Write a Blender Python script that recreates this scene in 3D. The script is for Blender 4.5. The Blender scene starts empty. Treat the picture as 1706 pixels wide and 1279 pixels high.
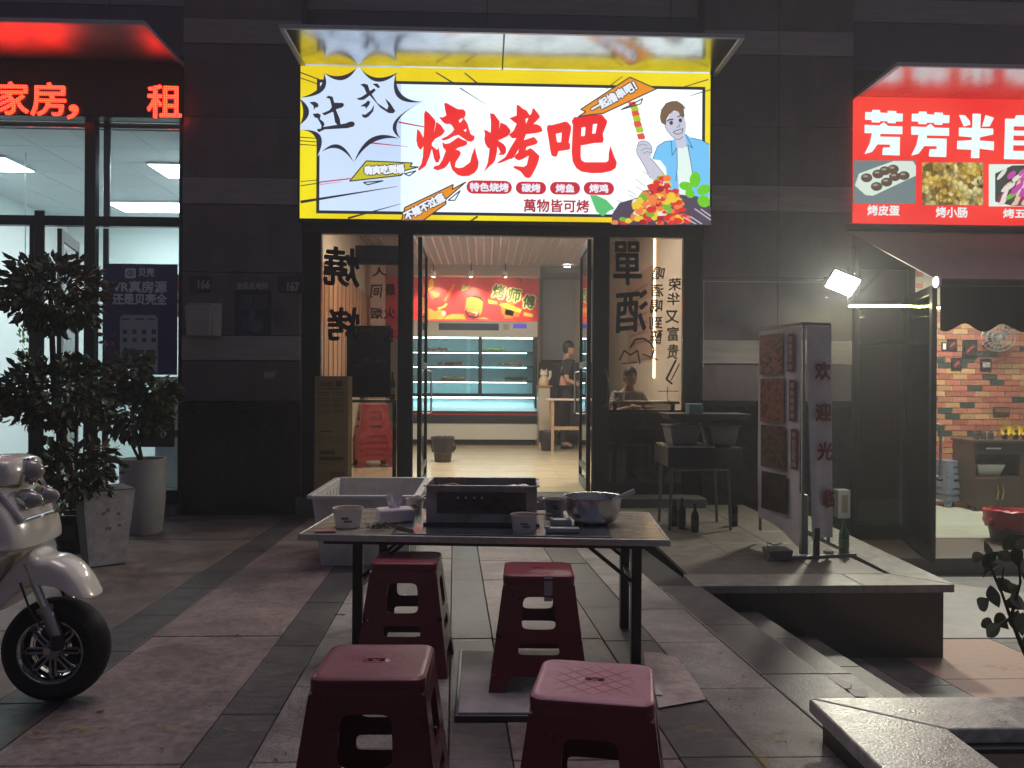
import bpy, bmesh, math, random
from mathutils import Vector, Matrix
random.seed(7)
sc = bpy.context.scene
# ---------------------------------------------------------------- camera
FPX, YAW, ROLL, CAMZ, SLOPE = 1289.0, math.radians(2.0), 0.006, 1.1, 0.0338
_c, _s = math.cos(YAW), math.sin(YAW)
cd = bpy.data.cameras.new('camera'); cam = bpy.data.objects.new('camera', cd); sc.collection.objects.link(cam)
cd.sensor_width = 36.0; cd.lens = 36.0 * FPX / 1706.0; cd.clip_start = 0.05; cd.clip_end = 2000
_r, _f, _u = Vector((_c, -_s, 0)), Vector((_s, _c, 0)), Vector((0, 0, 1))
_R = _r * math.cos(ROLL) + _u * math.sin(ROLL); _U = _u * math.cos(ROLL) - _r * math.sin(ROLL)
cam.matrix_world = Matrix(((_R.x, _U.x, -_f.x, 0), (_R.y, _U.y, -_f.y, 0), (_R.z, _U.z, -_f.z, CAMZ), (0, 0, 0, 1)))
sc.camera = cam
# ---------------------------------------------------------------- night sky, overhead street light / city glow
w = bpy.data.worlds.new('World'); sc.world = w; w.use_nodes = True
nt = w.node_tree; bg = nt.nodes['Background']
sky = nt.nodes.new('ShaderNodeTexSky'); sky.sky_type = 'NISHITA'; sky.sun_disc = False
sky.sun_elevation = math.radians(72); sky.sun_rotation = math.radians(23); sky.air_density = 1.0; sky.dust_density = 3.0
glow = nt.nodes.new('ShaderNodeMix'); glow.data_type = 'RGBA'; glow.blend_type = 'MULTIPLY'; glow.inputs[0].default_value = 1.0; glow.inputs[7].default_value = (1.0, 0.79, 0.81, 1)   # city glow tint
nt.links.new(sky.outputs[0], glow.inputs[6]); nt.links.new(glow.outputs[2], bg.inputs[0]); bg.inputs[1].default_value = 0.017
sl = bpy.data.lights.new('overhead_street_light', 'SUN'); sl.energy = 0.26; sl.angle = math.radians(25); sl.color = (1.0, 0.90, 0.93)  # sun lamp stands in for an unseen overhead street lamp
so = bpy.data.objects.new('overhead_street_light', sl); sc.collection.objects.link(so); so.location = (0, -5, 20)
so.rotation_euler = Vector((-0.12, -0.28, -1.0)).to_track_quat('-Z', 'Y').to_euler()
sc.view_settings.view_transform = 'Standard'; sc.view_settings.look = 'None'
sc.view_settings.exposure = 1.08; sc.view_settings.gamma = 1.0
sc.render.engine = 'CYCLES'
sc.cycles.use_denoising = True
try: sc.cycles.denoiser = 'OPENIMAGEDENOISE'
except Exception: pass
sc.cycles.max_bounces = 5; sc.cycles.transparent_max_bounces = 16; sc.cycles.caustics_reflective = False; sc.cycles.caustics_refractive = False
sc.cycles.sample_clamp_indirect = 4.0
COL = sc.collection
# ---------------------------------------------------------------- measuring helpers: photo pixel -> place in the world
def ray(px, py):
    a, b = (px - 853) / FPX, (640 - py) / FPX
    x, y = a * math.cos(ROLL) - b * math.sin(ROLL), a * math.sin(ROLL) + b * math.cos(ROLL)
    return (x * _c + _s, -x * _s + _c, y)
def atY(px, py, Y):
    d = ray(px, py); t = Y / d[1]; return Vector((d[0] * t, Y, CAMZ + d[2] * t))
def atZ(px, py, Z):
    d = ray(px, py); t = (Z - CAMZ) / d[2]; return Vector((d[0] * t, d[1] * t, Z))
def atG(px, py, dz=0.0):
    d = ray(px, py); t = (CAMZ - dz) / (-d[2] - SLOPE * d[1]); return Vector((d[0] * t, d[1] * t, CAMZ + d[2] * t))
def gz(Y, dz=0.0): return -SLOPE * Y + dz
# ---------------------------------------------------------------- materials
def S(r, g, b):
    f = lambda v: (v / 255) / 12.92 if v <= 10 else (((v / 255) + 0.055) / 1.055) ** 2.4
    return (f(r), f(g), f(b))
MATS = {}
def mat(name, col, rough=0.6, metal=0.0, var=0.0, vscale=6.0, bump=0.0, bscale=40.0, rnd=0.0, emis=0.0, ecol=None, spec=0.5, coat=0.0, streak=None, stain=0.0, sscale=1.6):
    if name in MATS: return MATS[name]
    m = bpy.data.materials.new(name); m.use_nodes = True; n = m.node_tree.nodes; L = m.node_tree.links
    b = n['Principled BSDF']; b.inputs['Roughness'].default_value = rough; b.inputs['Metallic'].default_value = metal
    b.inputs['Base Color'].default_value = (*col, 1); b.inputs['Specular IOR Level'].default_value = spec
    if coat: b.inputs['Coat Weight'].default_value = coat; b.inputs['Coat Roughness'].default_value = 0.08
    tc = None
    if var or bump or rnd or stain:
        tc = n.new('ShaderNodeTexCoord')
    if var or rnd:
        mul = None
        if var:
            t1 = n.new('ShaderNodeTexNoise'); t1.inputs['Scale'].default_value = vscale; t1.inputs['Detail'].default_value = 8; t1.inputs['Roughness'].default_value = 0.65
            if streak:
                mp = n.new('ShaderNodeMapping'); mp.inputs['Scale'].default_value = streak; L.new(tc.outputs['Object'], mp.inputs[0]); L.new(mp.outputs[0], t1.inputs[0])
            else: L.new(tc.outputs['Object'], t1.inputs[0])
            mr = n.new('ShaderNodeMapRange'); mr.inputs[1].default_value = 0.3; mr.inputs[2].default_value = 0.7; mr.inputs[3].default_value = 1 - var; mr.inputs[4].default_value = 1 + var
            L.new(t1.outputs[0], mr.inputs[0]); mul = mr.outputs[0]
            r2 = n.new('ShaderNodeMapRange'); r2.inputs[1].default_value = 0.3; r2.inputs[2].default_value = 0.7; r2.inputs[3].default_value = max(0.02, rough * (1 - var * 0.6)); r2.inputs[4].default_value = min(1, rough * (1 + var * 0.6))
            L.new(t1.outputs[0], r2.inputs[0]); L.new(r2.outputs[0], b.inputs['Roughness'])
        if rnd:
            oi = n.new('ShaderNodeObjectInfo'); mr2 = n.new('ShaderNodeMapRange'); mr2.inputs[3].default_value = 1 - rnd; mr2.inputs[4].default_value = 1 + rnd
            L.new(oi.outputs['Random'], mr2.inputs[0])
            if mul:
                mm = n.new('ShaderNodeMath'); mm.operation = 'MULTIPLY'; L.new(mul, mm.inputs[0]); L.new(mr2.outputs[0], mm.inputs[1]); mul = mm.outputs[0]
            else: mul = mr2.outputs[0]
        if stain:
            t3 = n.new('ShaderNodeTexNoise'); t3.inputs['Scale'].default_value = sscale; t3.inputs['Detail'].default_value = 7; t3.inputs['Roughness'].default_value = 0.7; t3.inputs['Distortion'].default_value = 0.4
            L.new(tc.outputs['Object'], t3.inputs[0]); mr3 = n.new('ShaderNodeMapRange'); mr3.inputs[1].default_value = 0.38; mr3.inputs[2].default_value = 0.60; mr3.inputs[3].default_value = 1 - stain; mr3.inputs[4].default_value = 1.0
            L.new(t3.outputs[0], mr3.inputs[0]); m3 = n.new('ShaderNodeMath'); m3.operation = 'MULTIPLY'; L.new(mul, m3.inputs[0]); L.new(mr3.outputs[0], m3.inputs[1]); mul = m3.outputs[0]
        vm = n.new('ShaderNodeVectorMath'); vm.operation = 'SCALE'; vm.inputs[0].default_value = col; L.new(mul, vm.inputs['Scale']); L.new(vm.outputs[0], b.inputs['Base Color'])
    if bump:
        t2 = n.new('ShaderNodeTexNoise'); t2.inputs['Scale'].default_value = bscale; t2.inputs['Detail'].default_value = 6
        L.new(tc.outputs['Object'], t2.inputs[0])
        bp = n.new('ShaderNodeBump'); bp.inputs['Strength'].default_value = bump; bp.inputs['Distance'].default_value = 0.01
        L.new(t2.outputs[0], bp.inputs['Height']); L.new(bp.outputs[0], b.inputs['Normal'])
    if emis:
        b.inputs['Emission Color'].default_value = (*(ecol or col), 1); b.inputs['Emission Strength'].default_value = emis
    MATS[name] = m; return m
def em(name, rgb, k=1.0):                       # backlit print: gives off its own colour
    c = S(*rgb); return mat(name, tuple(v * 0.25 for v in c), 0.35, emis=k * 0.485, ecol=c)
def paint(name, rgb, rough=0.6, **k): return mat(name, S(*rgb), rough, **k)
def glass(name, tint=(0.9, 0.95, 0.95), refl=1.0, rough=0.02, film=0.0, filmcol=(0.5, 0.5, 0.5)):
    if name in MATS: return MATS[name]
    m = bpy.data.materials.new(name); m.use_nodes = True; n = m.node_tree.nodes; L = m.node_tree.links
    n.remove(n['Principled BSDF']); out = n['Material Output']
    tr = n.new('ShaderNodeBsdfTransparent'); tr.inputs[0].default_value = (*tint, 1)
    gl = n.new('ShaderNodeBsdfGlossy'); gl.inputs['Roughness'].default_value = rough; gl.inputs[0].default_value = (refl, refl, refl, 1)
    fr = n.new('ShaderNodeFresnel'); fr.inputs[0].default_value = 1.5
    mx = n.new('ShaderNodeMixShader'); L.new(fr.outputs[0], mx.inputs[0]); L.new(gl.outputs[0], mx.inputs[2])
    if film:
        df = n.new('ShaderNodeBsdfTranslucent'); df.inputs[0].default_value = (*filmcol, 1)
        m2 = n.new('ShaderNodeMixShader'); m2.inputs[0].default_value = film; L.new(tr.outputs[0], m2.inputs[1]); L.new(df.outputs[0], m2.inputs[2]); L.new(m2.outputs[0], mx.inputs[1])
    else: L.new(tr.outputs[0], mx.inputs[1])
    L.new(mx.outputs[0], out.inputs[0]); MATS[name] = m; return m
# ---------------------------------------------------------------- objects
def worldpos(o):
    p = Vector((0, 0, 0))
    while o: p = p + Vector(o.location); o = o.parent
    return p
def tag(o, label, cat, group=None):
    o['label'] = label; o['category'] = cat
    if group: o['group'] = group
    return o
def thing(name, label, cat, loc=(0, 0, 0), rz=0.0, group=None):
    o = bpy.data.objects.new(name, None); COL.objects.link(o); o.location = loc; o.rotation_euler = (0, 0, rz); o.empty_display_size = 0.1
    return tag(o, label, cat, group)
def copy_tree(o, parent=None):
    c = o.copy(); COL.objects.link(c); c.parent = parent
    for ch in o.children: copy_tree(ch, c)
    return c
class MB:
    def __init__(s): s.v = []; s.f = []
    def add(s, vs, fs):
        k = len(s.v); s.v += [tuple(p) for p in vs]; s.f += [tuple(i + k for i in f) for f in fs]; return s
    def box(s, x0, x1, y0, y1, z0, z1):
        return s.add([(x0, y0, z0), (x1, y0, z0), (x1, y1, z0), (x0, y1, z0), (x0, y0, z1), (x1, y0, z1), (x1, y1, z1), (x0, y1, z1)],
                     [(0, 3, 2, 1), (4, 5, 6, 7), (0, 1, 5, 4), (1, 2, 6, 5), (2, 3, 7, 6), (3, 0, 4, 7)])
    def hexa(s, p):     # eight corners, bottom four then top four
        return s.add(p, [(0, 3, 2, 1), (4, 5, 6, 7), (0, 1, 5, 4), (1, 2, 6, 5), (2, 3, 7, 6), (3, 0, 4, 7)])
    def obox(s, c, sx, sy, sz, rz=0.0, tilt=None):
        M = Matrix.Rotation(rz, 4, 'Z')
        if tilt is not None: M = M @ tilt
        c = Vector(c)
        return s.hexa([c + M @ Vector((x * sx / 2, y * sy / 2, z * sz / 2)) for z in (-1, 1) for x, y in ((-1, -1), (1, -1), (1, 1), (-1, 1))])
    def bar(s, a, b, wx, wy=None):     # square bar from a to b
        a, b = Vector(a), Vector(b); wy = wy or wx; d = (b - a).normalized()
        up = Vector((0, 0, 1)) if abs(d.z) < 0.95 else Vector((0, 1, 0))
        x = d.cross(up).normalized(); y = x.cross(d)
        return s.hexa([p + x * i * wx / 2 + y * j * wy / 2 for p in (a, b) for i, j in ((-1, -1), (1, -1), (1, 1), (-1, 1))])
    def tube(s, pts, r, n=8, caps=True):
        pts = [Vector(p) for p in pts]; rs = r if isinstance(r, (list, tuple)) else [r] * len(pts)
        rings = []; ref = None
        for i, p in enumerate(pts):
            d = (pts[min(i + 1, len(pts) - 1)] - pts[max(i - 1, 0)]).normalized()
            if ref is None: ref = d.orthogonal().normalized()
            ref = (ref - d * ref.dot(d)).normalized(); q = d.cross(ref)
            rings.append([p + (ref * math.cos(2 * math.pi * k / n) + q * math.sin(2 * math.pi * k / n)) * rs[i] for k in range(n)])
        vs = [v for g in rings for v in g]; fs = []
        for i in range(len(pts) - 1):
            for k in range(n): fs.append((i * n + k, i * n + (k + 1) % n, (i + 1) * n + (k + 1) % n, (i + 1) * n + k))
        if caps: fs += [tuple(range(n - 1, -1, -1)), tuple((len(pts) - 1) * n + k for k in range(n))]
        return s.add(vs, fs)
    def lathe(s, prof, c=(0, 0, 0), n=24, sx=1.0, sy=1.0, axis=None):   # profile of (r, z)
        c = Vector(c); vs = []; fs = []
        M = Vector((0, 0, 1)).rotation_difference(Vector(axis)).to_matrix() if axis is not None else None
        for r, z in prof:
            for k in range(n):
                a = 2 * math.pi * k / n; p = Vector((r * math.cos(a) * sx, r * math.sin(a) * sy, z))
                vs.append(c + (M @ p if M else p))
        for i in range(len(prof) - 1):
            for k in range(n): fs.append((i * n + k, i * n + (k + 1) % n, (i + 1) * n + (k + 1) % n, (i + 1) * n + k))
        return s.add(vs, fs)
    def ball(s, c, rx, ry=None, rz=None, n=12, m=8):
        ry = ry or rx; rz = rz or rx; vs = []; fs = []; c = Vector(c)
        for i in range(m + 1):
            t = math.pi * i / m
            for k in range(n):
                a = 2 * math.pi * k / n; vs.append(c + Vector((rx * math.sin(t) * math.cos(a), ry * math.sin(t) * math.sin(a), rz * math.cos(t))))
        for i in range(m):
            for k in range(n): fs.append((i * n + k, (i + 1) * n + k, (i + 1) * n + (k + 1) % n, i * n + (k + 1) % n))
        return s.add(vs, fs)
    def build(s, name, m, parent=None, bevel=0.0, smooth=False, local=False, seg=2):
        me = bpy.data.meshes.new(name); me.from_pydata([tuple(p) for p in s.v], [], s.f); me.materials.append(m)
        bm = bmesh.new(); bm.from_mesh(me); bmesh.ops.remove_doubles(bm, verts=bm.verts, dist=1e-5); bmesh.ops.recalc_face_normals(bm, faces=bm.faces); bm.to_mesh(me); bm.free()
        if smooth:
            for p in me.polygons: p.use_smooth = True
            me.set_sharp_from_angle(angle=math.radians(42))
        o = bpy.data.objects.new(name, me); COL.objects.link(o)
        if parent:
            o.parent = parent
            if not local: o.location = -worldpos(parent)
        if bevel:
            bv = o.modifiers.new('bevel', 'BEVEL'); bv.width = bevel; bv.segments = seg; bv.limit_method = 'ANGLE'; bv.angle_limit = math.radians(50)
            bv.harden_normals = False
        return o
def tris(poly):
    from mathutils.geometry import tessellate_polygon
    return tessellate_polygon([[Vector((p[0], p[1], 0)) for p in poly]])
class Plane:           # a flat frame to print on: origin, right, up; out = towards the viewer
    def __init__(s, O, U, V): s.O, s.U, s.V = Vector(O), Vector(U).normalized(), Vector(V).normalized(); s.N = s.U.cross(s.V)
    def pt(s, u, v, d=0.0): return s.O + s.U * u + s.V * v + s.N * d
class Facade(Plane):
    def __init__(s, Y): super().__init__((0, Y, 0), (1, 0, 0), (0, 0, 1)); s.Y = Y
    def px(s, p): q = atY(p[0], p[1], s.Y); return (q.x, q.z)
def poly(mb, pl, pts, d, th=0.0):     # a flat polygon at height d over the plane
    n = len(pts)
    mb.add([pl.pt(u, v, d) for u, v in pts], [t for t in tris(pts)])
    return mb
def strokes(mb, pl, pts, wid, d):     # a line of some width along points
    for a, b in zip(pts, pts[1:]):
        a, b = Vector(a), Vector(b); t = (b - a); 
        if t.length < 1e-6: continue
        t.normalize(); nrm = Vector((-t.y, t.x)) * wid / 2
        poly(mb, pl, [a - nrm, b - nrm, b + nrm, a + nrm], d)
    return mb
GLY = {}
def glyphs(s):
    if s in GLY: return GLY[s]
    cu = bpy.data.curves.new('t', 'FONT'); cu.body = s; cu.size = 1.0; cu.resolution_u = 3
    o = bpy.data.objects.new('t', cu); me = bpy.data.meshes.new_from_object(o)
    v = [(p.co.x, p.co.y) for p in me.vertices]; f = [tuple(p.vertices) for p in me.polygons]
    bpy.data.objects.remove(o); bpy.data.curves.remove(cu); bpy.data.meshes.remove(me)
    x0, x1 = min(p[0] for p in v), max(p[0] for p in v); y0, y1 = min(p[1] for p in v), max(p[1] for p in v)
    GLY[s] = ([((p[0] - x0) / (x1 - x0 + 1e-9), (p[1] - y0) / (y1 - y0 + 1e-9)) for p in v], f, (x1 - x0) / (y1 - y0 + 1e-9)); return GLY[s]
def write(mb, pl, s, cu, cv, wd, ht, d, bold=0.0, rot=0.0, mirror=False, skew=0.0, reps=8):
    v, f, asp = glyphs(s)
    if wd is None: wd = ht * asp
    offs = [(0, 0)] if not bold else [(bold * math.cos(k * 2 * math.pi / reps), bold * math.sin(k * 2 * math.pi / reps)) for k in range(reps)] + [(0, 0)]
    cr, sr = math.cos(rot), math.sin(rot)
    for k, (ox, oy) in enumerate(offs):
        q = []
        for x, y in v:
            a, b = (x - 0.5) * wd, (y - 0.5) * ht; a += skew * b
            if mirror: a = -a
            q.append(pl.pt(cu + a * cr - b * sr + ox, cv + a * sr + b * cr + oy, d + k * 0.00015))
        mb.add(q, f)
    return mb
def write_px(mb, pl, s, box, d, **k):    # text fitted into a photo rectangle on a facade plane
    a = pl.px((box[0], box[3])); b = pl.px((box[2], box[1]))
    return write(mb, pl, s, (a[0] + b[0]) / 2, (a[1] + b[1]) / 2, b[0] - a[0], b[1] - a[1], d, **k)
def struct(o): o['kind'] = 'structure'; return o
def stuff(o): o['kind'] = 'stuff'; return o
def rect(x0, y0, x1, y1): return [(x0, y0), (x1, y0), (x1, y1), (x0, y1)]
def slab_box(name, m, parent, x0, x1, y0, y1, z0, z1, bevel=0.004, **k): return MB().box(x0, x1, y0, y1, z0, z1).build(name, m, parent, bevel=bevel, **k)
# ================================================================ materials used by the setting
m_pink = mat('pink_granite', (0.30, 0.235, 0.225), 0.5, var=0.35, vscale=30, bump=0.25, bscale=160, rnd=0.12, stain=0.5)
m_gran = mat('speckled_granite', (0.33, 0.305, 0.29), 0.55, var=0.7, vscale=120, bump=0.3, bscale=220, rnd=0.08, stain=0.5, sscale=2.2)
m_slate = mat('dark_slate', (0.115, 0.110, 0.111), 0.45, var=0.35, vscale=9, bump=0.25, bscale=90, rnd=0.18, stain=0.4, streak=(1, 4, 1))
m_brown = mat('brown_granite', (0.22, 0.18, 0.16), 0.55, var=0.4, vscale=14, bump=0.25, bscale=120, rnd=0.15, stain=0.5)
m_joint = mat('joint_dirt', (0.03, 0.028, 0.026), 0.95, var=0.3, vscale=20)
m_panel = mat('dark_cladding', (0.155, 0.120, 0.130), 0.38, var=0.2, vscale=3, streak=(1.6, 1, .5), stain=.25, sscale=1.1, rnd=0.12, bump=0.03, bscale=60)
m_band = mat('pale_band_stone', (0.33, 0.295, 0.285), 0.5, var=0.18, vscale=7, rnd=0.06, bump=0.05, bscale=60, streak=(0.4, 1, 3))
m_base = mat('black_granite', (0.012, 0.012, 0.014), 0.22, var=0.3, vscale=30, rnd=0.1)
m_core = mat('wall_core', (0.03, 0.028, 0.03), 0.9)
m_upper = mat('upper_cladding', (0.085, 0.083, 0.13), 0.45, var=0.2, vscale=3, rnd=0.08)  # bluish tint carries glow and haze from the signs in its colour
m_frame = mat('black_aluminium', (0.014, 0.013, 0.015), 0.35, metal=0.2, var=0.2, vscale=20)
m_frame2 = mat('grey_aluminium', (0.05, 0.05, 0.055), 0.35, metal=0.4, var=0.15, vscale=20)
m_glass = glass('window_glass'); m_dimglass = glass('dimming_tinted_glass', (0.68, 0.64, 0.62)); m_darkglass = glass('dark_reflection_glass', (0.13, 0.13, 0.15))  # dim tint tones down the lit rooms; dark tint stands for a dark reflection
m_white = mat('white_paint', (0.62, 0.66, 0.66), 0.6, var=0.05, vscale=3)
# ================================================================ ground
ground = struct(MB().add([(-40, -40, -1.3), (40, -40, -1.3), (40, 40, -1.3), (-40, 40, -1.3)], [(0, 1, 2, 3)]).build('ground', mat('far_asphalt', (0.05, 0.05, 0.052), 0.8, var=0.3, vscale=2)))
SH = 0.0394
def sp(sx, Y, dz=0.0): return (sx - SH * Y, Y, gz(Y, dz))
def skew_box(sx0, sx1, y0, y1, t, b):
    return MB().hexa([sp(sx0, y0, b), sp(sx1, y0, b), sp(sx1, y1, b), sp(sx0, y1, b), sp(sx0, y0, t), sp(sx1, y0, t), sp(sx1, y1, t), sp(sx0, y1, t)])
pave = struct(skew_box(-12, 1.54, -8, 8.6, -0.02, -0.5).build('pavement', m_joint))
strips = [(-4.25, -3.2, 'b', 1.3, 0.5), (-3.2, -2.98, 's', 0.8, 0.2), (-2.98, -1.70, 'b', 1.35, 0.0), (-1.70, -1.45, 's', 0.62, 0.1), (-1.45, -0.832, 'p', 1.36, 1.21),
          (-0.832, -0.626, 's', 0.81, 0.27), (-0.626, -0.012, 'g', 0.66, 0.63), (-0.012, 0.19, 's', 1.29, 1.36), (0.19, 0.72, 'p', 0.645, 0.06), (0.72, 0.965, 's', 0.62, 0.22), (0.965, 1.283, 'g', 0.61, 0.27)]
mm = dict(b=m_brown, s=m_slate, p=m_pink, g=m_gran)
rs = random.Random(3)
for a, b, k, L, off in strips:
    y = -1.5 + off - L
    while y < 8.15:
        y1 = min(y + L, 8.16)
        if y1 > 0.9:
            j = rs.uniform(-0.002, 0.0015); g = 0.0022
            skew_box(a + g, b - g, y + g, y1 - g, j, -0.04).build('paving_slab', mm[k], pave, bevel=0.0025, seg=1)
        y = y1 + (1e-6 if y1 < 8.15 else 1)
y = 0.2
while y < 4.8:
    skew_box(1.286, 1.552, y + 0.002, min(y + 0.75, 4.83) - 0.002, 0.001, -0.17).build('step_nosing', m_slate, pave, bevel=0.006); y += 0.75
for k, (a, b, t) in enumerate(((1.552, 1.925, -0.165), (1.925, 2.28, -0.325))):
    st = struct(skew_box(a - 0.05 if k else a + 0.001, b, 0.2, 4.85, t - 0.03, -0.62).build('step', m_joint))
    y = 0.2
    while y < 4.8:
        skew_box(a + 0.003, b, y + 0.002, min(y + 0.58, 4.85) - 0.002, t, t - 0.06).build('step_slab', mm['sb'[k]] if k == 0 else m_slate, st, bevel=0.006); y += 0.58
lot = struct(skew_box(1.2, 20, -8, 8.6, -0.52, -0.9).build('lower_courtyard', m_joint))
y = 0.6
for a, b, k in ((2.285, 2.62, 'g'), (2.62, 2.9, 's'), (2.9, 3.75, 'P'), (3.75, 4.02, 's'), (4.02, 4.9, 'L')):
    y = 0.6 if k != 's' else 0.4
    while y < 8.1:
        L = {'g': 0.66, 's': 0.8, 'P': 1.3, 'L': 1.3}[k]
        y1 = min(y + L, 8.12)
        mk = {'P': mat('salmon_paving', (0.42, 0.27, 0.22), 0.6, var=0.2, vscale=20, rnd=0.06, bump=0.1), 'L': mat('pale_grey_paving', (0.34, 0.34, 0.33), 0.5, var=0.2, vscale=8, rnd=0.1, bump=0.1)}.get(k) or mm[k]
        skew_box(a + 0.002, b - 0.002, y + 0.002, y1 - 0.002, -0.485, -0.53).build('paving_slab', mk, lot, bevel=0.002, seg=1); y = y1 + (0 if y1 < 8.1 else 1)
lp = skew_box(3.3, 6.0, 5.3, 7.4, -0.478, -0.52).build('pale_floor_sheet', mat('pale_grey_paving', (0, 0, 0)), lot, bevel=0.003)
skew_box(4.9, 9.5, 0.6, 8.1, -0.487, -0.53).build('side_paving', mat('pale_grey_paving', (0, 0, 0)), lot)
# worn yellow line paint left on the slabs
def worn(name, col, scale, lo, hi):
    m = mat(name, col, 0.7); n = m.node_tree.nodes; L = m.node_tree.links; b = n['Principled BSDF']
    tc = n.new('ShaderNodeTexCoord'); t = n.new('ShaderNodeTexNoise'); t.inputs['Scale'].default_value = scale; t.inputs['Detail'].default_value = 10; t.inputs['Roughness'].default_value = 0.8
    L.new(tc.outputs['Object'], t.inputs[0]); r = n.new('ShaderNodeMapRange'); r.inputs[1].default_value = lo; r.inputs[2].default_value = hi; L.new(t.outputs[0], r.inputs[0]); L.new(r.outputs[0], b.inputs['Alpha']); return m
m_yel = worn('worn_yellow_paint', (0.42, 0.34, 0.09), 7, 0.52, 0.72)
for sx0, sx1, y0, y1 in ((-2.6, 1.54, 5.62, 5.72), (-1.6, -0.3, 2.62, 2.72), (0.72, 1.27, 2.5, 2.68), (0.95, 1.24, 2.3, 2.5), (2.9, 4.0, 4.62, 4.75)):
    dz = 0.005 if sx0 < 2 else -0.477
    MB().add([sp(sx0, y0, dz), sp(sx1, y0, dz), sp(sx1, y1, dz), sp(sx0, y1, dz)], [(0, 1, 2, 3)]).build('painted_line', m_yel, pave if sx0 < 2 else lot)
# ================================================================ building front
FY = 8.1
bld = thing('shop_building', 'dark stone clad building front with pale horizontal bands above the shops', 'building', (0, 8.5, -0.3))
def zpx(py): return CAMZ + (640 - py) * FY / FPX
MB().box(-3.10, -1.95, 8.14, 8.5, -0.8, 4.9).build('wall_core', m_core, bld); MB().box(2.33, 3.86, 8.14, 8.5, -1.1, 4.9).build('wall_core', m_core, bld)
MB().box(-14, 14, 8.42, 8.8, 4.42, 9.0).build('upper_wall_core', m_core, bld)
MB().box(-2.0, 2.35, 8.2, 8.45, 2.80, 4.5).build('sign_backing_wall', m_core, bld)
MB().box(-9, -3.1, 8.2, 8.45, 3.80, 4.5).build('sign_backing_wall', m_core, bld)
MB().box(3.86, 12, 8.2, 8.45, 2.6, 4.5).build('sign_backing_wall', m_core, bld)
rows = [(-0.75, zpx(858) + 0.005, 'k'), (zpx(858) + 0.008, 0.90, 'k'), (0.905, zpx(604), 'd'), (zpx(604), zpx(563), 'l'), (zpx(563), zpx(459), 'd'), (zpx(459), zpx(347), 'd'), (zpx(347), zpx(303), 'l'),
        (zpx(303), zpx(203), 'd'), (zpx(203), zpx(83), 'd'), (zpx(83), zpx(42), 'l'), (zpx(42), 5.7, 'd'), (5.7, 6.6, 'd'), (6.6, 6.86, 'l'), (6.86, 7.8, 'd'), (7.8, 8.8, 'd')]
pm = dict(k=m_base, d=m_panel, l=m_band)
for x0, x1, nx in ((-3.13, -1.92, 1), (2.29, 3.90, 2), (-8.6, -7.2, 1), (9.6, 11.2, 2)):
    for z0, z1, k in rows:
        for i in range(nx):
            a, b = x0 + (x1 - x0) * i / nx, x0 + (x1 - x0) * (i + 1) / nx; pr = 0.012 if k == 'l' else (0.02 if k == 'k' else 0.0)
            MB().box(a + 0.003, b - 0.003, FY - pr, 8.45, z0 + 0.003, z1 - 0.003).build('stone_panel', pm[k], bld, bevel=0.004, seg=1)
MB().box(2.27, 3.96, 7.99, FY - 0.02, 0.88, 0.94).build('stone_ledge', m_base, bld, bevel=0.006)
for x0 in range(-12, 12, 2):
    for z0, z1, k in ((4.45, 5.10, 'd'), (5.10, 5.36, 'l'), (5.36, 6.4, 'd'), (6.4, 7.6, 'd'), (7.6, 8.8, 'd')):
        MB().box(x0 + 0.003, x0 + 1.997, 8.36, 8.43, z0 + 0.003, z1 - 0.003).build('upper_panel', m_upper if k == 'd' else m_band, bld, bevel=0.004, seg=1)
# ================================================================ three rooms behind the glass
def room(prefix, x0, x1, y0, y1, z0, z1, mf, mc, mw):
    struct(MB().box(x0, x1, y0, y1, z0 - 0.1, z0).build(prefix + '_floor', mf))
    struct(MB().box(x0 - 0.1, x1 + 0.1, y0, y1 + 0.1, z1, z1 + 0.08).build(prefix + '_ceiling', mc))
    return [struct(MB().box(*b).build(prefix + '_wall', mw)) for b in ((x0 - 0.08, x0, y0, y1, z0, z1), (x1, x1 + 0.08, y0, y1, z0, z1), (x0 - 0.08, x1 + 0.08, y1, y1 + 0.1, z0, z1))]
FZ = -0.06
m_tile = mat('beige_floor_tile', (0.62, 0.52, 0.36), 0.22, var=0.08, vscale=3)
m_lat = mat('dark_ceiling', (0.17, 0.15, 0.155), 0.8)
m_cream = mat('cream_wall', (0.62, 0.55, 0.44), 0.7, var=0.08, vscale=2)
room('grill_shop', -2.05, 2.45, 8.32, 16.6, FZ, 3.5, m_tile, m_lat, m_cream)
room('office', -7.0, -3.15, 8.32, 13.2, -0.16, 3.78, mat('office_floor_tile', (0.5, 0.5, 0.5), 0.25, var=0.1), m_white, mat('office_white_wall', (0.66, 0.72, 0.72), 0.6))
room('snack_shop', 3.95, 9.6, 8.32, 11.24, -0.56, 2.9, mat('snack_floor_tile', (0.40, 0.43, 0.36), 0.35, var=0.18, vscale=3, streak=(1, 5, 1)), m_white, mat('mortar', (0.42, 0.38, 0.30), 0.9, var=0.2))
def find(n): return bpy.data.objects[n]
for x in (-1.45, -0.65, 0.15, 0.95, 1.75): MB().box(x - 0.002, x + 0.002, 8.32, 16.5, FZ, FZ + 0.0015).build('tile_joint', mat('tile_joint', (0.3, 0.25, 0.18), 0.8), find('grill_shop_floor'))
for i in range(10): MB().box(-2.05, 2.45, 8.7 + i * 0.8, 8.704 + i * 0.8, FZ, FZ + 0.0012).build('tile_joint', MATS['tile_joint'], find('grill_shop_floor'))
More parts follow.
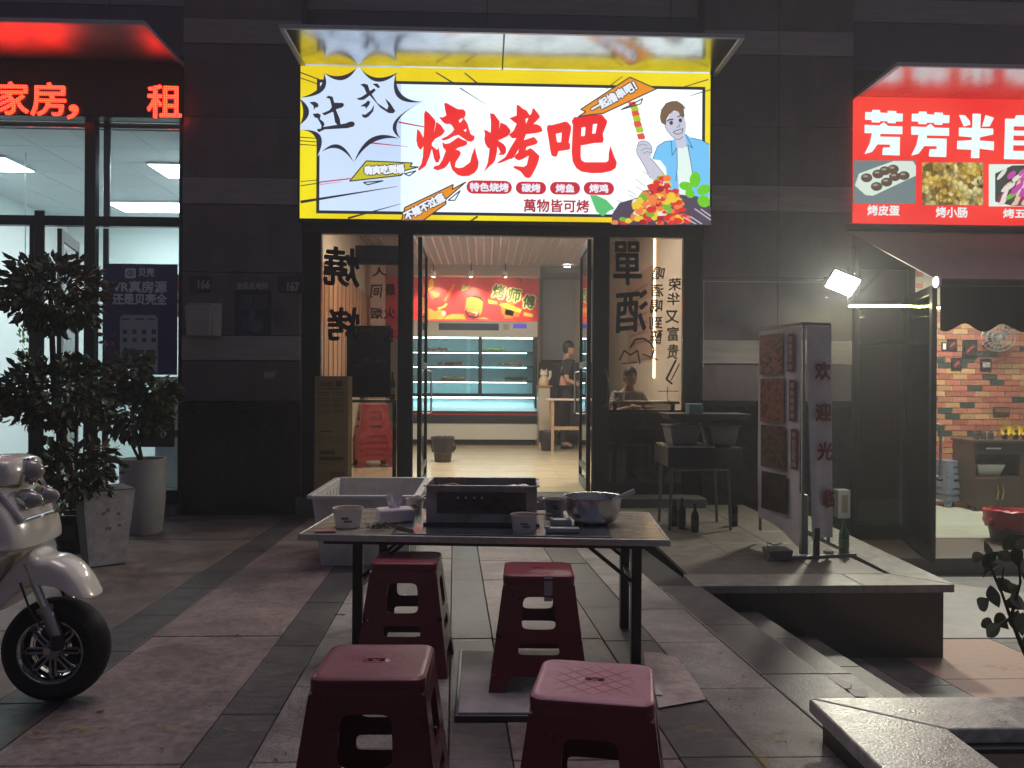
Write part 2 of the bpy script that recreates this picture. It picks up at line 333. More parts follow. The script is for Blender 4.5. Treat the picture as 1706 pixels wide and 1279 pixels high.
# open lattice of the grill shop ceiling
m_bat = mat('lattice_batten', (0.55, 0.47, 0.46), 0.4)
lc = find('grill_shop_ceiling')
for i in range(32): MB().box(-2.0 + i * 0.14, -2.0 + i * 0.14 + 0.02, 8.4, 15.5, 3.45, 3.495).build('ceiling_batten', m_bat, lc)
for i in range(44): MB().box(-2.04, 2.44, 8.5 + i * 0.16, 8.5 + i * 0.16 + 0.02, 3.455, 3.49).build('ceiling_batten', m_bat, lc)
# office ceiling panels
oc = find('office_ceiling'); m_cp = mat('ceiling_panel', (0.55, 0.58, 0.6), 0.7, rnd=0.05); proto = None
for i in range(6):
    for j in range(8):
        a = MB().box(0.004, 0.636, 0.004, 0.596, -0.012, -0.002).build('ceiling_panel', m_cp, oc) if proto is None else proto.copy()
        if proto is None: proto = a
        else: COL.objects.link(a)
        a.location = (-7.0 + i * 0.64, 8.36 + j * 0.6, 3.78)
def ceiling_light(x0, x1, y0, y1, z, label, k, col=(0.9, 1.0, 1.0), group=None):
    t = thing('ceiling_light', label, 'ceiling light', ((x0 + x1) / 2, (y0 + y1) / 2, z), group=group)
    MB().box(x0 - 0.02, x1 + 0.02, y0 - 0.02, y1 + 0.02, z + 0.005, z + 0.03).build('frame', m_white, t)
    MB().add([(x0, y0, z), (x1, y0, z), (x1, y1, z), (x0, y1, z)], [(0, 1, 2, 3)]).build('diffuser', mat('diffuser_%g_%g' % (k, col[0]), (0.8, 0.8, 0.8), 0.5, emis=k, ecol=col), t)
ceiling_light(-6.9, -5.70, 9.36, 9.96, 3.735, 'long bright ceiling panel above the office doorway', 14)
ceiling_light(-4.10, -2.98 - 0.2, 9.54, 10.14, 3.735, 'bright ceiling panel above the office window with the blue poster', 14)
ceiling_light(-5.6, -4.4, 11.6, 12.2, 3.735, 'added bright ceiling panel deep inside the office', 14)  # extra panel added to brighten the office
ceiling_light(-1.1, -0.5, 9.3, 10.5, 3.44, 'added unseen ceiling panel light inside the grill shop door', 19, (1.0, 0.9, 0.74), 'added panel lights on the lattice ceiling')  # added out of view to light the grill shop room
ceiling_light(0.9, 1.5, 9.3, 10.5, 3.44, 'added unseen ceiling panel light inside the grill shop door', 19, (1.0, 0.9, 0.74), 'added panel lights on the lattice ceiling')  # its twin, likewise added behind the lintel for room light
ceiling_light(-0.2, 0.4, 10.9, 11.5, 3.44, 'added unseen ceiling panel light over the tile floor before the fridge', 18, (0.9, 1.0, 0.95))  # added out of view to brighten the floor and fridge
ceiling_light(5.6, 6.8, 9.2, 9.8, 2.86, 'added unseen ceiling panel light over the sideboard by the brick wall', 34, (1.0, 1.0, 0.84))  # hidden panel added to light the snack shop and its bricks
# ================================================================ main lightbox sign
FS = Facade(8.03)
def P(*pts): return [FS.px(p) for p in pts]
def Zm(o, s, pts): return [(o[0] + x * s, o[1] + y * s) for x, y in pts]     # zoomed reading -> photo pixel
sign = thing('lightbox_sign', 'backlit white and yellow barbecue shop sign with big red brush lettering', 'sign', (0.2, 8.1, 2.79))
e_white = em('sign_white', (236, 250, 254), 1.3); e_yel = em('sign_yellow', (245, 222, 20), 0.98); e_blk = em('sign_black', (44, 44, 58)); e_red = em('sign_red', (246, 48, 50))
# slightly uneven tubes behind the acrylic
def uneven(m, c0, c1, scale):
    n = m.node_tree.nodes; L = m.node_tree.links; b = n['Principled BSDF']; tc = n.new('ShaderNodeTexCoord'); t = n.new('ShaderNodeTexNoise'); t.inputs['Scale'].default_value = scale; t.inputs['Detail'].default_value = 1
    L.new(tc.outputs['Object'], t.inputs[0]); r = n.new('ShaderNodeValToRGB'); r.color_ramp.elements[0].position = 0.35; r.color_ramp.elements[1].position = 0.65
    r.color_ramp.elements[0].color = (*S(*c0), 1); r.color_ramp.elements[1].color = (*S(*c1), 1); L.new(t.outputs[0], r.inputs[0]); L.new(r.outputs[0], b.inputs['Emission Color'])
uneven(e_white, (206, 228, 250), (236, 252, 252), 0.55); uneven(e_yel, (240, 208, 18), (252, 236, 30), 0.9); uneven(e_red, (240, 40, 46), (250, 62, 50), 1.2)
a, b = FS.px((499.5, 366)), FS.px((1183.5, 121))
SX0, SX1, SZ0, SZ1 = a[0], b[0], 2.79, 4.362
e_white2 = em('sign_white_aged', (205, 224, 250), 1.08); uneven(e_white2, (194, 214, 246), (214, 234, 252), 0.5)
Xm = FS.px((668, 250))[0]
MB().box(SX0, Xm, 8.03, 8.2, SZ0, SZ1).build('panel', e_white2, sign); MB().box(Xm + 0.001, SX1, 8.03, 8.2, SZ0, SZ1).build('panel', e_white, sign)
fr = MB()
for x0, x1, y0, y1, z0, z1 in ((SX0 - 0.02, SX0, 8.02, 8.21, SZ0 - 0.02, SZ1), (SX1, SX1 + 0.02, 8.02, 8.21, SZ0 - 0.02, SZ1), (SX0, SX1, 8.02, 8.21, SZ0 - 0.02, SZ0)): fr.box(x0, x1, y0, y1, z0, z1)
fr.build('sign_frame', m_frame2, sign)
IL, IR, IT, IB = FS.px((533, 200))[0], FS.px((1169.5, 200))[0], 4.19, 2.875
yb = MB()
for r_ in (rect(SX0, SZ0, IL, SZ1), rect(IR, SZ0, SX1, SZ1), rect(IL, IT, IR, SZ1), rect(IL, SZ0, IR, IB)): poly(yb, FS, r_, 0.003)
yb.build('yellow_border', e_yel, sign)
ln = MB(); T = 0.032
for r_ in (rect(IL - T, IB - T, IL, IT + T), rect(IR, IB - T, IR + T, IT + T), rect(IL, IT, IR, IT + T), rect(IL, IB - T, IR, IB)): poly(ln, FS, r_, 0.005)
def wedge(mb, a_, b_, w0, w1, d):
    a_, b_ = Vector(FS.px(a_)), Vector(FS.px(b_)); t = (b_ - a_).normalized(); n = Vector((-t.y, t.x)); poly(mb, FS, [a_ - n * w0 / 2, b_ - n * w1 / 2, b_ + n * w1 / 2, a_ + n * w0 / 2], d)
for q in (((726, 121), (757, 140), .012, .016), ((774, 122), (796, 140), .012, .016), ((766, 147), (812, 176), .012, .003), ((501, 337), (662, 311), .03, .004), ((501, 310), (534, 305), .01, .01), ((501, 303), (532, 300), .008, .008), ((500, 121), (532, 133), .012, .012), ((500, 130), (531, 141), .01, .01),
          ((500, 229), (528, 231), .01, .008), ((500, 235), (529, 237), .01, .008), ((500, 241), (530, 243), .01, .008), ((580, 364), (668, 340), .02, .004), ((780, 371), (796, 361), .014, .02), ((1127, 149), (1180, 133), .008, .012), ((1150, 160), (1183, 150), .006, .012), ((1010, 148), (1037, 128), .012, .008)): wedge(ln, *q, 0.0055)
ln.build('black_rule_lines', e_blk, sign)
rl = MB()
for q in (((664, 204), (712, 213), .016, .01), ((612, 238), (680, 245), .016, .004), ((533, 304), (584, 298), .012, .012), ((533, 308), (570, 303), .006, .003)): wedge(rl, *q, 0.0058)
rl.build('red_speed_lines', em('sign_crimson', (190, 30, 70)), sign)
# comic burst
O4, s4 = (496, 106), 210 / 1580
arcs = [((335, 125), (560, 212), (545, 158), (742, 60)), ((788, 60), (1000, 232), (990, 180), (1262, 112)), ((1235, 112), (1252, 425), (1300, 385), (1570, 482)), ((1562, 488), (1212, 735), (1266, 712), (1292, 945)),
        ((1275, 945), (930, 932), (948, 992), (706, 1248)), ((706, 1248), (520, 1022), (512, 1072), (300, 1115)), ((246, 1170), (285, 905), (215, 918), (30, 838)), ((30, 770), (145, 610), (70, 610), (30, 445)), ((30, 432), (318, 345), (262, 318), (332, 125))]
def bez(p0, mid, p1, n=12):
    c = (2 * mid[0] - (p0[0] + p1[0]) / 2, 2 * mid[1] - (p0[1] + p1[1]) / 2)
    return [((1 - t) ** 2 * p0[0] + 2 * t * (1 - t) * c[0] + t * t * p1[0], (1 - t) ** 2 * p0[1] + 2 * t * (1 - t) * c[1] + t * t * p1[1]) for t in [i / n for i in range(n + 1)]]
fill = []; bl = MB()
for p0, mi, mo, p1 in arcs:
    inn, out = bez(p0, mi, p1), bez(p0, mo, p1); fill += inn
    poly(bl, FS, P(*Zm(O4, s4, inn + out[-2:0:-1])), 0.0075)
poly(MB(), FS, P(*Zm(O4, s4, fill)), 0)
poly(MB2 := MB(), FS, P(*Zm(O4, s4, fill)), 0.0068); MB2.build('burst_shape', em('sign_blue_white', (206, 226, 250), 1.06), sign)
bl.build('burst_outline', e_blk, sign)
def trace(name, m, o, s, polys, d, holes=(), hm=None, ho=0.0008):
    mb = MB()
    for q in polys: poly(mb, FS, P(*Zm(o, s, q)), d)
    r_ = mb.build(name, m, sign)
    if holes:
        mh = MB()
        for q in holes: poly(mh, FS, P(*Zm(o, s, q)), d + ho)
        mh.build('letter_counter', hm or e_white, r_)
    return r_
trace('lettering', e_blk, O4, s4, [
    [(148, 490), (210, 482), (250, 500), (265, 530), (250, 555), (225, 555), (205, 585), (200, 535)],
    [(190, 635), (260, 628), (292, 650), (280, 700), (330, 740), (338, 775), (320, 800), (600, 755), (660, 730), (705, 735), (720, 765), (700, 795), (620, 815), (340, 830), (270, 865), (245, 845), (250, 825), (295, 820), (300, 780), (250, 690), (215, 680)],
    [(358, 430), (385, 408), (440, 420), (460, 495), (570, 498), (585, 525), (560, 555), (480, 580), (530, 700), (540, 775), (500, 775), (470, 740), (450, 620), (440, 610), (340, 655), (305, 630), (400, 590), (430, 550), (405, 450)],
    [(785, 270), (830, 255), (880, 270), (905, 350), (960, 315), (980, 340), (930, 390), (1000, 500), (1120, 580), (1140, 540), (1095, 440), (1160, 500), (1225, 600), (1200, 628), (1140, 625), (1040, 560), (905, 405), (830, 460), (770, 462), (738, 445), (800, 425), (865, 380), (830, 300)],
    [(940, 260), (1000, 255), (1035, 300), (1010, 315), (970, 285)], [(785, 540), (850, 500), (880, 470), (910, 480), (900, 520), (855, 575), (850, 545)],
    [(805, 640), (850, 645), (920, 590), (960, 520), (950, 600), (890, 670), (850, 688), (815, 675)]], 0.009)
trace('lettering', e_red, (688, 168), 120 / 1096, [
    [(190, 155), (240, 190), (338, 300), (345, 345), (318, 495), (330, 450), (358, 325), (430, 380), (488, 470), (440, 530), (340, 585), (288, 650), (290, 690), (370, 755), (390, 705), (418, 870), (390, 940), (350, 948), (320, 880), (290, 740), (280, 760), (255, 850), (195, 995), (100, 1068), (75, 1052), (130, 960), (152, 850), (160, 690), (135, 740), (105, 745), (70, 690), (52, 610), (65, 435), (115, 480), (160, 570), (172, 400), (170, 210)],
    [(475, 40), (515, 40), (620, 100), (690, 135), (765, 135), (800, 170), (802, 225), (775, 270), (835, 360), (855, 440), (880, 515), (940, 545), (930, 600), (890, 630), (830, 620), (760, 570), (690, 525), (620, 545), (540, 590), (470, 610), (435, 600), (440, 580), (520, 545), (590, 490), (628, 440), (595, 385), (565, 360), (510, 362), (460, 335), (405, 265), (410, 252), (450, 260), (510, 228), (490, 150)],
    [(450, 630), (490, 662), (560, 650), (690, 560), (760, 600), (825, 620), (825, 670), (780, 695), (700, 715), (645, 745), (700, 760), (730, 795), (710, 850), (650, 940), (640, 1010), (690, 1030), (760, 1020), (870, 940), (895, 830), (945, 705), (960, 800), (1000, 940), (990, 1030), (940, 1100), (850, 1150), (760, 1155), (680, 1135), (600, 1060), (575, 990), (560, 920), (530, 980), (480, 1030), (380, 1065), (310, 1040), (320, 1005), (400, 980), (450, 900), (500, 765), (455, 710)]],
    0.009, [[(700, 300), (755, 268), (762, 290), (710, 345)], [(770, 455), (815, 430), (805, 480)]])
trace('lettering', e_red, (796, 168), 120 / 1096, [
    [(185, 195), (250, 205), (295, 270), (335, 325), (322, 440), (345, 335), (430, 370), (490, 440), (500, 480), (455, 545), (380, 580), (310, 610), (400, 670), (430, 720), (430, 790), (395, 830), (305, 828), (345, 790), (300, 700), (290, 800), (265, 910), (235, 955), (170, 1010), (92, 1092), (150, 950), (165, 850), (178, 735), (145, 715), (110, 650), (98, 580), (110, 520), (95, 445), (140, 460), (195, 492), (200, 330)],
    [(590, 70), (620, 70), (690, 130), (740, 150), (790, 225), (810, 210), (835, 120), (860, 125), (940, 230), (945, 260), (845, 360), (900, 362), (960, 395), (985, 460), (960, 480), (890, 498), (735, 515), (700, 605), (850, 555), (890, 590), (915, 635), (890, 665), (740, 710), (730, 760), (800, 725), (840, 750), (935, 840), (935, 880), (900, 990), (840, 1110), (800, 1170), (765, 1185), (715, 1165), (650, 1080), (540, 1025), (550, 995), (700, 1010), (745, 980), (775, 840), (690, 890), (625, 915), (575, 890), (555, 860), (520, 890), (490, 890), (400, 930), (315, 960), (295, 945), (420, 860), (490, 730), (585, 575), (520, 578), (470, 520), (510, 490), (545, 460), (590, 355), (540, 320), (480, 270), (590, 230)]],
    0.009, [[(725, 285), (770, 265), (735, 355)], [(560, 850), (622, 735), (610, 800), (590, 812)]])
trace('lettering', e_red, (904, 168), 130 / 1188, [
    [(60, 420), (80, 375), (140, 375), (260, 345), (330, 322), (380, 330), (435, 395), (430, 460), (395, 640), (415, 660), (418, 735), (390, 752), (240, 775), (220, 845), (185, 860), (135, 840), (115, 760), (90, 590)],
    [(440, 315), (480, 250), (560, 255), (720, 225), (900, 215), (985, 315), (970, 370), (915, 510), (930, 600), (910, 645), (780, 650), (600, 685), (580, 680), (578, 850), (590, 910), (640, 940), (960, 940), (1000, 915), (1005, 800), (1030, 690), (1090, 860), (1128, 940), (1110, 1030), (1040, 1075), (900, 1105), (740, 1108), (590, 1085), (510, 1030), (455, 930), (440, 780), (450, 560), (460, 380)]],
    0.009, [[(200, 510), (290, 490), (280, 635), (220, 640)], [(590, 415), (650, 405), (640, 540), (585, 545)], [(765, 365), (830, 355), (800, 505), (752, 505)]])
# slanted slogan flags
e_ol = em('sign_olive', (206, 196, 40)); e_or = em('sign_orange', (238, 150, 40)); e_bw = em('sign_text_white', (238, 244, 255))
def flag(col, pts, bits, text, c, wpx, hpx, rot):
    g = P(*pts); cx = sum(p[0] for p in g) / len(g); cz = sum(p[1] for p in g) / len(g)
    fm = poly(MB(), FS, g, 0.0112).build('slogan_flag', col, sign)
    ol = MB(); strokes(ol, FS, g + g[:1], 0.012, 0.0118)
    for q in bits: strokes(ol, FS, P(*q) + P(q[0]), 0.012, 0.0118)
    ol.build('flag_outline', e_blk, fm)
    k = 8.03 / FPX; cc = FS.px(c)
    write(MB(), FS, text, cc[0], cc[1], wpx * k, hpx * k, 0.0124, bold=0.017, rot=rot).build('lettering', e_blk, fm)
    write(MB(), FS, text, cc[0], cc[1], wpx * k, hpx * k, 0.0148, bold=0.006, rot=rot).build('lettering', e_bw, fm)
O7, s7 = (570, 250), 230 / 1706
flag(e_ol, Zm(O7, s7, [(95, 390), (300, 140), (870, 165), (840, 210), (945, 215), (770, 262), (735, 318)]), [Zm(O7, s7, [(265, 405), (510, 385), (315, 435)]), Zm(O7, s7, [(770, 300), (915, 262), (830, 325)])], '嗨爽吃到爆', (641, 283.5), 64, 14, 0.06)
flag(e_or, Zm(O7, s7, [(735, 875), (775, 715), (1375, 430), (1360, 490), (1530, 400), (1280, 615), (1285, 670), (1000, 875)]), [Zm(O7, s7, [(1310, 628), (1460, 505), (1395, 625)])], '不辣不过瘾', (707, 345), 72, 15, 0.50)
O8, s8 = (960, 120), 140 / 1706
flag(e_or, Zm(O8, s8, [(35, 920), (190, 815), (85, 770), (1085, 115), (1625, 352), (535, 855), (270, 880)]), [Zm(O8, s8, [(905, 775), (1080, 690), (1345, 550), (1305, 655)])], '一起撸串吧！', (1022, 163), 84, 15.5, 0.52)
# red pills and the small line below
e_pill = em('sign_pill_red', (206, 42, 62))
def pill(x0, y0, x1, y1, text):
    a, b = FS.px((x0, y1)), FS.px((x1, y0)); r = (b[1] - a[1]) / 2; cz = a[1] + r
    pts = [(a[0] + r + r * math.cos(t), cz + r * math.sin(t)) for t in [math.pi / 2 + i * math.pi / 8 for i in range(9)]] + [(b[0] - r + r * math.cos(t), cz + r * math.sin(t)) for t in [-math.pi / 2 + i * math.pi / 8 for i in range(9)]]
    p = poly(MB(), FS, pts, 0.0085).build('dish_pill', e_pill, sign)
    write(MB(), FS, text, (a[0] + b[0]) / 2, cz, (b[0] - a[0]) * (0.84 if len(text) > 2 else 0.6), r * 1.25, 0.0092, bold=0.004).build('lettering', e_bw, p)
pill(777, 302, 853, 323, '特色烧烤'); pill(859, 303.5, 910, 324, '碳烤'); pill(916, 304, 966.5, 324.5, '烤鱼'); pill(972, 304, 1023, 325, '烤鸡')
write_px(MB(), FS, '萬物皆可烤', (873, 334, 981, 353), 0.0086, bold=0.004).build('lettering', em('sign_dark_red', (176, 40, 60)), sign)
# the printed man with the skewer
O5, s5 = (1030, 150), 156 / 1535
man = MB(); Q = lambda pts: P(*Zm(O5, s5, pts))
skin = em('print_skin', (205, 205, 222)); shirt = em('print_blue_shirt', (120, 200, 250)); hair = em('print_hair', (122, 96, 74)); tee = em('print_tee', (232, 250, 244)); lnk = em('print_line', (60, 66, 92))
sh_ = MB(); poly(sh_, FS, Q([(560, 1140), (640, 930), (760, 850), (870, 835), (1100, 720), (1190, 790), (1370, 830), (1490, 900), (1495, 1330), (1490, 1750), (1300, 1950), (900, 1800), (800, 1500), (780, 1280), (690, 1160)]), 0.0062)
mp = sh_.build('printed_man', shirt, sign)
poly(MB3 := MB(), FS, Q([(960, 960), (1130, 930), (1200, 1279), (1220, 1600), (1100, 1850), (1000, 1700), (960, 1300)]), 0.0068); MB3.build('printed_tee', tee, mp)
sk = MB()
poly(sk, FS, Q([(760, 590), (790, 500), (870, 360), (1000, 350), (1075, 440), (1110, 560), (1100, 700), (1060, 770), (1000, 815), (930, 810), (870, 760), (800, 680)]), 0.0075)
poly(sk, FS, Q([(930, 810), (1090, 740), (1120, 900), (1060, 960), (960, 950)]), 0.0073)
poly(sk, FS, Q([(295, 990), (330, 860), (420, 835), (500, 870), (550, 950), (550, 1040), (520, 1120), (600, 1200), (760, 1400), (800, 1520), (680, 1560), (520, 1450), (420, 1240), (310, 1060)]), 0.0075)
sk.build('printed_skin', skin, mp)
poly(MB4 := MB(), FS, Q([(680, 450), (700, 330), (780, 220), (870, 190), (960, 185), (1050, 240), (1105, 310), (1070, 315), (1085, 430), (1060, 470), (1010, 420), (980, 360), (910, 345), (840, 400), (790, 480), (775, 590), (730, 560), (700, 540)]), 0.0083); MB4.build('printed_hair', hair, mp)
li = MB()
for pts, w_ in (([(800, 515), (840, 490), (900, 488)], .014), ([(965, 450), (1010, 430), (1030, 430)], .012), ([(985, 560), (1010, 600), (950, 620)], .006), ([(900, 690), (980, 660), (1060, 640), (1040, 710), (970, 735), (910, 710), (900, 690)], .008), ([(870, 760), (930, 810), (1000, 815), (1060, 770)], .006), ([(760, 590), (800, 680), (870, 760)], .006),
                ([(865, 835), (880, 1080), (950, 960)], .007), ([(1100, 730), (1220, 960), (1130, 900)], .007), ([(960, 960), (965, 1279), (940, 1500)], .007), ([(1140, 930), (1200, 1279), (1230, 1500)], .007), ([(560, 1140), (640, 930), (760, 850), (870, 835)], .007), ([(1190, 790), (1370, 830), (1490, 900)], .007), ([(330, 920), (400, 890), (480, 920)], .005), ([(370, 1000), (450, 955), (530, 980)], .005), ([(400, 1050), (470, 1015), (540, 1040)], .005),
                ([(295, 990), (310, 1060), (420, 1240), (520, 1450)], .006), ([(520, 1120), (600, 1200), (760, 1400)], .006), ([(295, 990), (330, 860), (420, 835), (500, 870), (550, 950), (550, 1040)], .006)): strokes(li, FS, Q(pts), w_, 0.0092)
for c in ((865, 545), (1015, 505)): poly(li, FS, Q([(c[0] + 30 * math.cos(t * math.pi / 5), c[1] + 36 * math.sin(t * math.pi / 5)) for t in range(10)]), 0.0092)
li.build('printed_linework', lnk, mp)
kb = {'r': MB(), 'g': MB()}
for k, (x, y) in enumerate([(225, 240), (260, 310), (275, 390), (295, 470), (310, 560), (340, 650), (365, 760)]):
    poly(kb['rgrgrgr'[k]], FS, Q([(x - 65, y - 30), (x + 45, y - 50), (x + 75, y + 20), (x + 60, y + 55), (x - 40, y + 60)]), 0.0096 + k * 0.0002)
stuff(kb['r'].build('printed_skewer', em('print_red_meat', (232, 84, 70)), mp)); stuff(kb['g'].build('printed_skewer', em('print_green_pepper', (176, 206, 50)), mp))
# printed heap of skewers
fr_ = random.Random(11); O6, s6 = (980, 260), 206 / 1706
plate = poly(MB(), FS, P(*Zm(O6, s6, [(320, 955), (330, 800), (430, 650), (640, 590), (900, 500), (1500, 560), (1685, 700), (1690, 955)])), 0.0100).build('printed_food_plate', em('print_dark_plate', (84, 72, 92)), sign)
pc = {k: MB() for k in 'roygwdG'}
for i in range(170):
    t = fr_.random() ** 0.7; y = 280 + t * 650; half = 60 + (y - 280) * 0.86; x = 1050 - (y - 280) * 0.12 + fr_.uniform(-half, half * 0.72)
    if x > 1500: continue
    r = fr_.uniform(34, 78); n = fr_.randint(5, 7); a0 = fr_.random() * 6; el = fr_.uniform(0.5, 1.0)
    poly(pc[fr_.choice('rrrroooyyywgd')], FS, P(*Zm(O6, s6, [(x + r * math.cos(a0 + j * 6.283 / n) * fr_.uniform(0.8, 1.15), min(950, y + r * el * math.sin(a0 + j * 6.283 / n))) for j in range(n)])), 0.0106 + i * 0.00004)
for k, nm, rgb in (('r', 'red', (222, 50, 50)), ('o', 'orange', (240, 136, 70)), ('y', 'yellow', (240, 206, 60)), ('g', 'green', (120, 186, 60)), ('w', 'onion', (240, 232, 200)), ('d', 'crimson', (170, 30, 50))): stuff(pc[k].build('printed_%s_pieces' % nm, em('print_%s' % nm, rgb), plate))
lf = MB()
for c, rx, ry, ro in (((1470, 330), 75, 110, .1), ((1590, 470), 95, 70, -.4), ((1590, 630), 90, 80, .6), ((1345, 420), 95, 60, .2), ((1400, 520), 70, 60, .8)):
    poly(lf, FS, P(*Zm(O6, s6, [(min(1690, c[0] + rx * math.cos(t) * math.cos(ro) - ry * math.sin(t) * math.sin(ro)), c[1] + rx * math.cos(t) * math.sin(ro) + ry * math.sin(t) * math.cos(ro)) for t in [i * 6.283 / 14 for i in range(14)]])), 0.0099 + ro * 0.0003)
lf.build('printed_leaves', em('print_leaf', (112, 206, 40)), plate)
poly(MB5 := MB(), FS, P(*Zm(O6, s6, [(20, 545), (110, 545), (250, 610), (360, 730), (290, 760), (200, 840), (110, 770)])), 0.0104); MB5.build('printed_lettuce', em('print_lettuce', (96, 196, 120)), plate)
stx = MB()
for a_, b_ in (((650, 320), (780, 420)), ((655, 425), (770, 500)), ((530, 470), (660, 540)), ((555, 535), (650, 590)), ((390, 615), (500, 650)), ((755, 215), (880, 300)), ((300, 740), (420, 780)), ((1460, 735), (1685, 890)), ((1545, 740), (1680, 835)), ((1300, 850), (1480, 945)), ((1400, 840), (1560, 945))): strokes(stx, FS, P(*Zm(O6, s6, [a_, b_])), 0.011, 0.0098 if a_[0] < 1000 else 0.021)
stuff(stx.build('printed_sticks', em('print_stick', (200, 200, 205)), plate))
# ================================================================ mirror soffits over the three signs
m_mirror = mat('polished_steel', (0.60, 0.60, 0.62), 0.20, metal=1.0, var=0.25, vscale=2.5); m_brush = mat('brushed_soffit', (0.62, 0.60, 0.60), 0.42, metal=1.0, var=0.15, vscale=2.5)
m_trim = mat('brushed_trim', (0.5, 0.5, 0.52), 0.4, metal=0.3)
def canopy(x0, x1, z, dep, label, split=None, msh=None):
    t = thing('sign_canopy', label, 'canopy', ((x0 + x1) / 2, 8.0, z))
    y0 = 8.2 - dep
    xs = [x0] + (split or []) + [x1]
    for a, b in zip(xs, xs[1:]): MB().box(a + 0.004, b - 0.004, y0 + 0.03, 8.19, z + 0.004, z + 0.02).build('soffit_sheet', msh or m_mirror, t)
    MB().box(x0 - 0.02, x1 + 0.02, y0 - 0.005, y0 + 0.03, z - 0.008, z + 0.03).build('front_trim', m_trim, t, bevel=0.004)
    for x in (x0, x1): MB().box(x - 0.025, x + 0.025, y0 + 0.031, 8.19, z - 0.008, z + 0.03).build('side_trim', m_trim, t, bevel=0.004)
    MB().box(x0, x1, y0 + 0.05, 8.34, z + 0.031, z + 0.05).build('top_cover', mat('canopy_cover', (0.05, 0.05, 0.055), 0.6), t)
    for s_ in (split or []): MB().box(s_ - 0.008, s_ + 0.008, y0 + 0.031, 8.19, z - 0.006, z + 0.003).build('joint_strip', m_frame2, t)
    return t
canopy(SX0 + 0.02, SX1 + 0.06, 4.366, 1.02, 'mirror bright steel soffit above the barbecue sign', split=[0.16])
canopy(-8.2, -3.15, 4.37, 1.02, 'dark steel soffit glowing red above the scrolling letter sign', split=[-5.6], msh=m_brush)
canopy(3.93, 9.6, 4.165, 0.95, 'steel soffit reflecting the red snack shop sign below it', split=[6.2], msh=mat('satin_soffit', (0.6, 0.6, 0.6), 0.28, metal=1.0, var=0.15, vscale=2.5))
# ================================================================ red scrolling letter board
FL = Facade(8.02)
led = thing('letter_board', 'black scrolling board with glowing red dot letters above the office', 'sign', (-5.5, 8.1, 3.8))
MB().box(-8.2, -3.135, 8.03, 8.2, 3.80, 4.35).build('board', mat('led_board', (0.006, 0.004, 0.005), 0.35), led, bevel=0.01)
m_led = mat('led_red', (0.02, 0, 0), 0.5, emis=1.0, ecol=(1, 0, 0)); n = m_led.node_tree.nodes; L = m_led.node_tree.links; bs = n['Principled BSDF']
tc = n.new('ShaderNodeTexCoord'); sc_ = n.new('ShaderNodeVectorMath'); sc_.operation = 'SCALE'; sc_.inputs['Scale'].default_value = 1 / 0.0185; L.new(tc.outputs['Object'], sc_.inputs[0])
fx = n.new('ShaderNodeVectorMath'); fx.operation = 'FRACTION'; L.new(sc_.outputs[0], fx.inputs[0]); sb = n.new('ShaderNodeVectorMath'); sb.operation = 'SUBTRACT'; sb.inputs[1].default_value = (0.5, 0.5, 0.5); L.new(fx.outputs[0], sb.inputs[0])
mlt = n.new('ShaderNodeVectorMath'); mlt.operation = 'MULTIPLY'; mlt.inputs[1].default_value = (1, 0, 1); L.new(sb.outputs[0], mlt.inputs[0]); le = n.new('ShaderNodeVectorMath'); le.operation = 'LENGTH'; L.new(mlt.outputs[0], le.inputs[0])
cr = n.new('ShaderNodeValToRGB'); e0, e1 = cr.color_ramp.elements; e0.position = 0.12; e0.color = (6.0, 0.24, 0.04, 1); e1.position = 0.52; e1.color = (3.0, 0.0, 0.03, 1); L.new(le.outputs['Value'], cr.inputs[0]); L.new(cr.outputs[0], bs.inputs['Emission Color'])
for s_, bx in (('家', (-8, 138, 48, 190)), ('房', (52, 139, 110, 192)), ('，', (113, 176, 130, 198)), ('租', (246, 143, 302, 196))):
    write_px(MB(), FL, s_, bx, 0.004, bold=0.007).build('lettering', m_led, led)
# ================================================================ red snack shop sign
FR = Facade(8.02)
rsg = thing('lightbox_sign', 'backlit red snack shop sign with white block letters and food photos', 'sign', (6.5, 8.1, 2.77))
e_rr = em('snack_sign_red', (248, 52, 44)); uneven(e_rr, (240, 40, 38), (252, 66, 54), 0.9); e_sw = em('snack_sign_white', (226, 250, 252), 1.15)
MB().box(3.905, 9.4, 8.02, 8.2, 2.775, 4.15).build('panel', e_rr, rsg)
big = MB()
OR, sR = (1420, 160), 286 / 1590
RP = lambda pts: [FR.px(p) for p in Zm(OR, sR, pts)]
fang = [[(118, 150), (180, 152), (182, 130), (255, 132), (255, 155), (325, 160), (326, 138), (405, 142), (405, 162), (466, 166), (464, 238), (400, 238), (400, 255), (325, 252), (325, 236), (255, 234), (255, 248), (178, 246), (178, 224), (116, 222)],
        [(112, 268), (245, 275), (290, 244), (330, 280), (462, 284), (462, 356), (258, 352), (255, 378), (440, 382), (436, 552), (275, 548), (282, 480), (346, 478), (348, 452), (232, 450), (180, 520), (110, 540), (160, 440), (180, 346), (112, 346)]]
for dx, dy in ((0, 0), (432, 15)):
    for q in fang: poly(big, FR, RP([(x + dx, y + dy) for x, y in q]), 0.004)
for q in ([(985, 178), (1040, 180), (1085, 230), (1092, 268), (1030, 285)], [(1232, 178), (1310, 204), (1270, 284), (1198, 286)],
          [(1112, 165), (1188, 168), (1184, 300), (1302, 304), (1304, 358), (1182, 384), (1176, 414), (1310, 424), (1308, 506), (1176, 490), (1174, 578), (1096, 576), (1100, 500), (968, 494), (970, 418), (1104, 410), (1104, 384), (984, 374), (986, 294), (1108, 298)]): poly(big, FR, RP(q), 0.004)
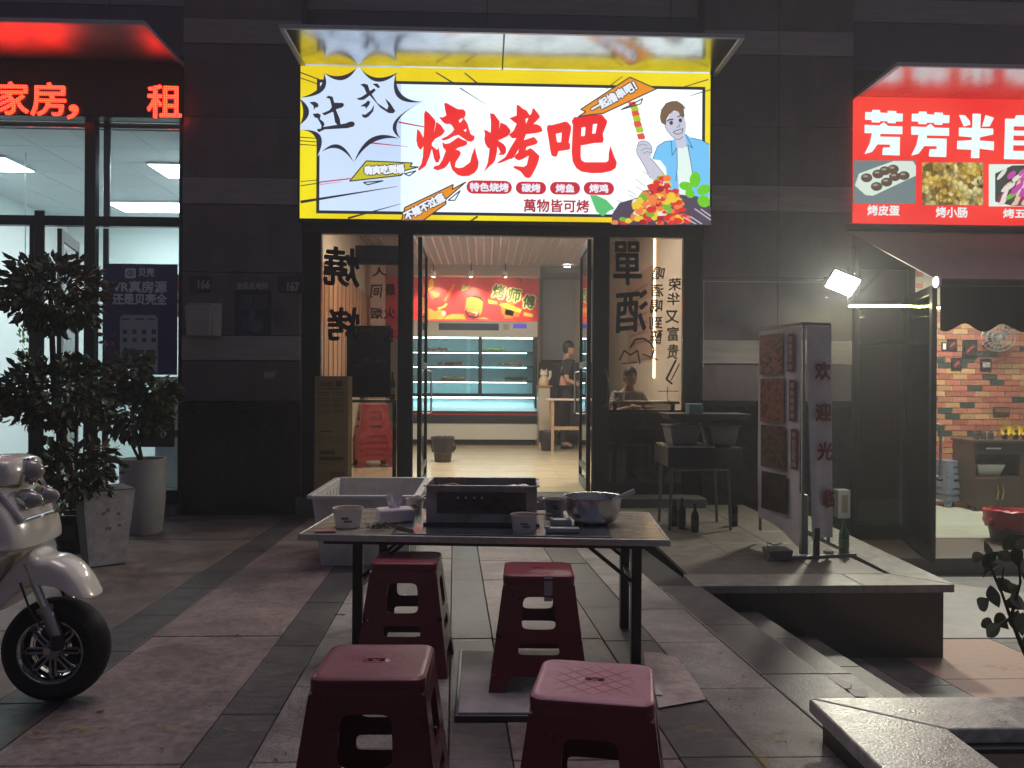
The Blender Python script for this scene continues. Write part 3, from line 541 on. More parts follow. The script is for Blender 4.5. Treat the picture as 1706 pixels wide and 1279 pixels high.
# the fourth letter, framed strokes
for q in ([(1412, 212), (1500, 214), (1515, 180), (1700, 182), (1690, 218), (1850, 222), (1850, 286), (1412, 282)], [(1412, 282), (1492, 282), (1484, 588), (1402, 586)], [(1770, 286), (1850, 286), (1850, 596), (1770, 594)], [(1490, 322), (1770, 326), (1770, 372), (1488, 368)], [(1488, 414), (1770, 418), (1770, 462), (1486, 458)], [(1486, 510), (1770, 514), (1770, 594), (1484, 588)]): poly(big, FR, RP(q), 0.0045)
big.build('lettering', e_sw, rsg)
for s_, bx in (('烤皮蛋', (1445, 343, 1498, 359)), ('烤小肠', (1559, 346, 1611, 362)), ('烤五', (1671, 349, 1708, 363))): write_px(MB(), FR, s_, bx, 0.005, bold=0.0035).build('lettering', em('caption_white', (232, 240, 240)), rsg)
def noisepic(name, cols, scale):
    m = em(name, cols[0]); n = m.node_tree.nodes; L = m.node_tree.links; bs = n['Principled BSDF']; tc = n.new('ShaderNodeTexCoord'); v = n.new('ShaderNodeTexVoronoi'); v.inputs['Scale'].default_value = scale
    nz = n.new('ShaderNodeTexNoise'); nz.inputs['Scale'].default_value = scale * .7; nz.inputs['Detail'].default_value = 4; mxv = n.new('ShaderNodeMix'); mxv.data_type = 'VECTOR'; mxv.inputs[0].default_value = 0.07; L.new(tc.outputs['Object'], nz.inputs[0]); L.new(tc.outputs['Object'], mxv.inputs[4]); L.new(nz.outputs['Color'], mxv.inputs[5]); L.new(mxv.outputs[1], v.inputs[0]); r = n.new('ShaderNodeValToRGB'); r.color_ramp.interpolation = 'LINEAR'
    sx = n.new('ShaderNodeSeparateColor'); L.new(v.outputs['Color'], sx.inputs[0]); L.new(sx.outputs[0], r.inputs[0])
    while len(r.color_ramp.elements) < len(cols): r.color_ramp.elements.new(0.5)
    for i, c in enumerate(cols): r.color_ramp.elements[i].position = i / (len(cols) - 1); r.color_ramp.elements[i].color = (*S(*c), 1)
    mx = n.new('ShaderNodeMix'); mx.data_type = 'RGBA'; mx.blend_type = 'MULTIPLY'; mx.inputs[0].default_value = 0.8; r2 = n.new('ShaderNodeMapRange'); r2.inputs[1].default_value = 0.1; r2.inputs[2].default_value = 0.8; r2.inputs[3].default_value = 1.15; r2.inputs[4].default_value = 0.25
    L.new(v.outputs['Distance'], r2.inputs[0]); L.new(r.outputs[0], mx.inputs[6]); L.new(r2.outputs[0], mx.inputs[7]); L.new(mx.outputs[2], bs.inputs['Emission Color']); return m
p1_ = poly(MB(), FR, RP(rect(12, 1000, 586, 598)), 0.004).build('food_photo', em('egg_photo_grey', (112, 128, 130)), rsg)
poly(q1 := MB(), FR, RP([(20, 830), (60, 720), (380, 604), (560, 606), (586, 650), (586, 740), (190, 926), (120, 920)]), 0.0052); q1.build('photo_tray', em('egg_photo_tray', (214, 232, 218)), p1_)
eg = MB(); eh = MB()
for c in ((130, 760), (235, 725), (300, 695), (375, 680), (390, 750), (475, 740), (315, 800), (222, 840)):
    poly(eg, FR, RP([(c[0] + 54 * math.cos(t), c[1] + 42 * math.sin(t)) for t in [i * 6.283 / 14 for i in range(14)]]), 0.0060 + c[0] * 1e-7)
    poly(eh, FR, RP([(c[0] - 10 + 24 * math.cos(t), c[1] - 14 + 11 * math.sin(t)) for t in [i * 6.283 / 10 for i in range(10)]]), 0.0066)
stuff(eg.build('photo_eggs', em('egg_photo_brown', (92, 74, 62)), p1_)); stuff(eh.build('photo_egg_shine', em('egg_photo_shine', (160, 150, 140)), p1_))
poly(MB(), FR, RP(rect(645, 1012, 1208, 618)), 0.004).build('food_photo', noisepic('sausage_photo', [(92, 78, 30), (190, 150, 50), (226, 196, 90), (232, 226, 160), (120, 90, 40)], 21), rsg)
p3_ = poly(MB(), FR, RP(rect(1262, 1024, 1840, 634)), 0.004).build('food_photo', em('pork_photo_white', (226, 246, 236)), rsg)
poly(q3 := MB(), FR, RP([(1320, 720), (1480, 645), (1840, 640), (1840, 1020), (1480, 1020), (1320, 980)]), 0.0048); q3.build('photo_plate', em('pork_photo_plate', (62, 74, 66)), p3_)
rp3 = random.Random(3); pk3 = {}
for i in range(60):
    nm = rp3.choice(['white', 'white', 'cream', 'magenta', 'maroon', 'green']); x, y = rp3.uniform(1370, 1840), rp3.uniform(690, 1000)
    if nm == 'green' and x > 1480: nm = 'cream'
    if nm == 'magenta': x, y = rp3.gauss(1590, 60), rp3.gauss(820, 60)
    ro, rx, ry = rp3.uniform(-1.2, -.5), rp3.uniform(40, 85), rp3.uniform(14, 30)
    poly(pk3.setdefault(nm, MB()), FR, RP([(max(1335, min(1840, x + rx * math.cos(t) * math.cos(ro) - ry * math.sin(t) * math.sin(ro))), max(650, min(1016, y + rx * math.cos(t) * math.sin(ro) + ry * math.sin(t) * math.cos(ro)))) for t in [k * 6.283 / 10 for k in range(10)]]), 0.0052 + i * 0.00004)
for nm, rgb in dict(white=(232, 222, 216), cream=(226, 196, 168), magenta=(196, 70, 170), maroon=(140, 52, 76), green=(120, 186, 70)).items():
    if nm in pk3: stuff(pk3[nm].build('photo_%s_slices' % nm, em('pork_' + nm, rgb), p3_))
# ================================================================ grill shop front
GY = 8.2; FG = Facade(GY)
def X_(px, Y=GY): return atY(px, 600, Y).x
def Z_(py, Y=GY, px=853): return atY(px, py, Y).z
gf = thing('shopfront_frame', 'black aluminium shopfront frame around the two lettered windows of the grill shop', 'window frame', (0.2, GY, -0.27))
def member(name, x0, x1, z0, z1, m=m_frame, y0=GY - 0.04, y1=GY + 0.05, par=None): return MB().box(x0, x1, y0, y1, z0, z1).build(name, m, par or gf, bevel=0.004, seg=1)
member('head_rail', -1.92, 2.29, 2.665, 2.785, m_frame2)
member('jamb', -1.915, X_(535), -0.27, 2.663); member('jamb', X_(1137), 2.285, -0.27, 2.663)
member('mullion', X_(663), X_(688), -0.27, 2.663); member('mullion', X_(987), X_(1014), -0.27, 2.663)
member('sill', X_(535) + 0.002, X_(663) - 0.002, -0.27, 0.06); member('sill', X_(1014) + 0.002, X_(1137) - 0.002, -0.27, 0.06)
MB().box(X_(535) + 0.002, X_(663) - 0.002, GY, GY + 0.008, 0.06, 2.664).build('window_pane', m_dimglass, gf)
zmid = Z_(681)
MB().box(X_(1014) + 0.002, X_(1137) - 0.002, GY, GY + 0.008, zmid, 2.664).build('window_pane', m_dimglass, gf); MB().box(X_(1014) + 0.002, X_(1137) - 0.002, GY, GY + 0.008, 0.06, zmid - 0.004).build('window_pane', m_darkglass, gf)  # lower pane darkened to stand for the dark reflection there
struct(MB().box(-1.9, 2.28, 7.86, 8.33, -0.5, FZ - 0.004).build('entrance_step', m_slate, bevel=0.008))
# brush lettering on the panes, written from the inside so it reads mirrored
m_ink = mat('window_ink', (0.012, 0.011, 0.013), 0.7)
def ink(s_, bx, bold, mirror=True, parent=None, d=0.004):
    rk = random.Random(int(bx[0] * 7 + bx[1])); return write_px(MB(), FG, s_, bx, d, bold=bold * .5, mirror=mirror, rot=rk.uniform(-.10, .10), skew=rk.uniform(-.22, .10)).build('lettering', m_ink, parent or gf)
for s_, bx, bd in (('燒', (540, 414, 598, 476), .022), ('烤', (546, 514, 598, 566), .020), ('人', (620, 446, 644, 460), .006), ('间', (618, 474, 636, 496), .006), ('烟', (619, 513, 637, 531), .006), ('火', (640, 513, 658, 531), .006), ('最', (642, 474, 658, 492), .006), ('抚', (640, 548, 656, 570), .006),
                   ('單', (1022, 404, 1068, 474), .018), ('酒', (1026, 486, 1078, 552), .018), ('喝', (1087, 446, 1106, 468), .006), ('酒', (1085, 474, 1105, 494), .006), ('喝', (1083, 500, 1103, 522), .006), ('到', (1082, 528, 1103, 548), .006), ('醉', (1083, 550, 1102, 574), .006),
                   ('荣', (1114, 464, 1134, 484), .006), ('华', (1112, 488, 1132, 508), .006), ('又', (1108, 518, 1130, 538), .008), ('富', (1112, 545, 1130, 568), .006), ('贵', (1112, 574, 1130, 598), .006)): ink(s_, bx, bd)
dr = MB()
for pts, w_ in (([(1050, 580), (1058, 566), (1072, 564), (1084, 572), (1090, 582), (1086, 596)], .02), ([(1032, 600), (1040, 584), (1050, 592), (1062, 584), (1066, 606)], .016), ([(1036, 606), (1062, 604)], .012), ([(1070, 590), (1096, 600)], .014), ([(1126, 600), (1110, 632), (1120, 640)], .022), ([(1132, 606), (1118, 634)], .012), ([(1096, 652), (1130, 652)], .008), ([(1112, 645), (1112, 665), (1118, 674)], .008)): strokes(dr, FG, [FG.px(p) for p in pts], w_, 0.0045)
dr.build('brush_drawing', m_ink, gf)
def door_leaf(xa, ya, xb, yb, z0, z1, label, bars=(), hside=-1, wa=0.085, wb=0.05, name='glass_door', mf=None):
    t = thing(name, label, 'door', (xa, ya, z0)); mf = mf or m_frame
    a, b = Vector((xa, ya, 0)), Vector((xb, yb, 0)); d = (b - a).normalized(); n = Vector((-d.y, d.x, 0)); Ln = (b - a).length; th = 0.045
    def piece(nm, s0, s1, za, zb, m, tt=th, bev=0.003):
        p, q = a + d * s0, a + d * s1
        return MB().hexa([v + n * k * tt / 2 + Vector((0, 0, z)) for z in (za, zb) for v, k in ((p, -1), (q, -1), (q, 1), (p, 1))]).build(nm, m, t, bevel=bev, seg=1)
    piece('stile', 0, wa, z0, z1, mf); piece('stile', Ln - wb, Ln, z0, z1, mf)
    piece('rail', wa + 0.001, Ln - wb - 0.001, z0, z0 + 0.1, mf); piece('rail', wa + 0.001, Ln - wb - 0.001, z1 - 0.08, z1, mf)
    for zc in bars: piece('rail', wa + 0.001, Ln - wb - 0.001, zc - 0.035, zc + 0.035, mf, th * 0.9)
    piece('glass_pane', wa + 0.002, Ln - wb - 0.002, z0 + 0.1, z1 - 0.08, m_glass, 0.01, 0)
    hp = a + d * (Ln - wb * 0.5) + n * hside * 0.07; hb = a + d * (Ln - wb * 0.5) + n * hside * 0.02
    zm = z0 + 1.05
    MB().tube([hb + Vector((0, 0, zm - .25)), hp + Vector((0, 0, zm - .24)), hp + Vector((0, 0, zm + .24)), hb + Vector((0, 0, zm + .25))], 0.012, 8).build('handle', m_trim, t, smooth=True)
    return t
door_leaf(X_(699, 8.27), 8.27, X_(709, 9.15), 9.15, FZ + 0.01, 2.66, 'glass door swung inward beside the window with the blackboard', (Z_(610, 8.7), Z_(776, 8.7)), hside=-1)
door_leaf(X_(981, 8.27), 8.27, X_(968, 9.15), 9.15, FZ + 0.01, 2.66, 'glass door swung inward beside the window lettered for wine', (Z_(607, 8.7), Z_(776, 8.7)), hside=1, wa=0.05)
hx = X_(1008)
MB().tube([(hx, GY - 0.03, Z_(616)), (hx - 0.005, GY - 0.08, Z_(620)), (hx + 0.02, GY - 0.10, Z_(635)), (hx + 0.025, GY - 0.10, Z_(660)), (hx + 0.01, GY - 0.08, Z_(672)), (hx, GY - 0.03, Z_(676))], 0.012, 8).build('pull_handle', m_frame2, gf, smooth=True)
for z in (Z_(616), Z_(676)): MB().lathe([(0, 0), (0.02, 0), (0.02, 0.012), (0, 0.012)], (hx, GY - 0.045, z), 12, axis=(0, 1, 0)).build('handle_mount', m_frame2, gf)
# ================================================================ grill shop inside
m_steel = mat('stainless_steel', (0.55, 0.55, 0.56), 0.28, metal=1.0, var=0.2, vscale=12)
m_red = mat('mural_red', (0.62, 0.02, 0.03), 0.45, var=0.25, vscale=3)
mw = struct(MB().box(-2.05, 1.08, 15.64, 15.8, FZ, 3.5).build('partition_wall', m_cream))
struct(MB().box(-2.05, 1.08, 15.35, 15.63, 3.24, 3.46).build('ceiling_beam', mat('beam_paint', (0.42, 0.34, 0.31), 0.7)))
FM = Facade(15.62)
mu = thing('wall_mural', 'red cartoon mural of a laughing cook above the display fridge', 'mural', (0, 15.62, 2.0))
MB().box(-2.0, 1.07, 15.61, 15.638, 2.0, 3.235).build('board', m_red, mu)
OM, sM = (700, 450), 210 / 1706
MQ = lambda pts: [FM.px(p) for p in Zm(OM, sM, pts)]
def mur(nm, rgb, polys, d, parent=None, rough=0.5):
    mb = MB()
    for q in polys: poly(mb, FM, MQ(q), 0.012 + d)
    return stuff(mb.build(nm, paint('mural_' + nm, rgb, rough), parent or mu))
mur('skin_tone', (230, 140, 60), [[(630, 380), (700, 355), (800, 375), (855, 410), (840, 560), (790, 650), (660, 650), (600, 570)], [(110, 510), (200, 560), (260, 530), (350, 560), (360, 610), (300, 670), (110, 670)], [(360, 620), (440, 595), (590, 600), (620, 670), (320, 670)], [(780, 660), (860, 640), (940, 670)]], 0.001)
mur('dark_line', (50, 32, 34), [[(600, 560), (640, 520), (660, 590), (760, 630), (800, 560), (800, 640), (720, 665), (640, 640)], [(640, 380), (700, 340), (820, 360), (860, 430), (840, 420), (790, 385), (700, 365)], [(880, 380), (905, 470), (900, 360)], [(1020, 480), (1060, 560), (1040, 490)], [(120, 300), (200, 380), (270, 350), (190, 400)], [(840, 130), (870, 190), (855, 130)], [(1340, 110), (1370, 200), (1360, 110)]], 0.003)
mur('teeth_white', (240, 230, 210), [[(625, 530), (660, 570), (780, 570), (770, 600), (660, 600)], [(300, 560), (340, 565), (335, 620), (300, 610)]], 0.004)
mur('mouth_red', (190, 30, 30), [[(640, 560), (760, 590), (740, 620), (660, 610)]], 0.005)
mur('pepper_orange', (236, 110, 40), [[(310, 420), (440, 200), (475, 180), (470, 220), (350, 430)], [(120, 290), (180, 280), (270, 320), (250, 380), (160, 390)], [(1080, 430), (1380, 520), (1340, 640), (1100, 600)], [(1180, 420), (1280, 420), (1260, 660), (1130, 660)]], 0.002)
mur('pepper_green', (150, 190, 90), [[(230, 520), (310, 490), (350, 450), (370, 465), (330, 510), (260, 530)], [(560, 250), (580, 190), (620, 230), (680, 200), (640, 260), (560, 290)]], 0.003)
mur('flame_yellow', (236, 190, 60), [[(115, 150), (160, 110), (190, 160), (180, 240), (115, 280)], [(1060, 470), (1160, 450), (1380, 540), (1350, 580), (1180, 530)], [(920, 400), (1040, 430), (1040, 465), (930, 455)], [(1400, 570), (1530, 600), (1520, 640), (1400, 620)]], 0.004)
k = 15.62 / FPX
for s_, c in (('烤', (831, 486)), ('师', (857, 492)), ('傅', (881, 503))):
    cc = FM.px(c); write(MB(), FM, s_, cc[0], cc[1], 19 * k, 21 * k, 0.0165, bold=0.035, rot=-0.16).build('lettering', paint('mural_letter_edge', (226, 230, 150), 0.5), mu)
    write(MB(), FM, s_, cc[0], cc[1], 19 * k, 21 * k, 0.0195, bold=0.010, rot=-0.16).build('lettering', paint('mural_letter', (60, 84, 40), 0.5), mu)
def spot_lamp(px, py, label):
    p = atY(px, py, 15.1); t = thing('spot_lamp', label, 'spotlight', (p.x, 15.1, p.z), group='spots over the mural')
    MB().tube([(p.x, 15.1, 3.45), (p.x, 15.1, p.z + 0.05)], 0.012, 6).build('stem', m_frame2, t)
    MB().lathe([(0.0, 0.07), (0.05, 0.07), (0.055, -0.04), (0.045, -0.04), (0.045, 0.0), (0, 0.0)], (p.x, 15.12, p.z), 14, axis=(0, -0.5, 0.85)).build('lamp_head', m_white, t, smooth=True)
    MB().lathe([(0, -0.02), (0.044, -0.02)], (p.x, 15.12, p.z), 14, axis=(0, -0.5, 0.85)).build('bulb', mat('warm_bulb', (1, 0.8, 0.5), 0.5, emis=20, ecol=(1, 0.72, 0.42)), t)
    l = bpy.data.lights.new('spot_light', 'SPOT'); l.energy = 60; l.color = (1, 0.78, 0.5); l.spot_size = math.radians(85); l.spot_blend = 0.7; l.shadow_soft_size = 0.04
    o = bpy.data.objects.new('spot_light', l); COL.objects.link(o); o.parent = t; o.location = (0, -0.02, -0.06); o.rotation_euler = Vector((0, 0.62, -0.78)).to_track_quat('-Z', 'Y').to_euler()
for px, lb in ((722, 'warm spotlight above the painted red peppers'), (785, 'warm spotlight above the laughing cook mural'), (842, 'warm spotlight above the green mural lettering')): spot_lamp(px, 457, lb)
for px, py, Y, lb in ((945, 446, 15.2, 'round ceiling downlight over the standing person'), (937, 462, 16.2, 'round ceiling downlight in front of the grey panel')):
    p = atY(px, py, Y); t = thing('downlight', lb, 'downlight', (p.x, Y, 3.44), group='downlights by the grey panel')
    MB().lathe([(0.09, 0.0), (0.09, -0.03), (0.065, -0.03)], (p.x, Y, 3.44), 18).build('rim', m_white, t)
    MB().lathe([(0.065, -0.028), (0, -0.028)], (p.x, Y, 3.44), 18).build('lens', mat('downlight_lens', (1, 1, 1), 0.5, emis=10, ecol=(1, 0.95, 0.85)), t)
struct(MB().box(1.1, 2.44, 15.5, 16.58, 3.36, 3.5).build('dropped_ceiling', mat('grey_ceiling', (0.2, 0.2, 0.22), 0.7)))
FB = Facade(16.56); a, b = FB.px((903, 600)), FB.px((956, 466))
bp = thing('wall_panel', 'tall pale grey panel on the back wall beside the fridge', 'panel', (a[0], 16.56, a[1])); MB().box(a[0], b[0], 16.52, 16.595, a[1], b[1]).build('sheet', mat('pale_grey_panel', (0.42, 0.44, 0.47), 0.5), bp); MB().box(a[0] - 0.03, b[0] + 0.03, 16.5, 16.519, a[1] - 0.03, a[1]).build('bottom_trim', m_frame2, bp)
MB().box(1.1, 2.44, 16.54, 16.598, FZ, a[1] - 0.05).build('dark_dado', mat('dark_dado', (0.10, 0.07, 0.065), 0.6), bp)
# display fridge
fx0, fx1 = -1.6, 1.005
fg = thing('display_fridge', 'long open display fridge with lit pale blue shelves', 'fridge', ((fx0 + fx1) / 2, 15.0, FZ))
zf = lambda py, Y=14.9: CAMZ + (640 - py) * Y / FPX
m_fd = mat('fridge_dark', (0.02, 0.022, 0.025), 0.35); m_fw = mat('fridge_white', (0.62, 0.60, 0.54), 0.35); m_fc = mat('fridge_liner', (0.55, 0.85, 0.90), 0.35)
MB().box(fx0, fx1, 15.55, 15.6, 0.3, 2.3).build('back_panel', m_fc, fg)
for x in (fx0, fx1 - 0.05): MB().box(x, x + 0.05, 14.85, 15.549, 0.3, 2.02).build('side_panel', m_fd if x > 0 else m_fw, fg)
hdr = MB().box(fx0, fx1, 14.8, 15.54, zf(562, 14.8), zf(535, 14.8)).build('header', m_fw, fg, bevel=0.02)
FH = Facade(14.8)
def onh(name, bx, d0, m, par): a, b = FH.px((bx[0], bx[3])), FH.px((bx[2], bx[1])); return MB().box(a[0], b[0], 14.8 - d0, 14.8 + 0.01, a[1], b[1]).build(name, m, par)
onh('vent_slot', (731, 539.5, 831, 550), 0.004, mat('fridge_vent', (0.03, 0.05, 0.09), 0.3), hdr); onh('display_screen', (855, 540, 877, 547), 0.005, mat('fridge_screen', (0.02, 0.02, 0.06), 0.3, emis=0.25, ecol=(0.15, 0.1, 0.9)), hdr)
onh('switch_plate', (838, 540, 848, 550), 0.004, mat('fridge_switch', (0.4, 0.38, 0.34), 0.4), hdr)
m_ledc = mat('fridge_led', (1, 1, 1), 0.5, emis=5.5, ecol=(0.66, 0.95, 1.0))
MB().box(fx0 + 0.06, fx1 - 0.06, 14.95, 14.98, zf(563, 14.95) - 0.02, zf(563, 14.95)).build('light_tube', m_ledc, fg)
for py in (587, 611, 636):
    z = zf(py, 15.0); s_ = MB().box(fx0 + 0.05, fx1 - 0.051, 15.0, 15.545, z - 0.012, z + 0.012).build('shelf', m_fd, fg)
    MB().box(fx0 + 0.1, fx1 - 0.2, 15.0, 15.015, z - 0.026, z - 0.013).build('light_strip', m_ledc, s_)
for px in (800,):
    x = atY(px, 600, 14.88).x; MB().box(x - 0.035, x + 0.035, 14.86, 14.9, zf(660, 14.88), zf(562, 14.88)).build('door_post', m_fd, fg)
for x in (fx0 + 0.02, fx1 - 0.09): MB().box(x, x + 0.07, 14.86, 14.9, zf(660, 14.88), zf(562, 14.88)).build('door_post', m_fd, fg)
MB().box(fx0, fx1, 14.84, 14.9, zf(662, 14.88), zf(656, 14.88)).build('lower_rail', m_fd, fg)
for i in range(2): MB().box(fx0 + 0.06 + i * 1.26, fx0 + 1.24 + i * 1.26, 14.91, 14.916, zf(656, 14.9), zf(562, 14.9)).build('glass_door', m_glass, fg)
zt, zb = zf(664, 14.9), zf(686, 14.7)
MB().hexa([(fx0, 14.68, zb - 0.03), (fx1, 14.68, zb - 0.03), (fx1, 15.4, zt - 0.05), (fx0, 15.4, zt - 0.05), (fx0, 14.68, zb), (fx1, 14.68, zb), (fx1, 15.4, zt), (fx0, 15.4, zt)]).build('lower_deck', m_fc, fg)
MB().box(fx0, fx1, 15.0, 15.03, zt + 0.0, zt + 0.02).build('light_strip', m_ledc, fg)
MB().box(fx0, fx1 + 0.02, 14.62, 14.675, zf(705, 14.65), zb + 0.01).build('bumper', m_fd, fg, bevel=0.01)
MB().box(fx0, fx1 + 0.02, 14.612, 14.619, zf(692, 14.65), zf(689.5, 14.65)).build('red_stripe', mat('fridge_red', (0.4, 0.02, 0.02), 0.4), fg)
MB().box(fx0, fx1, 14.66, 15.5, zf(733, 14.66), zf(705.5, 14.66)).build('front_panel', m_fw, fg, bevel=0.01)
MB().box(fx0 + 0.02, fx1 - 0.04, 14.72, 15.5, FZ + 0.02, zf(733.5, 14.7)).build('kick_plate', m_fd, fg)
for x in (fx0 + 0.15, fx1 - 0.15): MB().box(x - 0.03, x + 0.03, 14.75, 14.81, FZ, FZ + 0.019).build('foot', m_fd, fg)
# food on the fridge shelves
rf = random.Random(5)
m_food = [paint('cabbage', (150, 180, 90)), paint('skewer_meat', (150, 90, 70)), paint('tray_food', (190, 150, 110)), paint('dark_greens', (60, 84, 40))]
for (px, py), mi, lab in (((825, 587), 0, 'bunch of pale green cabbage on the top fridge shelf'), ((726, 587), 1, 'dark meat tray on the top fridge shelf'), ((755, 636), 2, 'shallow food tray below the fridge shelf lights'), ((860, 636), 3, 'low tray of greens on the bottom fridge shelf'), ((750, 611), 1, 'flat tray of skewers on the middle fridge shelf'), ((850, 611), 2, 'long flat tray of skewers beside the fridge post')):
    z = zf(py, 15.0) + 0.012; p = atY(px, py, 15.2); t = thing('food_tray', lab, 'food', (p.x, 15.2, z), group='food in the display fridge')
    MB().box(p.x - 0.24, p.x + 0.24, 15.06, 15.35, z, z + 0.02).build('tray', m_steel, t)
    mb = MB()
    for i in range(14): mb.ball((p.x + rf.uniform(-.2, .2), 15.2 + rf.uniform(-.1, .1), z + 0.035 + rf.uniform(0, .02)), rf.uniform(.03, .06), .04, .03, 7, 5)
    stuff(mb.build('food_pieces', m_food[mi], t, smooth=True))
# counter pillar with a golden ornament
a = atY(898, 645, 14.2); b = atY(915, 745, 14.2)
cp = thing('counter_end', 'cream counter end beside the display fridge', 'counter', (a.x + 0.1, 14.2, FZ)); MB().box(a.x, b.x, 14.1, 14.9, FZ, a.z).build('body', mat('cream_counter', (0.5, 0.42, 0.32), 0.5), cp); MB().box(a.x - 0.02, b.x + 0.04, 14.07, 14.92, a.z, a.z + 0.03).build('counter_top', mat('wood_top', (0.35, 0.2, 0.11), 0.4), cp, bevel=0.005)
o = Vector(((a.x + b.x) / 2, 14.3, a.z + 0.03)); lc_ = thing('lucky_ornament', 'small gold and white cat ornament on the counter end', 'ornament', o)
MB().lathe([(0, 0), (.09, 0), (.1, .04), (.085, .12), (.06, .17), (.0, .18)], o, 14).build('body', mat('gold_body', (0.75, 0.55, 0.32), 0.35), lc_, smooth=True)
MB().ball(o + Vector((0, 0, .22)), .075, .07, .065).build('head', mat('ornament_white', (0.8, 0.7, 0.6), 0.4), lc_, smooth=True)
for sx in (-1, 1): MB().lathe([(.028, 0), (0, .05)], o + Vector((sx * .045, 0, .265)), 6).build('ear', MATS['ornament_white'], lc_)
MB().tube([o + Vector((.08, 0, .1)), o + Vector((.12, -.01, .18)), o + Vector((.115, -.01, .27))], [.025, .024, .03], 8).build('raised_paw', MATS['ornament_white'], lc_, smooth=True)
# wooden side table, bins
m_wood = mat('pale_wood', (0.42, 0.27, 0.16), 0.5, var=0.2, vscale=10, streak=(1, 1, 6))
wt = thing('wooden_table', 'small pale wooden table in front of the standing person', 'table', (1.35, 13.3, FZ))
tx0, tx1, ty0, ty1 = atY(913, 700, 13.15).x, 2.0, 13.12, 13.62; tz = zf(664, 13.2)
MB().box(tx0, tx1, ty0, ty1, tz - 0.03, tz).build('table_top', mat('pale_table_top', (0.62, 0.52, 0.42), 0.4), wt, bevel=0.006)
for x in (tx0 + 0.08, tx1 - 0.06):
    for y in (ty0 + 0.06, ty1 - 0.06): MB().box(x - 0.025, x + 0.025, y - 0.025, y + 0.025, FZ, tz - 0.031).build('leg', m_wood, wt)
MB().box(tx0 + 0.106, tx1 - 0.087, ty0 + 0.04, ty0 + 0.075, FZ + 0.38, FZ + 0.44).build('stretcher', m_wood, wt)
m_binb = mat('black_bag', (0.02, 0.015, 0.02), 0.4, bump=0.6, bscale=30)
def bin_(x, y, r, h, label, bag=m_binb, body=None, z=FZ, flop=1, name='waste_bin', grp=None):
    t = thing(name, label, 'bin', (x, y, z), group=grp); body = body or mat('bin_basket', (0.03, 0.022, 0.02), 0.5)
    MB().lathe([(0, 0), (r * .72, 0), (r * .95, h * .82), (r * .9, h * .82), (r * .68, 0.02), (0, .02)], (x, y, z), 22).build('basket', body, t, smooth=True)
    for k in range(3): MB().lathe([(r * (.74 + .07 * k), h * (.12 + .22 * k)), (r * (.76 + .07 * k), h * (.15 + .22 * k)), (r * (.775 + .07 * k), h * (.18 + .22 * k))], (x, y, z), 22).build('rib', mat('bin_rib', (0.09, 0.06, 0.05), 0.5), t)
    rr = random.Random(int(x * 100) + 3); mb = MB(); n = 26; rows_ = [(.98, .45), (1.06, .6), (1.02, .8), (1.06, 1.0), (.92, 1.03), (.82, .9), (.7, .75)]; vs = []; fs = []
    for i, (f, hz) in enumerate(rows_):
        for kk in range(n):
            an = kk * 2 * math.pi / n; w_ = 1 + rr.uniform(-.07, .07); dz = rr.uniform(-.10, .06) if i < 2 else rr.uniform(-.03, .03)
            vs.append((x + r * f * w_ * math.cos(an), y + r * f * w_ * math.sin(an), z + h * (hz + dz)))
    for i in range(len(rows_) - 1):
        for kk in range(n): fs.append((i * n + kk, i * n + (kk + 1) % n, (i + 1) * n + (kk + 1) % n, (i + 1) * n + kk))
    mb.add(vs, fs); mb.ball((x + flop * r * 0.95, y - r * .3, z + h * .62), r * .25, r * .22, h * .16, 8, 6)
    mb.build('bag_liner', bag, t, smooth=True); return t
p = atZ(737, 771, FZ); bin_(p.x, p.y + .12, .165, .36, 'waste basket with black bag on the tile floor before the fridge')
p = atZ(913, 752, FZ); bin_(p.x, p.y + .12, .15, .34, 'waste basket with black bag beside the wooden table leg')
p = atZ(948, 742, FZ); tub = thing('wash_tub', 'dark shallow tub under the wooden table', 'tub', (p.x, p.y + .1, FZ)); MB().lathe([(0, 0), (.2, 0), (.26, .2), (.275, .2), (.275, .22), (.245, .22), (.19, .02), (0, .02)], (p.x, p.y + .2, FZ), 22).build('body', mat('tub_dark', (0.03, 0.03, 0.05), 0.4), tub, smooth=True)
MB().tube([(p.x - .2, p.y + .2, FZ + .22), (p.x - .15, p.y + .15, FZ + .33), (p.x - .03, p.y + .1, FZ + .3)], .015, 6).build('white_bag_end', m_white, tub)
# left wall: vertical wood slats
sw = thing('slat_wall_cladding', 'warm wooden slat cladding along the grill shop side wall', 'wall cladding', (-2.04, 11, 0.9))
m_sl = mat('slat_wood', (0.46, 0.27, 0.15), 0.45, var=0.3, vscale=12, rnd=0.2, streak=(1, 1, 0.15))
for i in range(34):
    y = 9.2 + i * 0.15; MB().box(-2.049, -2.02 - 0.01 * (i % 2), y + 0.008, y + 0.142, 1.0, 2.62).build('slat', m_sl, sw)
MB().box(-2.049, -2.035, 9.2, 14.3, 0.9, 1.0).build('bottom_trim', m_frame, sw)
cb = struct(MB().box(-1.95, -1.72, 13.2, 13.4, FZ, 3.44).build('wall_post', mat('pinkish_post', (0.5, 0.33, 0.27), 0.6)))
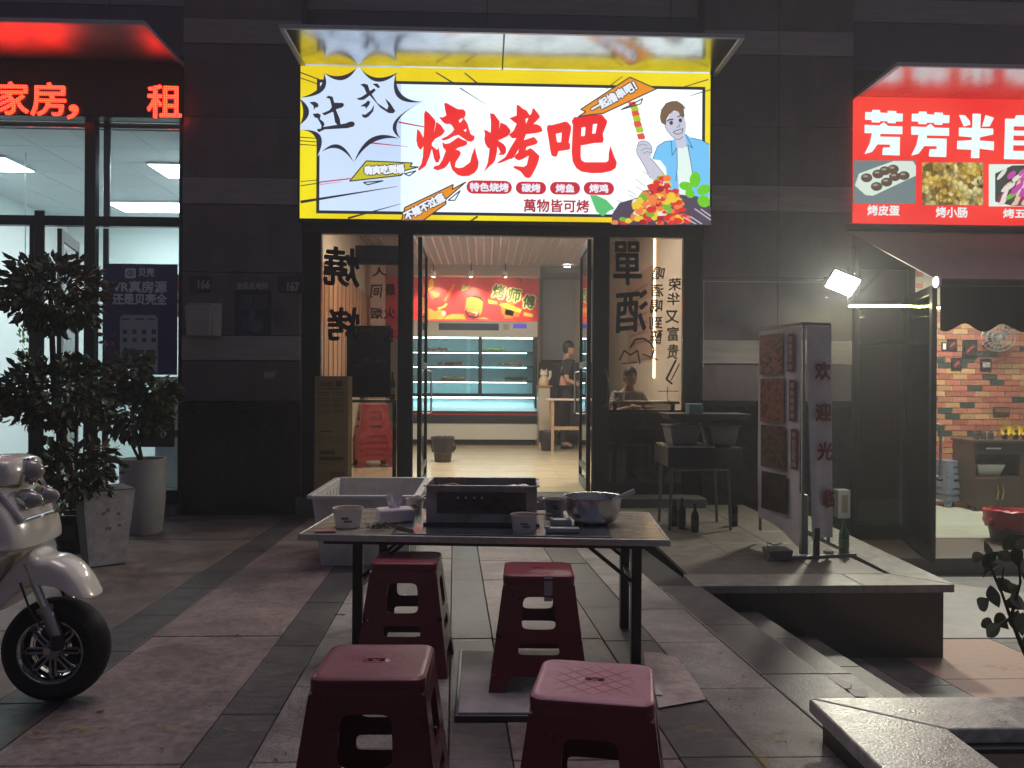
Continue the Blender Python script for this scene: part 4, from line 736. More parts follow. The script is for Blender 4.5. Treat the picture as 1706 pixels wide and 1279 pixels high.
# window bars with stools, blackboard
def bar_counter(x0, x1, y0, y1, z, label):
    t = thing('window_bar', label, 'counter', ((x0 + x1) / 2, y0, FZ)); MB().box(x0, x1, y0, y1, z - 0.03, z).build('counter_top', mat('pale_table_top', (0, 0, 0)), t, bevel=0.005)
    for x in (x0 + 0.05, x1 - 0.05): MB().box(x - 0.02, x + 0.02, y0 + 0.1, y0 + 0.14, FZ, z - 0.031).build('leg', m_frame, t)
    return t
zl = Z_(667, 8.6)
bar_counter(X_(560, 8.5), X_(665, 8.5), 8.42, 8.78, zl, 'narrow pale counter behind the window with the blackboard')
bar_counter(X_(1018, 8.5), X_(1130, 8.5), 8.42, 8.8, zl, 'narrow pale counter behind the window lettered for wine')
def bottle(p, h, r, m, label, cap=None, grp=None, liquid=None):
    t = thing('bottle', label, 'bottle', p, group=grp)
    MB().lathe([(0, 0), (r, 0), (r, h * .58), (r * .85, h * .66), (r * .38, h * .78), (r * .34, h * .97), (r * .4, h * .97), (r * .4, h), (0, h)], p, 14).build('body', m, t, smooth=True)
    MB().lathe([(r * 1.02, h * .2), (r * 1.02, h * .45)], p, 14).build('bottle_label', cap or mat('paper_label', (0.5, 0.5, 0.42), 0.7), t)
    return t
m_bw = mat('milky_bottle', (0.55, 0.55, 0.55), 0.3); m_grn = mat('green_bottle_glass', (0.01, 0.09, 0.03), 0.08, coat=0.5)
bottle(Vector((X_(606, 8.6), 8.55, zl)), .24, .035, m_bw, 'milky bottle on the counter behind the blackboard window')
bottle(Vector((X_(655, 8.6), 8.55, zl)), .3, .035, mat('amber_bottle', (0.12, 0.07, 0.02), 0.1), 'tall amber bottle on the counter behind the blackboard window')
for px, lb in ((1028, 'steel cup on the counter beside the seated person'), (1036, 'wide white cup on the counter beside the seated person')):
    p = Vector((X_(px, 8.6), 8.6, zl)); t = thing('cup', lb, 'cup', p); MB().lathe([(0, 0), (.03, 0), (.038, .09), (.034, .09), (.027, .006), (0, .006)], p, 16).build('body', m_steel if px < 1030 else m_white, t, smooth=True)
FBk = Facade(8.36)
a, b = FBk.px((577, 662)), FBk.px((651, 543)); bb = thing('blackboard', 'dark menu blackboard with pale chalk scribbles behind the window', 'blackboard', (a[0], 8.36, a[1]))
MB().box(a[0], b[0], 8.36, 8.385, a[1], b[1]).build('board', mat('chalkboard', (0.035, 0.035, 0.05), 0.6, var=0.2), bb)
rb = random.Random(9); ch = MB()
for i in range(16):
    x, y = rb.uniform(590, 640), rb.uniform(548, 556) if i < 7 else rb.uniform(598, 612); strokes(ch, FBk, [FBk.px((x + rb.uniform(-5, 5), y + rb.uniform(-4, 4))) for _ in range(4)], .007, 0.002)
ch.build('chalk_marks', mat('chalk', (0.5, 0.5, 0.52), 0.9), bb)
a, b = FBk.px((592, 441)), FBk.px((665, 410)); nb = thing('notice_box', 'dark teal notice box hung high behind the window', 'notice', (a[0], 8.36, a[1])); MB().box(a[0], b[0], 8.34, 8.40, a[1], b[1]).build('case', mat('teal_case', (0.03, 0.05, 0.06), 0.4), nb, bevel=0.006)
ch = MB()
for x0, x1, y in ((600, 612, 426), (614, 640, 427), (645, 660, 427), (598, 606, 417), (616, 640, 416)): poly(ch, Facade(8.34), [Facade(8.34).px(q) for q in rect(x0, y + 4, x1, y - 3)], 0.002)
ch.build('notice_strips', mat('teal_strips', (0.05, 0.11, 0.11), 0.5), nb)
# right wall: menu board and vertical light line
mbd = thing('menu_board', 'tall brown menu board on the side wall behind the wine lettered window', 'menu', (2.44, 12, 1.5)); MB().box(2.42, 2.449, 11.25, 13.1, 1.5, 2.85).build('board', mat('menu_brown', (0.42, 0.28, 0.19), 0.5, var=0.2, vscale=8), mbd)
for i in range(7): MB().box(2.414, 2.419, 11.5, 12.85, 1.75 + i * 0.14, 1.78 + i * 0.14).build('menu_line', mat('menu_print', (0.2, 0.12, 0.09), 0.6), mbd)
vl = thing('light_strip', 'vertical warm light strip beside the brown menu board', 'light strip', (2.43, 11.1, 1.2)); MB().box(2.43, 2.449, 11.09, 11.12, 1.2, 3.4).build('tube', mat('warm_strip', (1, .8, .5), .5, emis=9, ecol=(1, 0.78, 0.42)), vl); MB().box(2.425, 2.449, 11.121, 11.15, 1.2, 3.4).build('channel', m_trim, vl)
wb = thing('white_cabinet', 'pale low cabinet with printed papers behind the wine lettered window', 'cabinet', (2.1, 10.2, FZ)); MB().box(1.9, 2.44, 10.0, 10.6, FZ, 0.86).build('body', mat('cabinet_white', (0.55, 0.52, 0.42), 0.5), wb); MB().box(1.88, 2.44, 9.98, 10.62, 0.86, 0.89).build('top', m_white, wb); MB().box(1.95, 2.25, 9.985, 9.998, 0.45, 0.75).build('paper', m_white, wb)
# ================================================================ people
def ensure_skin(me):
    bm = bmesh.new(); bm.from_mesh(me); bm.verts.layers.skin.verify(); bm.to_mesh(me); bm.free()
def skin_mesh(name, joints, edges, m, parent, root, sub=2, grow=0.0):
    names = list(joints); me = bpy.data.meshes.new(name); me.from_pydata([joints[k][0] for k in names], [(names.index(a), names.index(b)) for a, b in edges], []); me.materials.append(m); ensure_skin(me)
    o = bpy.data.objects.new(name, me); COL.objects.link(o); o.parent = parent
    for i, k in enumerate(names):
        r = joints[k][1]; r = r if isinstance(r, tuple) else (r, r); d = me.skin_vertices[0].data[i]; d.radius = (r[0] + grow, r[1] + grow); d.use_root = (k == root)
    md = o.modifiers.new('skin', 'SKIN'); md.use_smooth_shade = True
    s_ = o.modifiers.new('sub', 'SUBSURF'); s_.levels = sub; s_.render_levels = sub
    return o
m_skin = mat('skin', (0.45, 0.25, 0.18), 0.5); m_hair = mat('black_hair', (0.01, 0.009, 0.009), 0.5)
def head(parent, c, yaw, s=1.0):      # a head with face, ears and short hair; looks along +x before yaw
    R = Matrix.Rotation(yaw, 3, 'Z'); c = Vector(c); q = lambda x, y, z: c + R @ Vector((x * s, y * s, z * s))
    def el(x, y, z, rx, ry, rz, mb, n=14, m=10):
        vs = []; fs = []
        for i in range(m + 1):
            t = math.pi * i / m
            for k in range(n): a = 2 * math.pi * k / n; vs.append(q(x + rx * math.sin(t) * math.cos(a), y + ry * math.sin(t) * math.sin(a), z + rz * math.cos(t)))
        for i in range(m):
            for k in range(n): fs.append((i * n + k, (i + 1) * n + k, (i + 1) * n + (k + 1) % n, i * n + (k + 1) % n))
        mb.add(vs, fs)
    mb = MB(); el(0, 0, 0, .092, .075, .115, mb); el(.03, 0, -.055, .06, .055, .06, mb); el(.098, 0, -.015, .018, .013, .022, mb); h = mb.build('head', m_skin, parent, smooth=True, local=False)
    for sy in (-1, 1):
        e = MB(); el(-.005, sy * .076, -.01, .02, .008, .03, e, 8, 6); e.build('ear', m_skin, h, smooth=True)
        e = MB(); el(.082, sy * .032, .012, .012, .012, .008, e, 8, 6); e.build('eye', mat('eye_dark', (0.02, 0.015, 0.012), 0.2), h, smooth=True)
    e = MB(); el(.082, 0, -.058, .012, .024, .006, e, 8, 6); e.build('mouth', mat('lips', (0.3, 0.1, 0.09), 0.5), h, smooth=True)
    e = MB(); el(-.012, 0, .03, .098, .083, .1, e); el(-.045, 0, -.02, .06, .074, .07, e); e.build('hair', m_hair, h, smooth=True)
    return h
def hand(mb_parent, w_, d, m):     # palm and five fingers reaching along d from wrist w_
    w_, d = Vector(w_), Vector(d).normalized(); side = d.cross(Vector((0, 0, 1))).normalized(); up = side.cross(d)
    mb = MB(); mb.tube([w_, w_ + d * .045, w_ + d * .085], [.024, .038, .034], 8)
    for i, ln in enumerate((.06, .07, .065, .05)):
        b = w_ + d * .08 + side * (i - 1.5) * .018; mb.tube([b, b + d * ln * .55 - up * .006, b + d * ln - up * .024], [.0095, .009, .007], 6)
    b = w_ + d * .03 - side * .03; mb.tube([b, b - side * .03 + d * .03, b - side * .038 + d * .06 - up * .01], [.012, .0105, .008], 6)
    return mb.build('hand', m, mb_parent, smooth=True)
def person(loc, hgt, label, shirt, trousers, pose, yaw=0.0):
    t = thing('person', label, 'person', loc); s = hgt / 1.72; Rz = Matrix.Rotation(yaw, 3, 'Z'); L0 = Vector(loc)
    V = lambda x, y, z: tuple(Rz @ Vector((x * s, y * s, z * s)))
    if pose == 'stand':      # facing +x, near forearm raised forward
        J = dict(pel=(V(0, 0, .95), (.115 * s, .15 * s)), sp=(V(.01, 0, 1.12), (.105 * s, .14 * s)), ch=(V(.02, 0, 1.3), (.115 * s, .165 * s)), nk=(V(.02, 0, 1.45), .055 * s), hd=(V(.045, 0, 1.55), .06 * s),
                 ls=(V(.02, .16, 1.38), .062 * s), le=(V(.03, .2, 1.12), .044 * s), lw=(V(.25, .15, 1.06), .032 * s), rs=(V(.02, -.16, 1.38), .062 * s), re=(V(.0, -.2, 1.1), .044 * s), rw=(V(.23, -.17, 1.02), .032 * s),
                 lh=(V(0, .085, .9), .088 * s), lk=(V(.03, .095, .5), .06 * s), la=(V(-.02, .095, .09), .04 * s), lt=(V(.13, .1, .035), .035 * s), rh=(V(0, -.085, .9), .088 * s), rk=(V(.02, -.095, .5), .06 * s), ra=(V(-.04, -.095, .09), .04 * s), rt=(V(.11, -.1, .035), .035 * s))
    else:                    # sitting, facing +x, forearms on the bar
        J = dict(pel=(V(0, 0, .56), (.13 * s, .16 * s)), sp=(V(.03, 0, .74), (.115 * s, .15 * s)), ch=(V(.07, 0, .93), (.12 * s, .175 * s)), nk=(V(.1, 0, 1.08), .055 * s), hd=(V(.13, 0, 1.18), .06 * s),
                 ls=(V(.08, .17, 1.0), .062 * s), le=(V(.18, .24, .8), .044 * s), lw=(V(.4, .12, .86), .032 * s), rs=(V(.08, -.17, 1.0), .062 * s), re=(V(.18, -.24, .8), .044 * s), rw=(V(.4, -.12, .86), .032 * s),
                 lh=(V(.05, .1, .53), .09 * s), lk=(V(.45, .12, .5), .065 * s), la=(V(.4, .12, .09), .04 * s), lt=(V(.53, .12, .035), .035 * s), rh=(V(.05, -.1, .53), .09 * s), rk=(V(.45, -.12, .5), .065 * s), ra=(V(.4, -.12, .09), .04 * s), rt=(V(.53, -.12, .035), .035 * s))
    E = [('pel', 'sp'), ('sp', 'ch'), ('ch', 'nk'), ('nk', 'hd'), ('ch', 'ls'), ('ls', 'le'), ('le', 'lw'), ('ch', 'rs'), ('rs', 're'), ('re', 'rw'), ('pel', 'lh'), ('lh', 'lk'), ('lk', 'la'), ('la', 'lt'), ('pel', 'rh'), ('rh', 'rk'), ('rk', 'ra'), ('ra', 'rt')]
    skin_mesh('body', J, E, m_skin, t, 'pel')
    for S_ in ('l', 'r'):
        a, b = Vector(J[S_ + 's'][0]), Vector(J[S_ + 'e'][0]); J[S_ + 'm'] = (tuple(a.lerp(b, .8)), .052 * s)
    ks = ['pel', 'sp', 'ch', 'nk', 'ls', 'lm', 'rs', 'rm']; J2 = {k: J[k] for k in ks}; J2['nk'] = (tuple(Vector(J['ch'][0]).lerp(Vector(J['nk'][0]), .75)), .07 * s)
    skin_mesh('shirt', J2, [('pel', 'sp'), ('sp', 'ch'), ('ch', 'nk'), ('ch', 'ls'), ('ls', 'lm'), ('ch', 'rs'), ('rs', 'rm')], shirt, t, 'pel', grow=.016)
    J3 = {k: J[k] for k in ('pel', 'lh', 'lk', 'la', 'rh', 'rk', 'ra')}
    skin_mesh('trousers', J3, [('pel', 'lh'), ('lh', 'lk'), ('lk', 'la'), ('pel', 'rh'), ('rh', 'rk'), ('rk', 'ra')], trousers, t, 'pel', grow=.013)
    hc = L0 + Vector(J['hd'][0]) + Rz @ Vector((.02 * s, 0, .06 * s)); head(t, hc, yaw, s)
    for S_ in ('l', 'r'):
        w_ = L0 + Vector(J[S_ + 'w'][0]); d = Vector(J[S_ + 'w'][0]) - Vector(J[S_ + 'e'][0]); hand(t, w_, d, m_skin)
        for nm in ('t',):
            q0 = L0 + Vector(J[S_ + 'a'][0]); q1 = L0 + Vector(J[S_ + 't'][0]); dd = (q1 - q0); dd.z = 0; dd.normalize()
            MB().tube([q0 - dd * .04 + Vector((0, 0, -.045)), q0 + dd * .06 + Vector((0, 0, -.045)), q0 + dd * .2 + Vector((0, 0, -.06))], [.045, .048, .028], 10).build('shoe', mat('dark_shoe', (0.02, 0.02, 0.022), .5), t, smooth=True)
    return t
m_blk = mat('black_shirt', (0.02, 0.018, 0.02), 0.8); m_gry = mat('grey_shirt', (0.28, 0.28, 0.3), 0.85, bump=0.4, bscale=25); m_trs = mat('dark_trousers', (0.02, 0.02, 0.026), 0.8)
p = atY(941, 700, 13.9)
person((p.x, 13.9, FZ), 1.93, 'person in black T-shirt standing side-on with forearms held forward', m_blk, m_trs, 'stand', 0.0)
p = atY(1040, 700, 9.35)
person((p.x, 9.3, FZ + .06), 1.66, 'person in grey shirt sitting at the counter behind the lettered window', m_gry, m_trs, 'sit', math.radians(-75))
# ================================================================ office front
of = thing('office_frame', 'black office window frame with tall panes and open doorway', 'window frame', (-4.5, GY, -0.27))
zT0, zT1 = Z_(378, GY, 200), Z_(362, GY, 200)
member('mullion', X_(142), X_(160), -0.27, 3.80, par=of); member('jamb', X_(299), -3.128, -0.27, 3.80, par=of)
member('transom', X_(160) + .002, X_(299) - .002, zT0, zT1, par=of); member('transom', -6.95, X_(142) - .002, zT0, zT1, par=of)
member('head_rail', -6.95, -3.13, 3.80, 3.86, par=of)
member('sill', X_(160) + .002, X_(299) - .002, -0.27, -0.03, par=of)
for x0, x1, z0, z1 in ((X_(160), X_(299), zT1, 3.80), (X_(160), X_(299), -0.03, zT0), (-6.95, X_(142), zT1, 3.80)): MB().box(x0 + .003, x1 - .003, GY, GY + .008, z0 + .002, z1 - .002).build('window_pane', m_glass, of)
member('inner_post', X_(163), X_(172), -0.03, zT0 - .002, m_frame2, GY + .09, GY + .12, of); member('inner_post', X_(163), X_(174), zT1 + .002, 3.79, m_frame2, GY + .09, GY + .12, of)
member('door_post', X_(62), X_(78), -0.27, Z_(353, GY, 70), y0=GY - .07, y1=GY - .042, par=of); member('door_post', X_(51), X_(62), -0.27, zT0 - .002, par=of)
struct(MB().box(-7, -3.14, 7.98, 8.33, -0.5, -0.17).build('office_step', m_slate, bevel=.008))
door_leaf(X_(98, 8.27), 8.27, X_(128, 9.1), 9.1, -0.14, zT0 - .01, 'black framed glass office door standing open behind the clipped shrub', (Z_(410, 8.5),), hside=-1, wa=.09)
FO = Facade(8.1)
a, b = FO.px((171, 624)), FO.px((295.5, 440.5))
po = thing('window_poster', 'dark blue poster with pale lettering and a phone screen on the office window', 'poster', (a[0], 8.1, a[1]))
MB().box(a[0], b[0], 8.1, 8.112, a[1], b[1]).build('sheet', mat('poster_blue', (0.055, 0.055, 0.18), 0.5, var=.12, vscale=2), po)
m_pt = mat('poster_text', (0.85, 0.84, 0.9), 0.6)
pw = MB(); write_px(pw, FO, '贝壳', (231, 447, 257, 461), .003, bold=.003); write_px(pw, FO, 'VR真房源', (188, 469, 278, 487), .003, bold=.004); write_px(pw, FO, '还是贝壳全', (188, 490, 278, 507), .003, bold=.004); pw.build('lettering', m_pt, po)
c = FO.px((217.5, 455.5)); lg = poly(MB(), FO, [(c[0] + .055 * sx + .0 * i, c[1] + .052 * sy) for sx, sy, i in ((-1, -.75, 0), (-.75, -1, 0), (.75, -1, 0), (1, -.75, 0), (1, .75, 0), (.75, 1, 0), (-.75, 1, 0), (-1, .75, 0))], .003).build('logo', m_pt, po)
rg = MB(); strokes(rg, FO, [(c[0] + .03 * math.cos(t), c[1] + .026 * math.sin(t)) for t in [i * 6.283 / 12 for i in range(13)]], .009, .005); poly(rg, FO, [(c[0] - .012, c[1]), (c[0], c[1] - .012), (c[0] + .012, c[1]), (c[0], c[1] + .012)], .005); rg.build('logo_mark', MATS['poster_blue'], lg)
ps = poly(MB(), FO, [FO.px(q) for q in ((200, 623), (200, 530), (205, 525), (258, 525), (263, 530), (263, 623))], .003).build('phone_screen', mat('poster_phone', (0.5, 0.5, 0.54), .6), po)
cols = [(90, 90, 100), (120, 110, 60), (80, 80, 110), (90, 90, 95)]
for i in range(4):
    for j, (y0, y1) in enumerate(((549, 557), (563, 570))):
        poly(q_ := MB(), FO, [FO.px(q) for q in rect(205 + i * 16, y1, 212 + i * 16, y0)], .005 + .0002 * i); q_.build('screen_icon', paint('icon_%d' % i, cols[i]), ps)
for x0, x1, y0, y1, c_ in ((203, 220, 580, 612, (150, 150, 160)), (223, 240, 583, 608, (120, 100, 96)), (243, 259, 583, 608, (100, 104, 90)), (203, 216, 531, 533, (70, 70, 80)), (226, 240, 531, 533, (70, 70, 80)), (246, 258, 531, 533, (70, 70, 80))):
    poly(q_ := MB(), FO, [FO.px(q) for q in rect(x0, y1, x1, y0)], .0055); q_.build('screen_picture', paint('pic_%d_%d' % (x0, y0), c_), ps)
poly(q_ := MB(), FO, [FO.px(q) for q in rect(188, 516, 278, 509)], .003); q_.build('text_strip', mat('poster_strip', (0.05, 0.05, 0.13), .5), po)
a, b = FO.px((234, 745)), FO.px((291, 678)); bd = thing('notice_board', 'dark plum notice board low on the office window behind the white pot', 'notice', (a[0], 8.09, a[1])); MB().box(a[0], b[0], 8.09, 8.11, a[1], b[1]).build('board', mat('plum_board', (0.03, 0.02, 0.035), .4), bd, bevel=.008)
write_px(MB(), Facade(8.09), '家房', (240, 707, 272, 724), .003, bold=.004).build('lettering', mat('plum_text', (0.2, 0.18, 0.2), .6), bd)
# office inside
FQ = Facade(9.4)
a, b = FQ.px((289, 528)), FQ.px((330, 458)); rd = thing('red_sign', 'small red and white office sign glimpsed behind the window edge', 'sign', (a[0], 9.4, a[1])); MB().box(a[0], b[0], 9.4, 9.43, a[1], b[1]).build('board', mat('red_board', (0.5, 0.03, 0.05), .4), rd); write_px(MB(), FQ, 'er', (291, 486, 306, 498), .004, bold=.006).build('lettering', m_white, rd); write_px(MB(), FQ, '德', (291, 505, 306, 519), .004, bold=.005).build('lettering', m_white, rd)
m_marb = mat('grey_marble', (0.42, 0.43, 0.46), .25, var=.3, vscale=4, streak=(1, 1, .4))
dk = thing('reception_desk', 'grey marble reception desk inside the office window', 'desk', (-3.9, 9.6, -.16)); x0 = atY(258, 650, 9.3).x
MB().box(x0, -3.2, 9.3, 9.9, -.16, Z_(640, 9.3, 260) - .0).build('body', m_marb, dk, bevel=.01); MB().box(x0 - .03, -3.18, 9.26, 9.94, Z_(640, 9.3, 260), Z_(627, 9.3, 260)).build('desk_top', m_marb, dk, bevel=.008)
MB().box(x0 + .001, -3.2, 9.285, 9.299, .45, .53).build('dark_band', m_frame, dk)
vn = thing('hanging_vine', 'bright green hanging vine inside the office doorway', 'plant', (X_(41, 9.0), 9.0, 1.2)); mv = MB(); rv = random.Random(4)
for i in range(90):
    q = Vector((X_(41, 9.0) + rv.uniform(-.07, .07), 9.0 + rv.uniform(-.05, .05), rv.uniform(1.3, 1.75))); t = Vector((rv.uniform(-.02, .02), 0, -rv.uniform(.03, .06))); s_ = Vector((.01, rv.uniform(-.01, .01), 0)); mv.add([q - s_, q + t * .5 + s_ * 1.2, q + t, q + t * .5 - s_ * 1.2], [(0, 1, 2, 3)])
stuff(mv.build('foliage', mat('vine_green', (0.25, 0.45, 0.08), .5), vn)); MB().tube([(X_(41, 9.0), 9.0, 1.75), (X_(41, 9.0), 9.0, 3.7)], .006, 5).build('hanger', m_trim, vn)
# ================================================================ things fixed to the pilaster
FP = Facade(8.1)
def plaque(bx, txt, tb, label):
    a, b = FP.px((bx[0], bx[3])), FP.px((bx[2], bx[1])); t = thing('number_plaque', label, 'number plate', (a[0], 8.09, a[1])); MB().box(a[0], b[0], 8.075, 8.1, a[1], b[1]).build('plate', mat('plaque_dark', (0.035, 0.03, 0.04), .4), t, bevel=.004)
    write_px(MB(), Facade(8.075), txt, tb, .003, bold=.003).build('lettering', mat('plaque_text', (0.5, 0.48, 0.48), .5), t)
plaque((317, 460, 352, 487), '166', (330, 467, 350, 481), 'dark number plate right above the white leaflet box'); plaque((464, 460, 507, 488), '167', (479, 471, 498, 485), 'dark number plate on the pilaster edge nearest the carton window')
a, b = FP.px((391, 560)), FP.px((452, 484)); nt_ = thing('notice_poster', 'dark navy public notice with a pale heading between the number plates', 'poster', (a[0], 8.09, a[1])); MB().box(a[0], b[0], 8.09, 8.1, a[1], b[1]).build('sheet', mat('notice_navy', (0.02, 0.022, 0.05), .5, var=.4, vscale=6), nt_)
FN = Facade(8.09); hb_ = MB(); write_px(hb_, FN, '全民反电诈', (394, 471, 447, 482), .003, bold=.003); hb_.build('lettering', mat('notice_text', (0.42, 0.4, 0.4), .6), nt_)
for i in range(6):
    poly(q_ := MB(), FN, [FN.px(q) for q in rect(401, 494 + i * 4, 421, 492 + i * 4)] , .003); q_.build('text_line', mat('notice_line', (0.12, 0.12, 0.16), .6), nt_)
    poly(q_ := MB(), FN, [FN.px(q) for q in rect(424, 494 + i * 4, 445, 492 + i * 4)], .003); q_.build('text_line', MATS['notice_line'], nt_)
for x0, y0, x1, y1, c_ in ((415, 518, 426, 530, (90, 90, 100)), (402, 532, 440, 548, (70, 74, 96)), (420, 540, 436, 552, (100, 90, 90))): poly(q_ := MB(), FN, [FN.px(q) for q in ((x0, y1), ((x0 + x1) / 2, y1 + 3), (x1, y1 - 2), (x1 - 2, y0), (x0 + 3, y0 - 2))], .0032 + x0 * 1e-6); q_.build('notice_picture', paint('npic_%d' % x0, c_), nt_)
a, b = FP.px((452, 559)), FP.px((475, 497)); pp = thing('pasted_paper', 'torn pale paper pasted beside the navy notice', 'paper', (a[0], 8.09, a[1])); poly(q_ := MB(), FP, [FP.px(q) for q in ((452, 559), (453, 505), (461, 497), (472, 499), (475, 512), (474, 552), (466, 558))], .006); q_.build('sheet', mat('old_paper', (0.13, 0.12, 0.135), .8, var=.3, vscale=14), pp)
poly(q_ := MB(), FP, [FP.px(q) for q in rect(456, 545, 470, 515)], .008); q_.build('print_block', mat('old_print', (0.08, 0.08, 0.1), .8, var=.5, vscale=30), pp)
stk = thing('small_sticker', 'small torn white sticker low on the dark pilaster', 'sticker', (FP.px((450, 625))[0], 8.09, FP.px((450, 625))[1])); poly(q_ := MB(), FP, [FP.px(q) for q in ((440, 631), (440, 620), (459, 619), (459, 624), (455, 630))], .004); q_.build('paper', mat('sticker_white', (0.3, 0.28, 0.28), .7), stk)
# wall hung white leaflet box
a, b = FP.px((318, 561)), FP.px((375, 505)); lb_ = thing('leaflet_box', 'white plastic open box hung under the 166 plate', 'box', (a[0], 8.05, a[1])); m_lb = mat('box_white', (0.42, 0.38, 0.38), .5)
MB().hexa([(a[0], 7.97, a[1]), (b[0] - .1, 7.97, a[1]), (b[0] - .1, 8.09, a[1]), (a[0], 8.09, a[1]), (a[0] - .01, 7.94, b[1] - .05), (b[0] - .09, 7.94, b[1] - .05), (b[0] - .09, 8.09, b[1]), (a[0] - .01, 8.09, b[1])]).build('body', m_lb, lb_, bevel=.012); MB().hexa([(b[0] - .095, 7.98, a[1]), (b[0] - .03, 8.0, a[1]), (b[0] - .03, 8.09, a[1]), (b[0] - .095, 8.09, a[1]), (b[0] - .095, 7.96, b[1] - .02), (b[0] - .0, 7.98, b[1] - .04), (b[0] - .02, 8.09, b[1]), (b[0] - .095, 8.09, b[1])]).build('side_pocket', m_lb, lb_, bevel=.01)
a, b = FP.px((1190, 546)), FP.px((1270, 500)); f3 = thing('pasted_paper', 'torn faded paper on the dark pilaster beside the lettered window', 'paper', (a[0], 8.08, a[1]))
poly(q_ := MB(), FP, [FP.px(q) for q in ((1190, 540), (1200, 522), (1214, 512), (1230, 506), (1232, 520), (1224, 540), (1205, 544))], .006); q_.build('scrap', MATS['old_paper'], f3); poly(q_ := MB(), FP, [FP.px(q) for q in rect(1235, 542, 1242, 513)], .006); q_.build('scrap', MATS['old_paper'], f3)
for x0, x1, z0, z1 in ((X_(1171, 8.09), 3.86, Z_(466, 8.09), Z_(464.8, 8.09)), (X_(1171, 8.09), X_(1172.2, 8.09), Z_(610, 8.09), Z_(465, 8.09))): MB().box(x0, x1, 8.082, 8.0985, z0, z1).build('metal_bead', m_trim, bld)
# tall carton beside the window
a, b = atY(523, 830, 7.9), atY(581, 627, 7.9); ct = thing('tall_carton', 'tall yellow brown cardboard carton standing under the left lettered window', 'carton', ((a.x + b.x) / 2, 8.0, FZ))
m_cart = mat('cardboard', (0.34, 0.24, 0.10), .8, var=.12, vscale=6); m_cp2 = mat('carton_print', (0.10, 0.07, 0.035), .8); m_cp3 = mat('carton_line', (0.2, 0.14, 0.06), .8)
MB().box(a.x, b.x, 7.9, 8.12, FZ - .003, b.z).build('body', m_cart, ct, bevel=.006)
FC = Facade(7.9)
for x0, y0, x1, y1, m_ in ((560, 634, 570, 644, m_cp2), (532, 636, 556, 644, m_cp3), (532, 646, 570, 649, m_cp3), (532, 751, 558, 757, m_cp2), (532, 761, 572, 767, m_cp2), (533, 718, 555, 720, m_cp2), (532, 772, 560, 774, m_cp3), (550, 786, 574, 800, m_cp3)): poly(q_ := MB(), FC, [FC.px(q) for q in rect(x0, y1, x1, y0)], .003); q_.build('print_block', m_, ct)
for i in range(4):
    for x0 in (531, 556): strokes(q_ := MB(), FC, [FC.px(q) for q in rect(x0, 654 + i * 10, x0 + 16, 658 + i * 10)] + [FC.px((x0, 654 + i * 10))], .006, .003); q_.build('print_frame', m_cp2, ct)
for cx in (536, 552, 568):
    c = FC.px((cx, 733)); strokes(q_ := MB(), FC, [(c[0] + .03 * math.cos(t), c[1] + .03 * math.sin(t)) for t in [i * 6.283 / 12 for i in range(13)]], .005, .003); q_.build('print_ring', m_cp2, ct)
# ================================================================ snack shop
struct(MB().box(3.92, 9.6, 7.36, 8.33, -.95, -.564).build('snack_shop_step', mat('brown_step', (0.10, 0.08, 0.07), .5, var=.2), bevel=.01))
sf = thing('snack_frame', 'dark framed fixed glass beside the snack shop doorway', 'window frame', (4.2, GY, -.56))
xa, xb = X_(1421), X_(1518)
member('jamb', xa - .0, xa + .05, -.55, 2.6, par=sf); member('post', xb - .05, xb + .02, -.55, 2.6, par=sf); member('head_rail', xa + .051, 9.4, 2.35, 2.6, par=sf); member('mid_rail', xa + .052, xb - .052, 1.55, 1.6, m_frame2, par=sf); member('sill', xa + .052, xb - .052, -.55, -.4, par=sf)
MB().box(xa + .05, xb - .05, GY, GY + .008, -.4, 2.35).build('window_pane', glass('smoky_glass', (0.12, 0.13, 0.14), refl=1.0), sf)
door_leaf(4.50, 8.13, 4.19, 7.08, -.55, 2.05, 'tall black door leaf swung open toward the courtyard beside the brick room', (), hside=1, wa=.09, wb=.09, name='snack_shop_door')
# brick wall
bw = find('snack_shop_wall.002'); cols = [(0.36, 0.10, 0.06), (0.42, 0.15, 0.09), (0.40, 0.20, 0.10), (0.46, 0.26, 0.12), (0.40, 0.13, 0.08), (0.025, 0.04, 0.03)]
m_br = [mat('brick_%d' % i, c, .8, var=.25, vscale=40, bump=.3, bscale=80, rnd=.18) for i, c in enumerate(cols)]
rbk = random.Random(21); bh, blw = .084, .225; protos = {}
nrow = 33
for r_ in range(nrow):
    for c_ in range(8):
        x = 6.36 + c_ * blw + (blw / 2 if r_ % 2 else 0); i = rbk.choices(range(6), (3, 3, 2, 2, 2, 1.7))[0]
        if i not in protos: o = protos[i] = MB().box(.006, blw - .006, -.014, .004, .006, bh - .006).build('brick', m_br[i], bw)
        else: o = protos[i].copy(); COL.objects.link(o)
        o.location = (x, 11.24 - rbk.uniform(0, .005), -.56 + r_ * bh)
mbk = MATS['mortar']
frest = MB()
for r_ in range(40):
    for c_ in list(range(-10, 0)) + list(range(9, 14)):
        x = 6.36 + c_ * blw + (blw / 2 if r_ % 2 else 0); z = -.56 + r_ * bh
        if x > 3.97 and x + blw < 9.58 and z + bh < 2.88: frest.box(x + .006, x + blw - .006, 11.226, 11.245, z + .006, z + bh - .006)
stuff(frest.build('brick_field', m_br[1], bw))
FK = Facade(11.2)
def K(a, b): return (1480 + .36 * a, 500 + .36 * b)
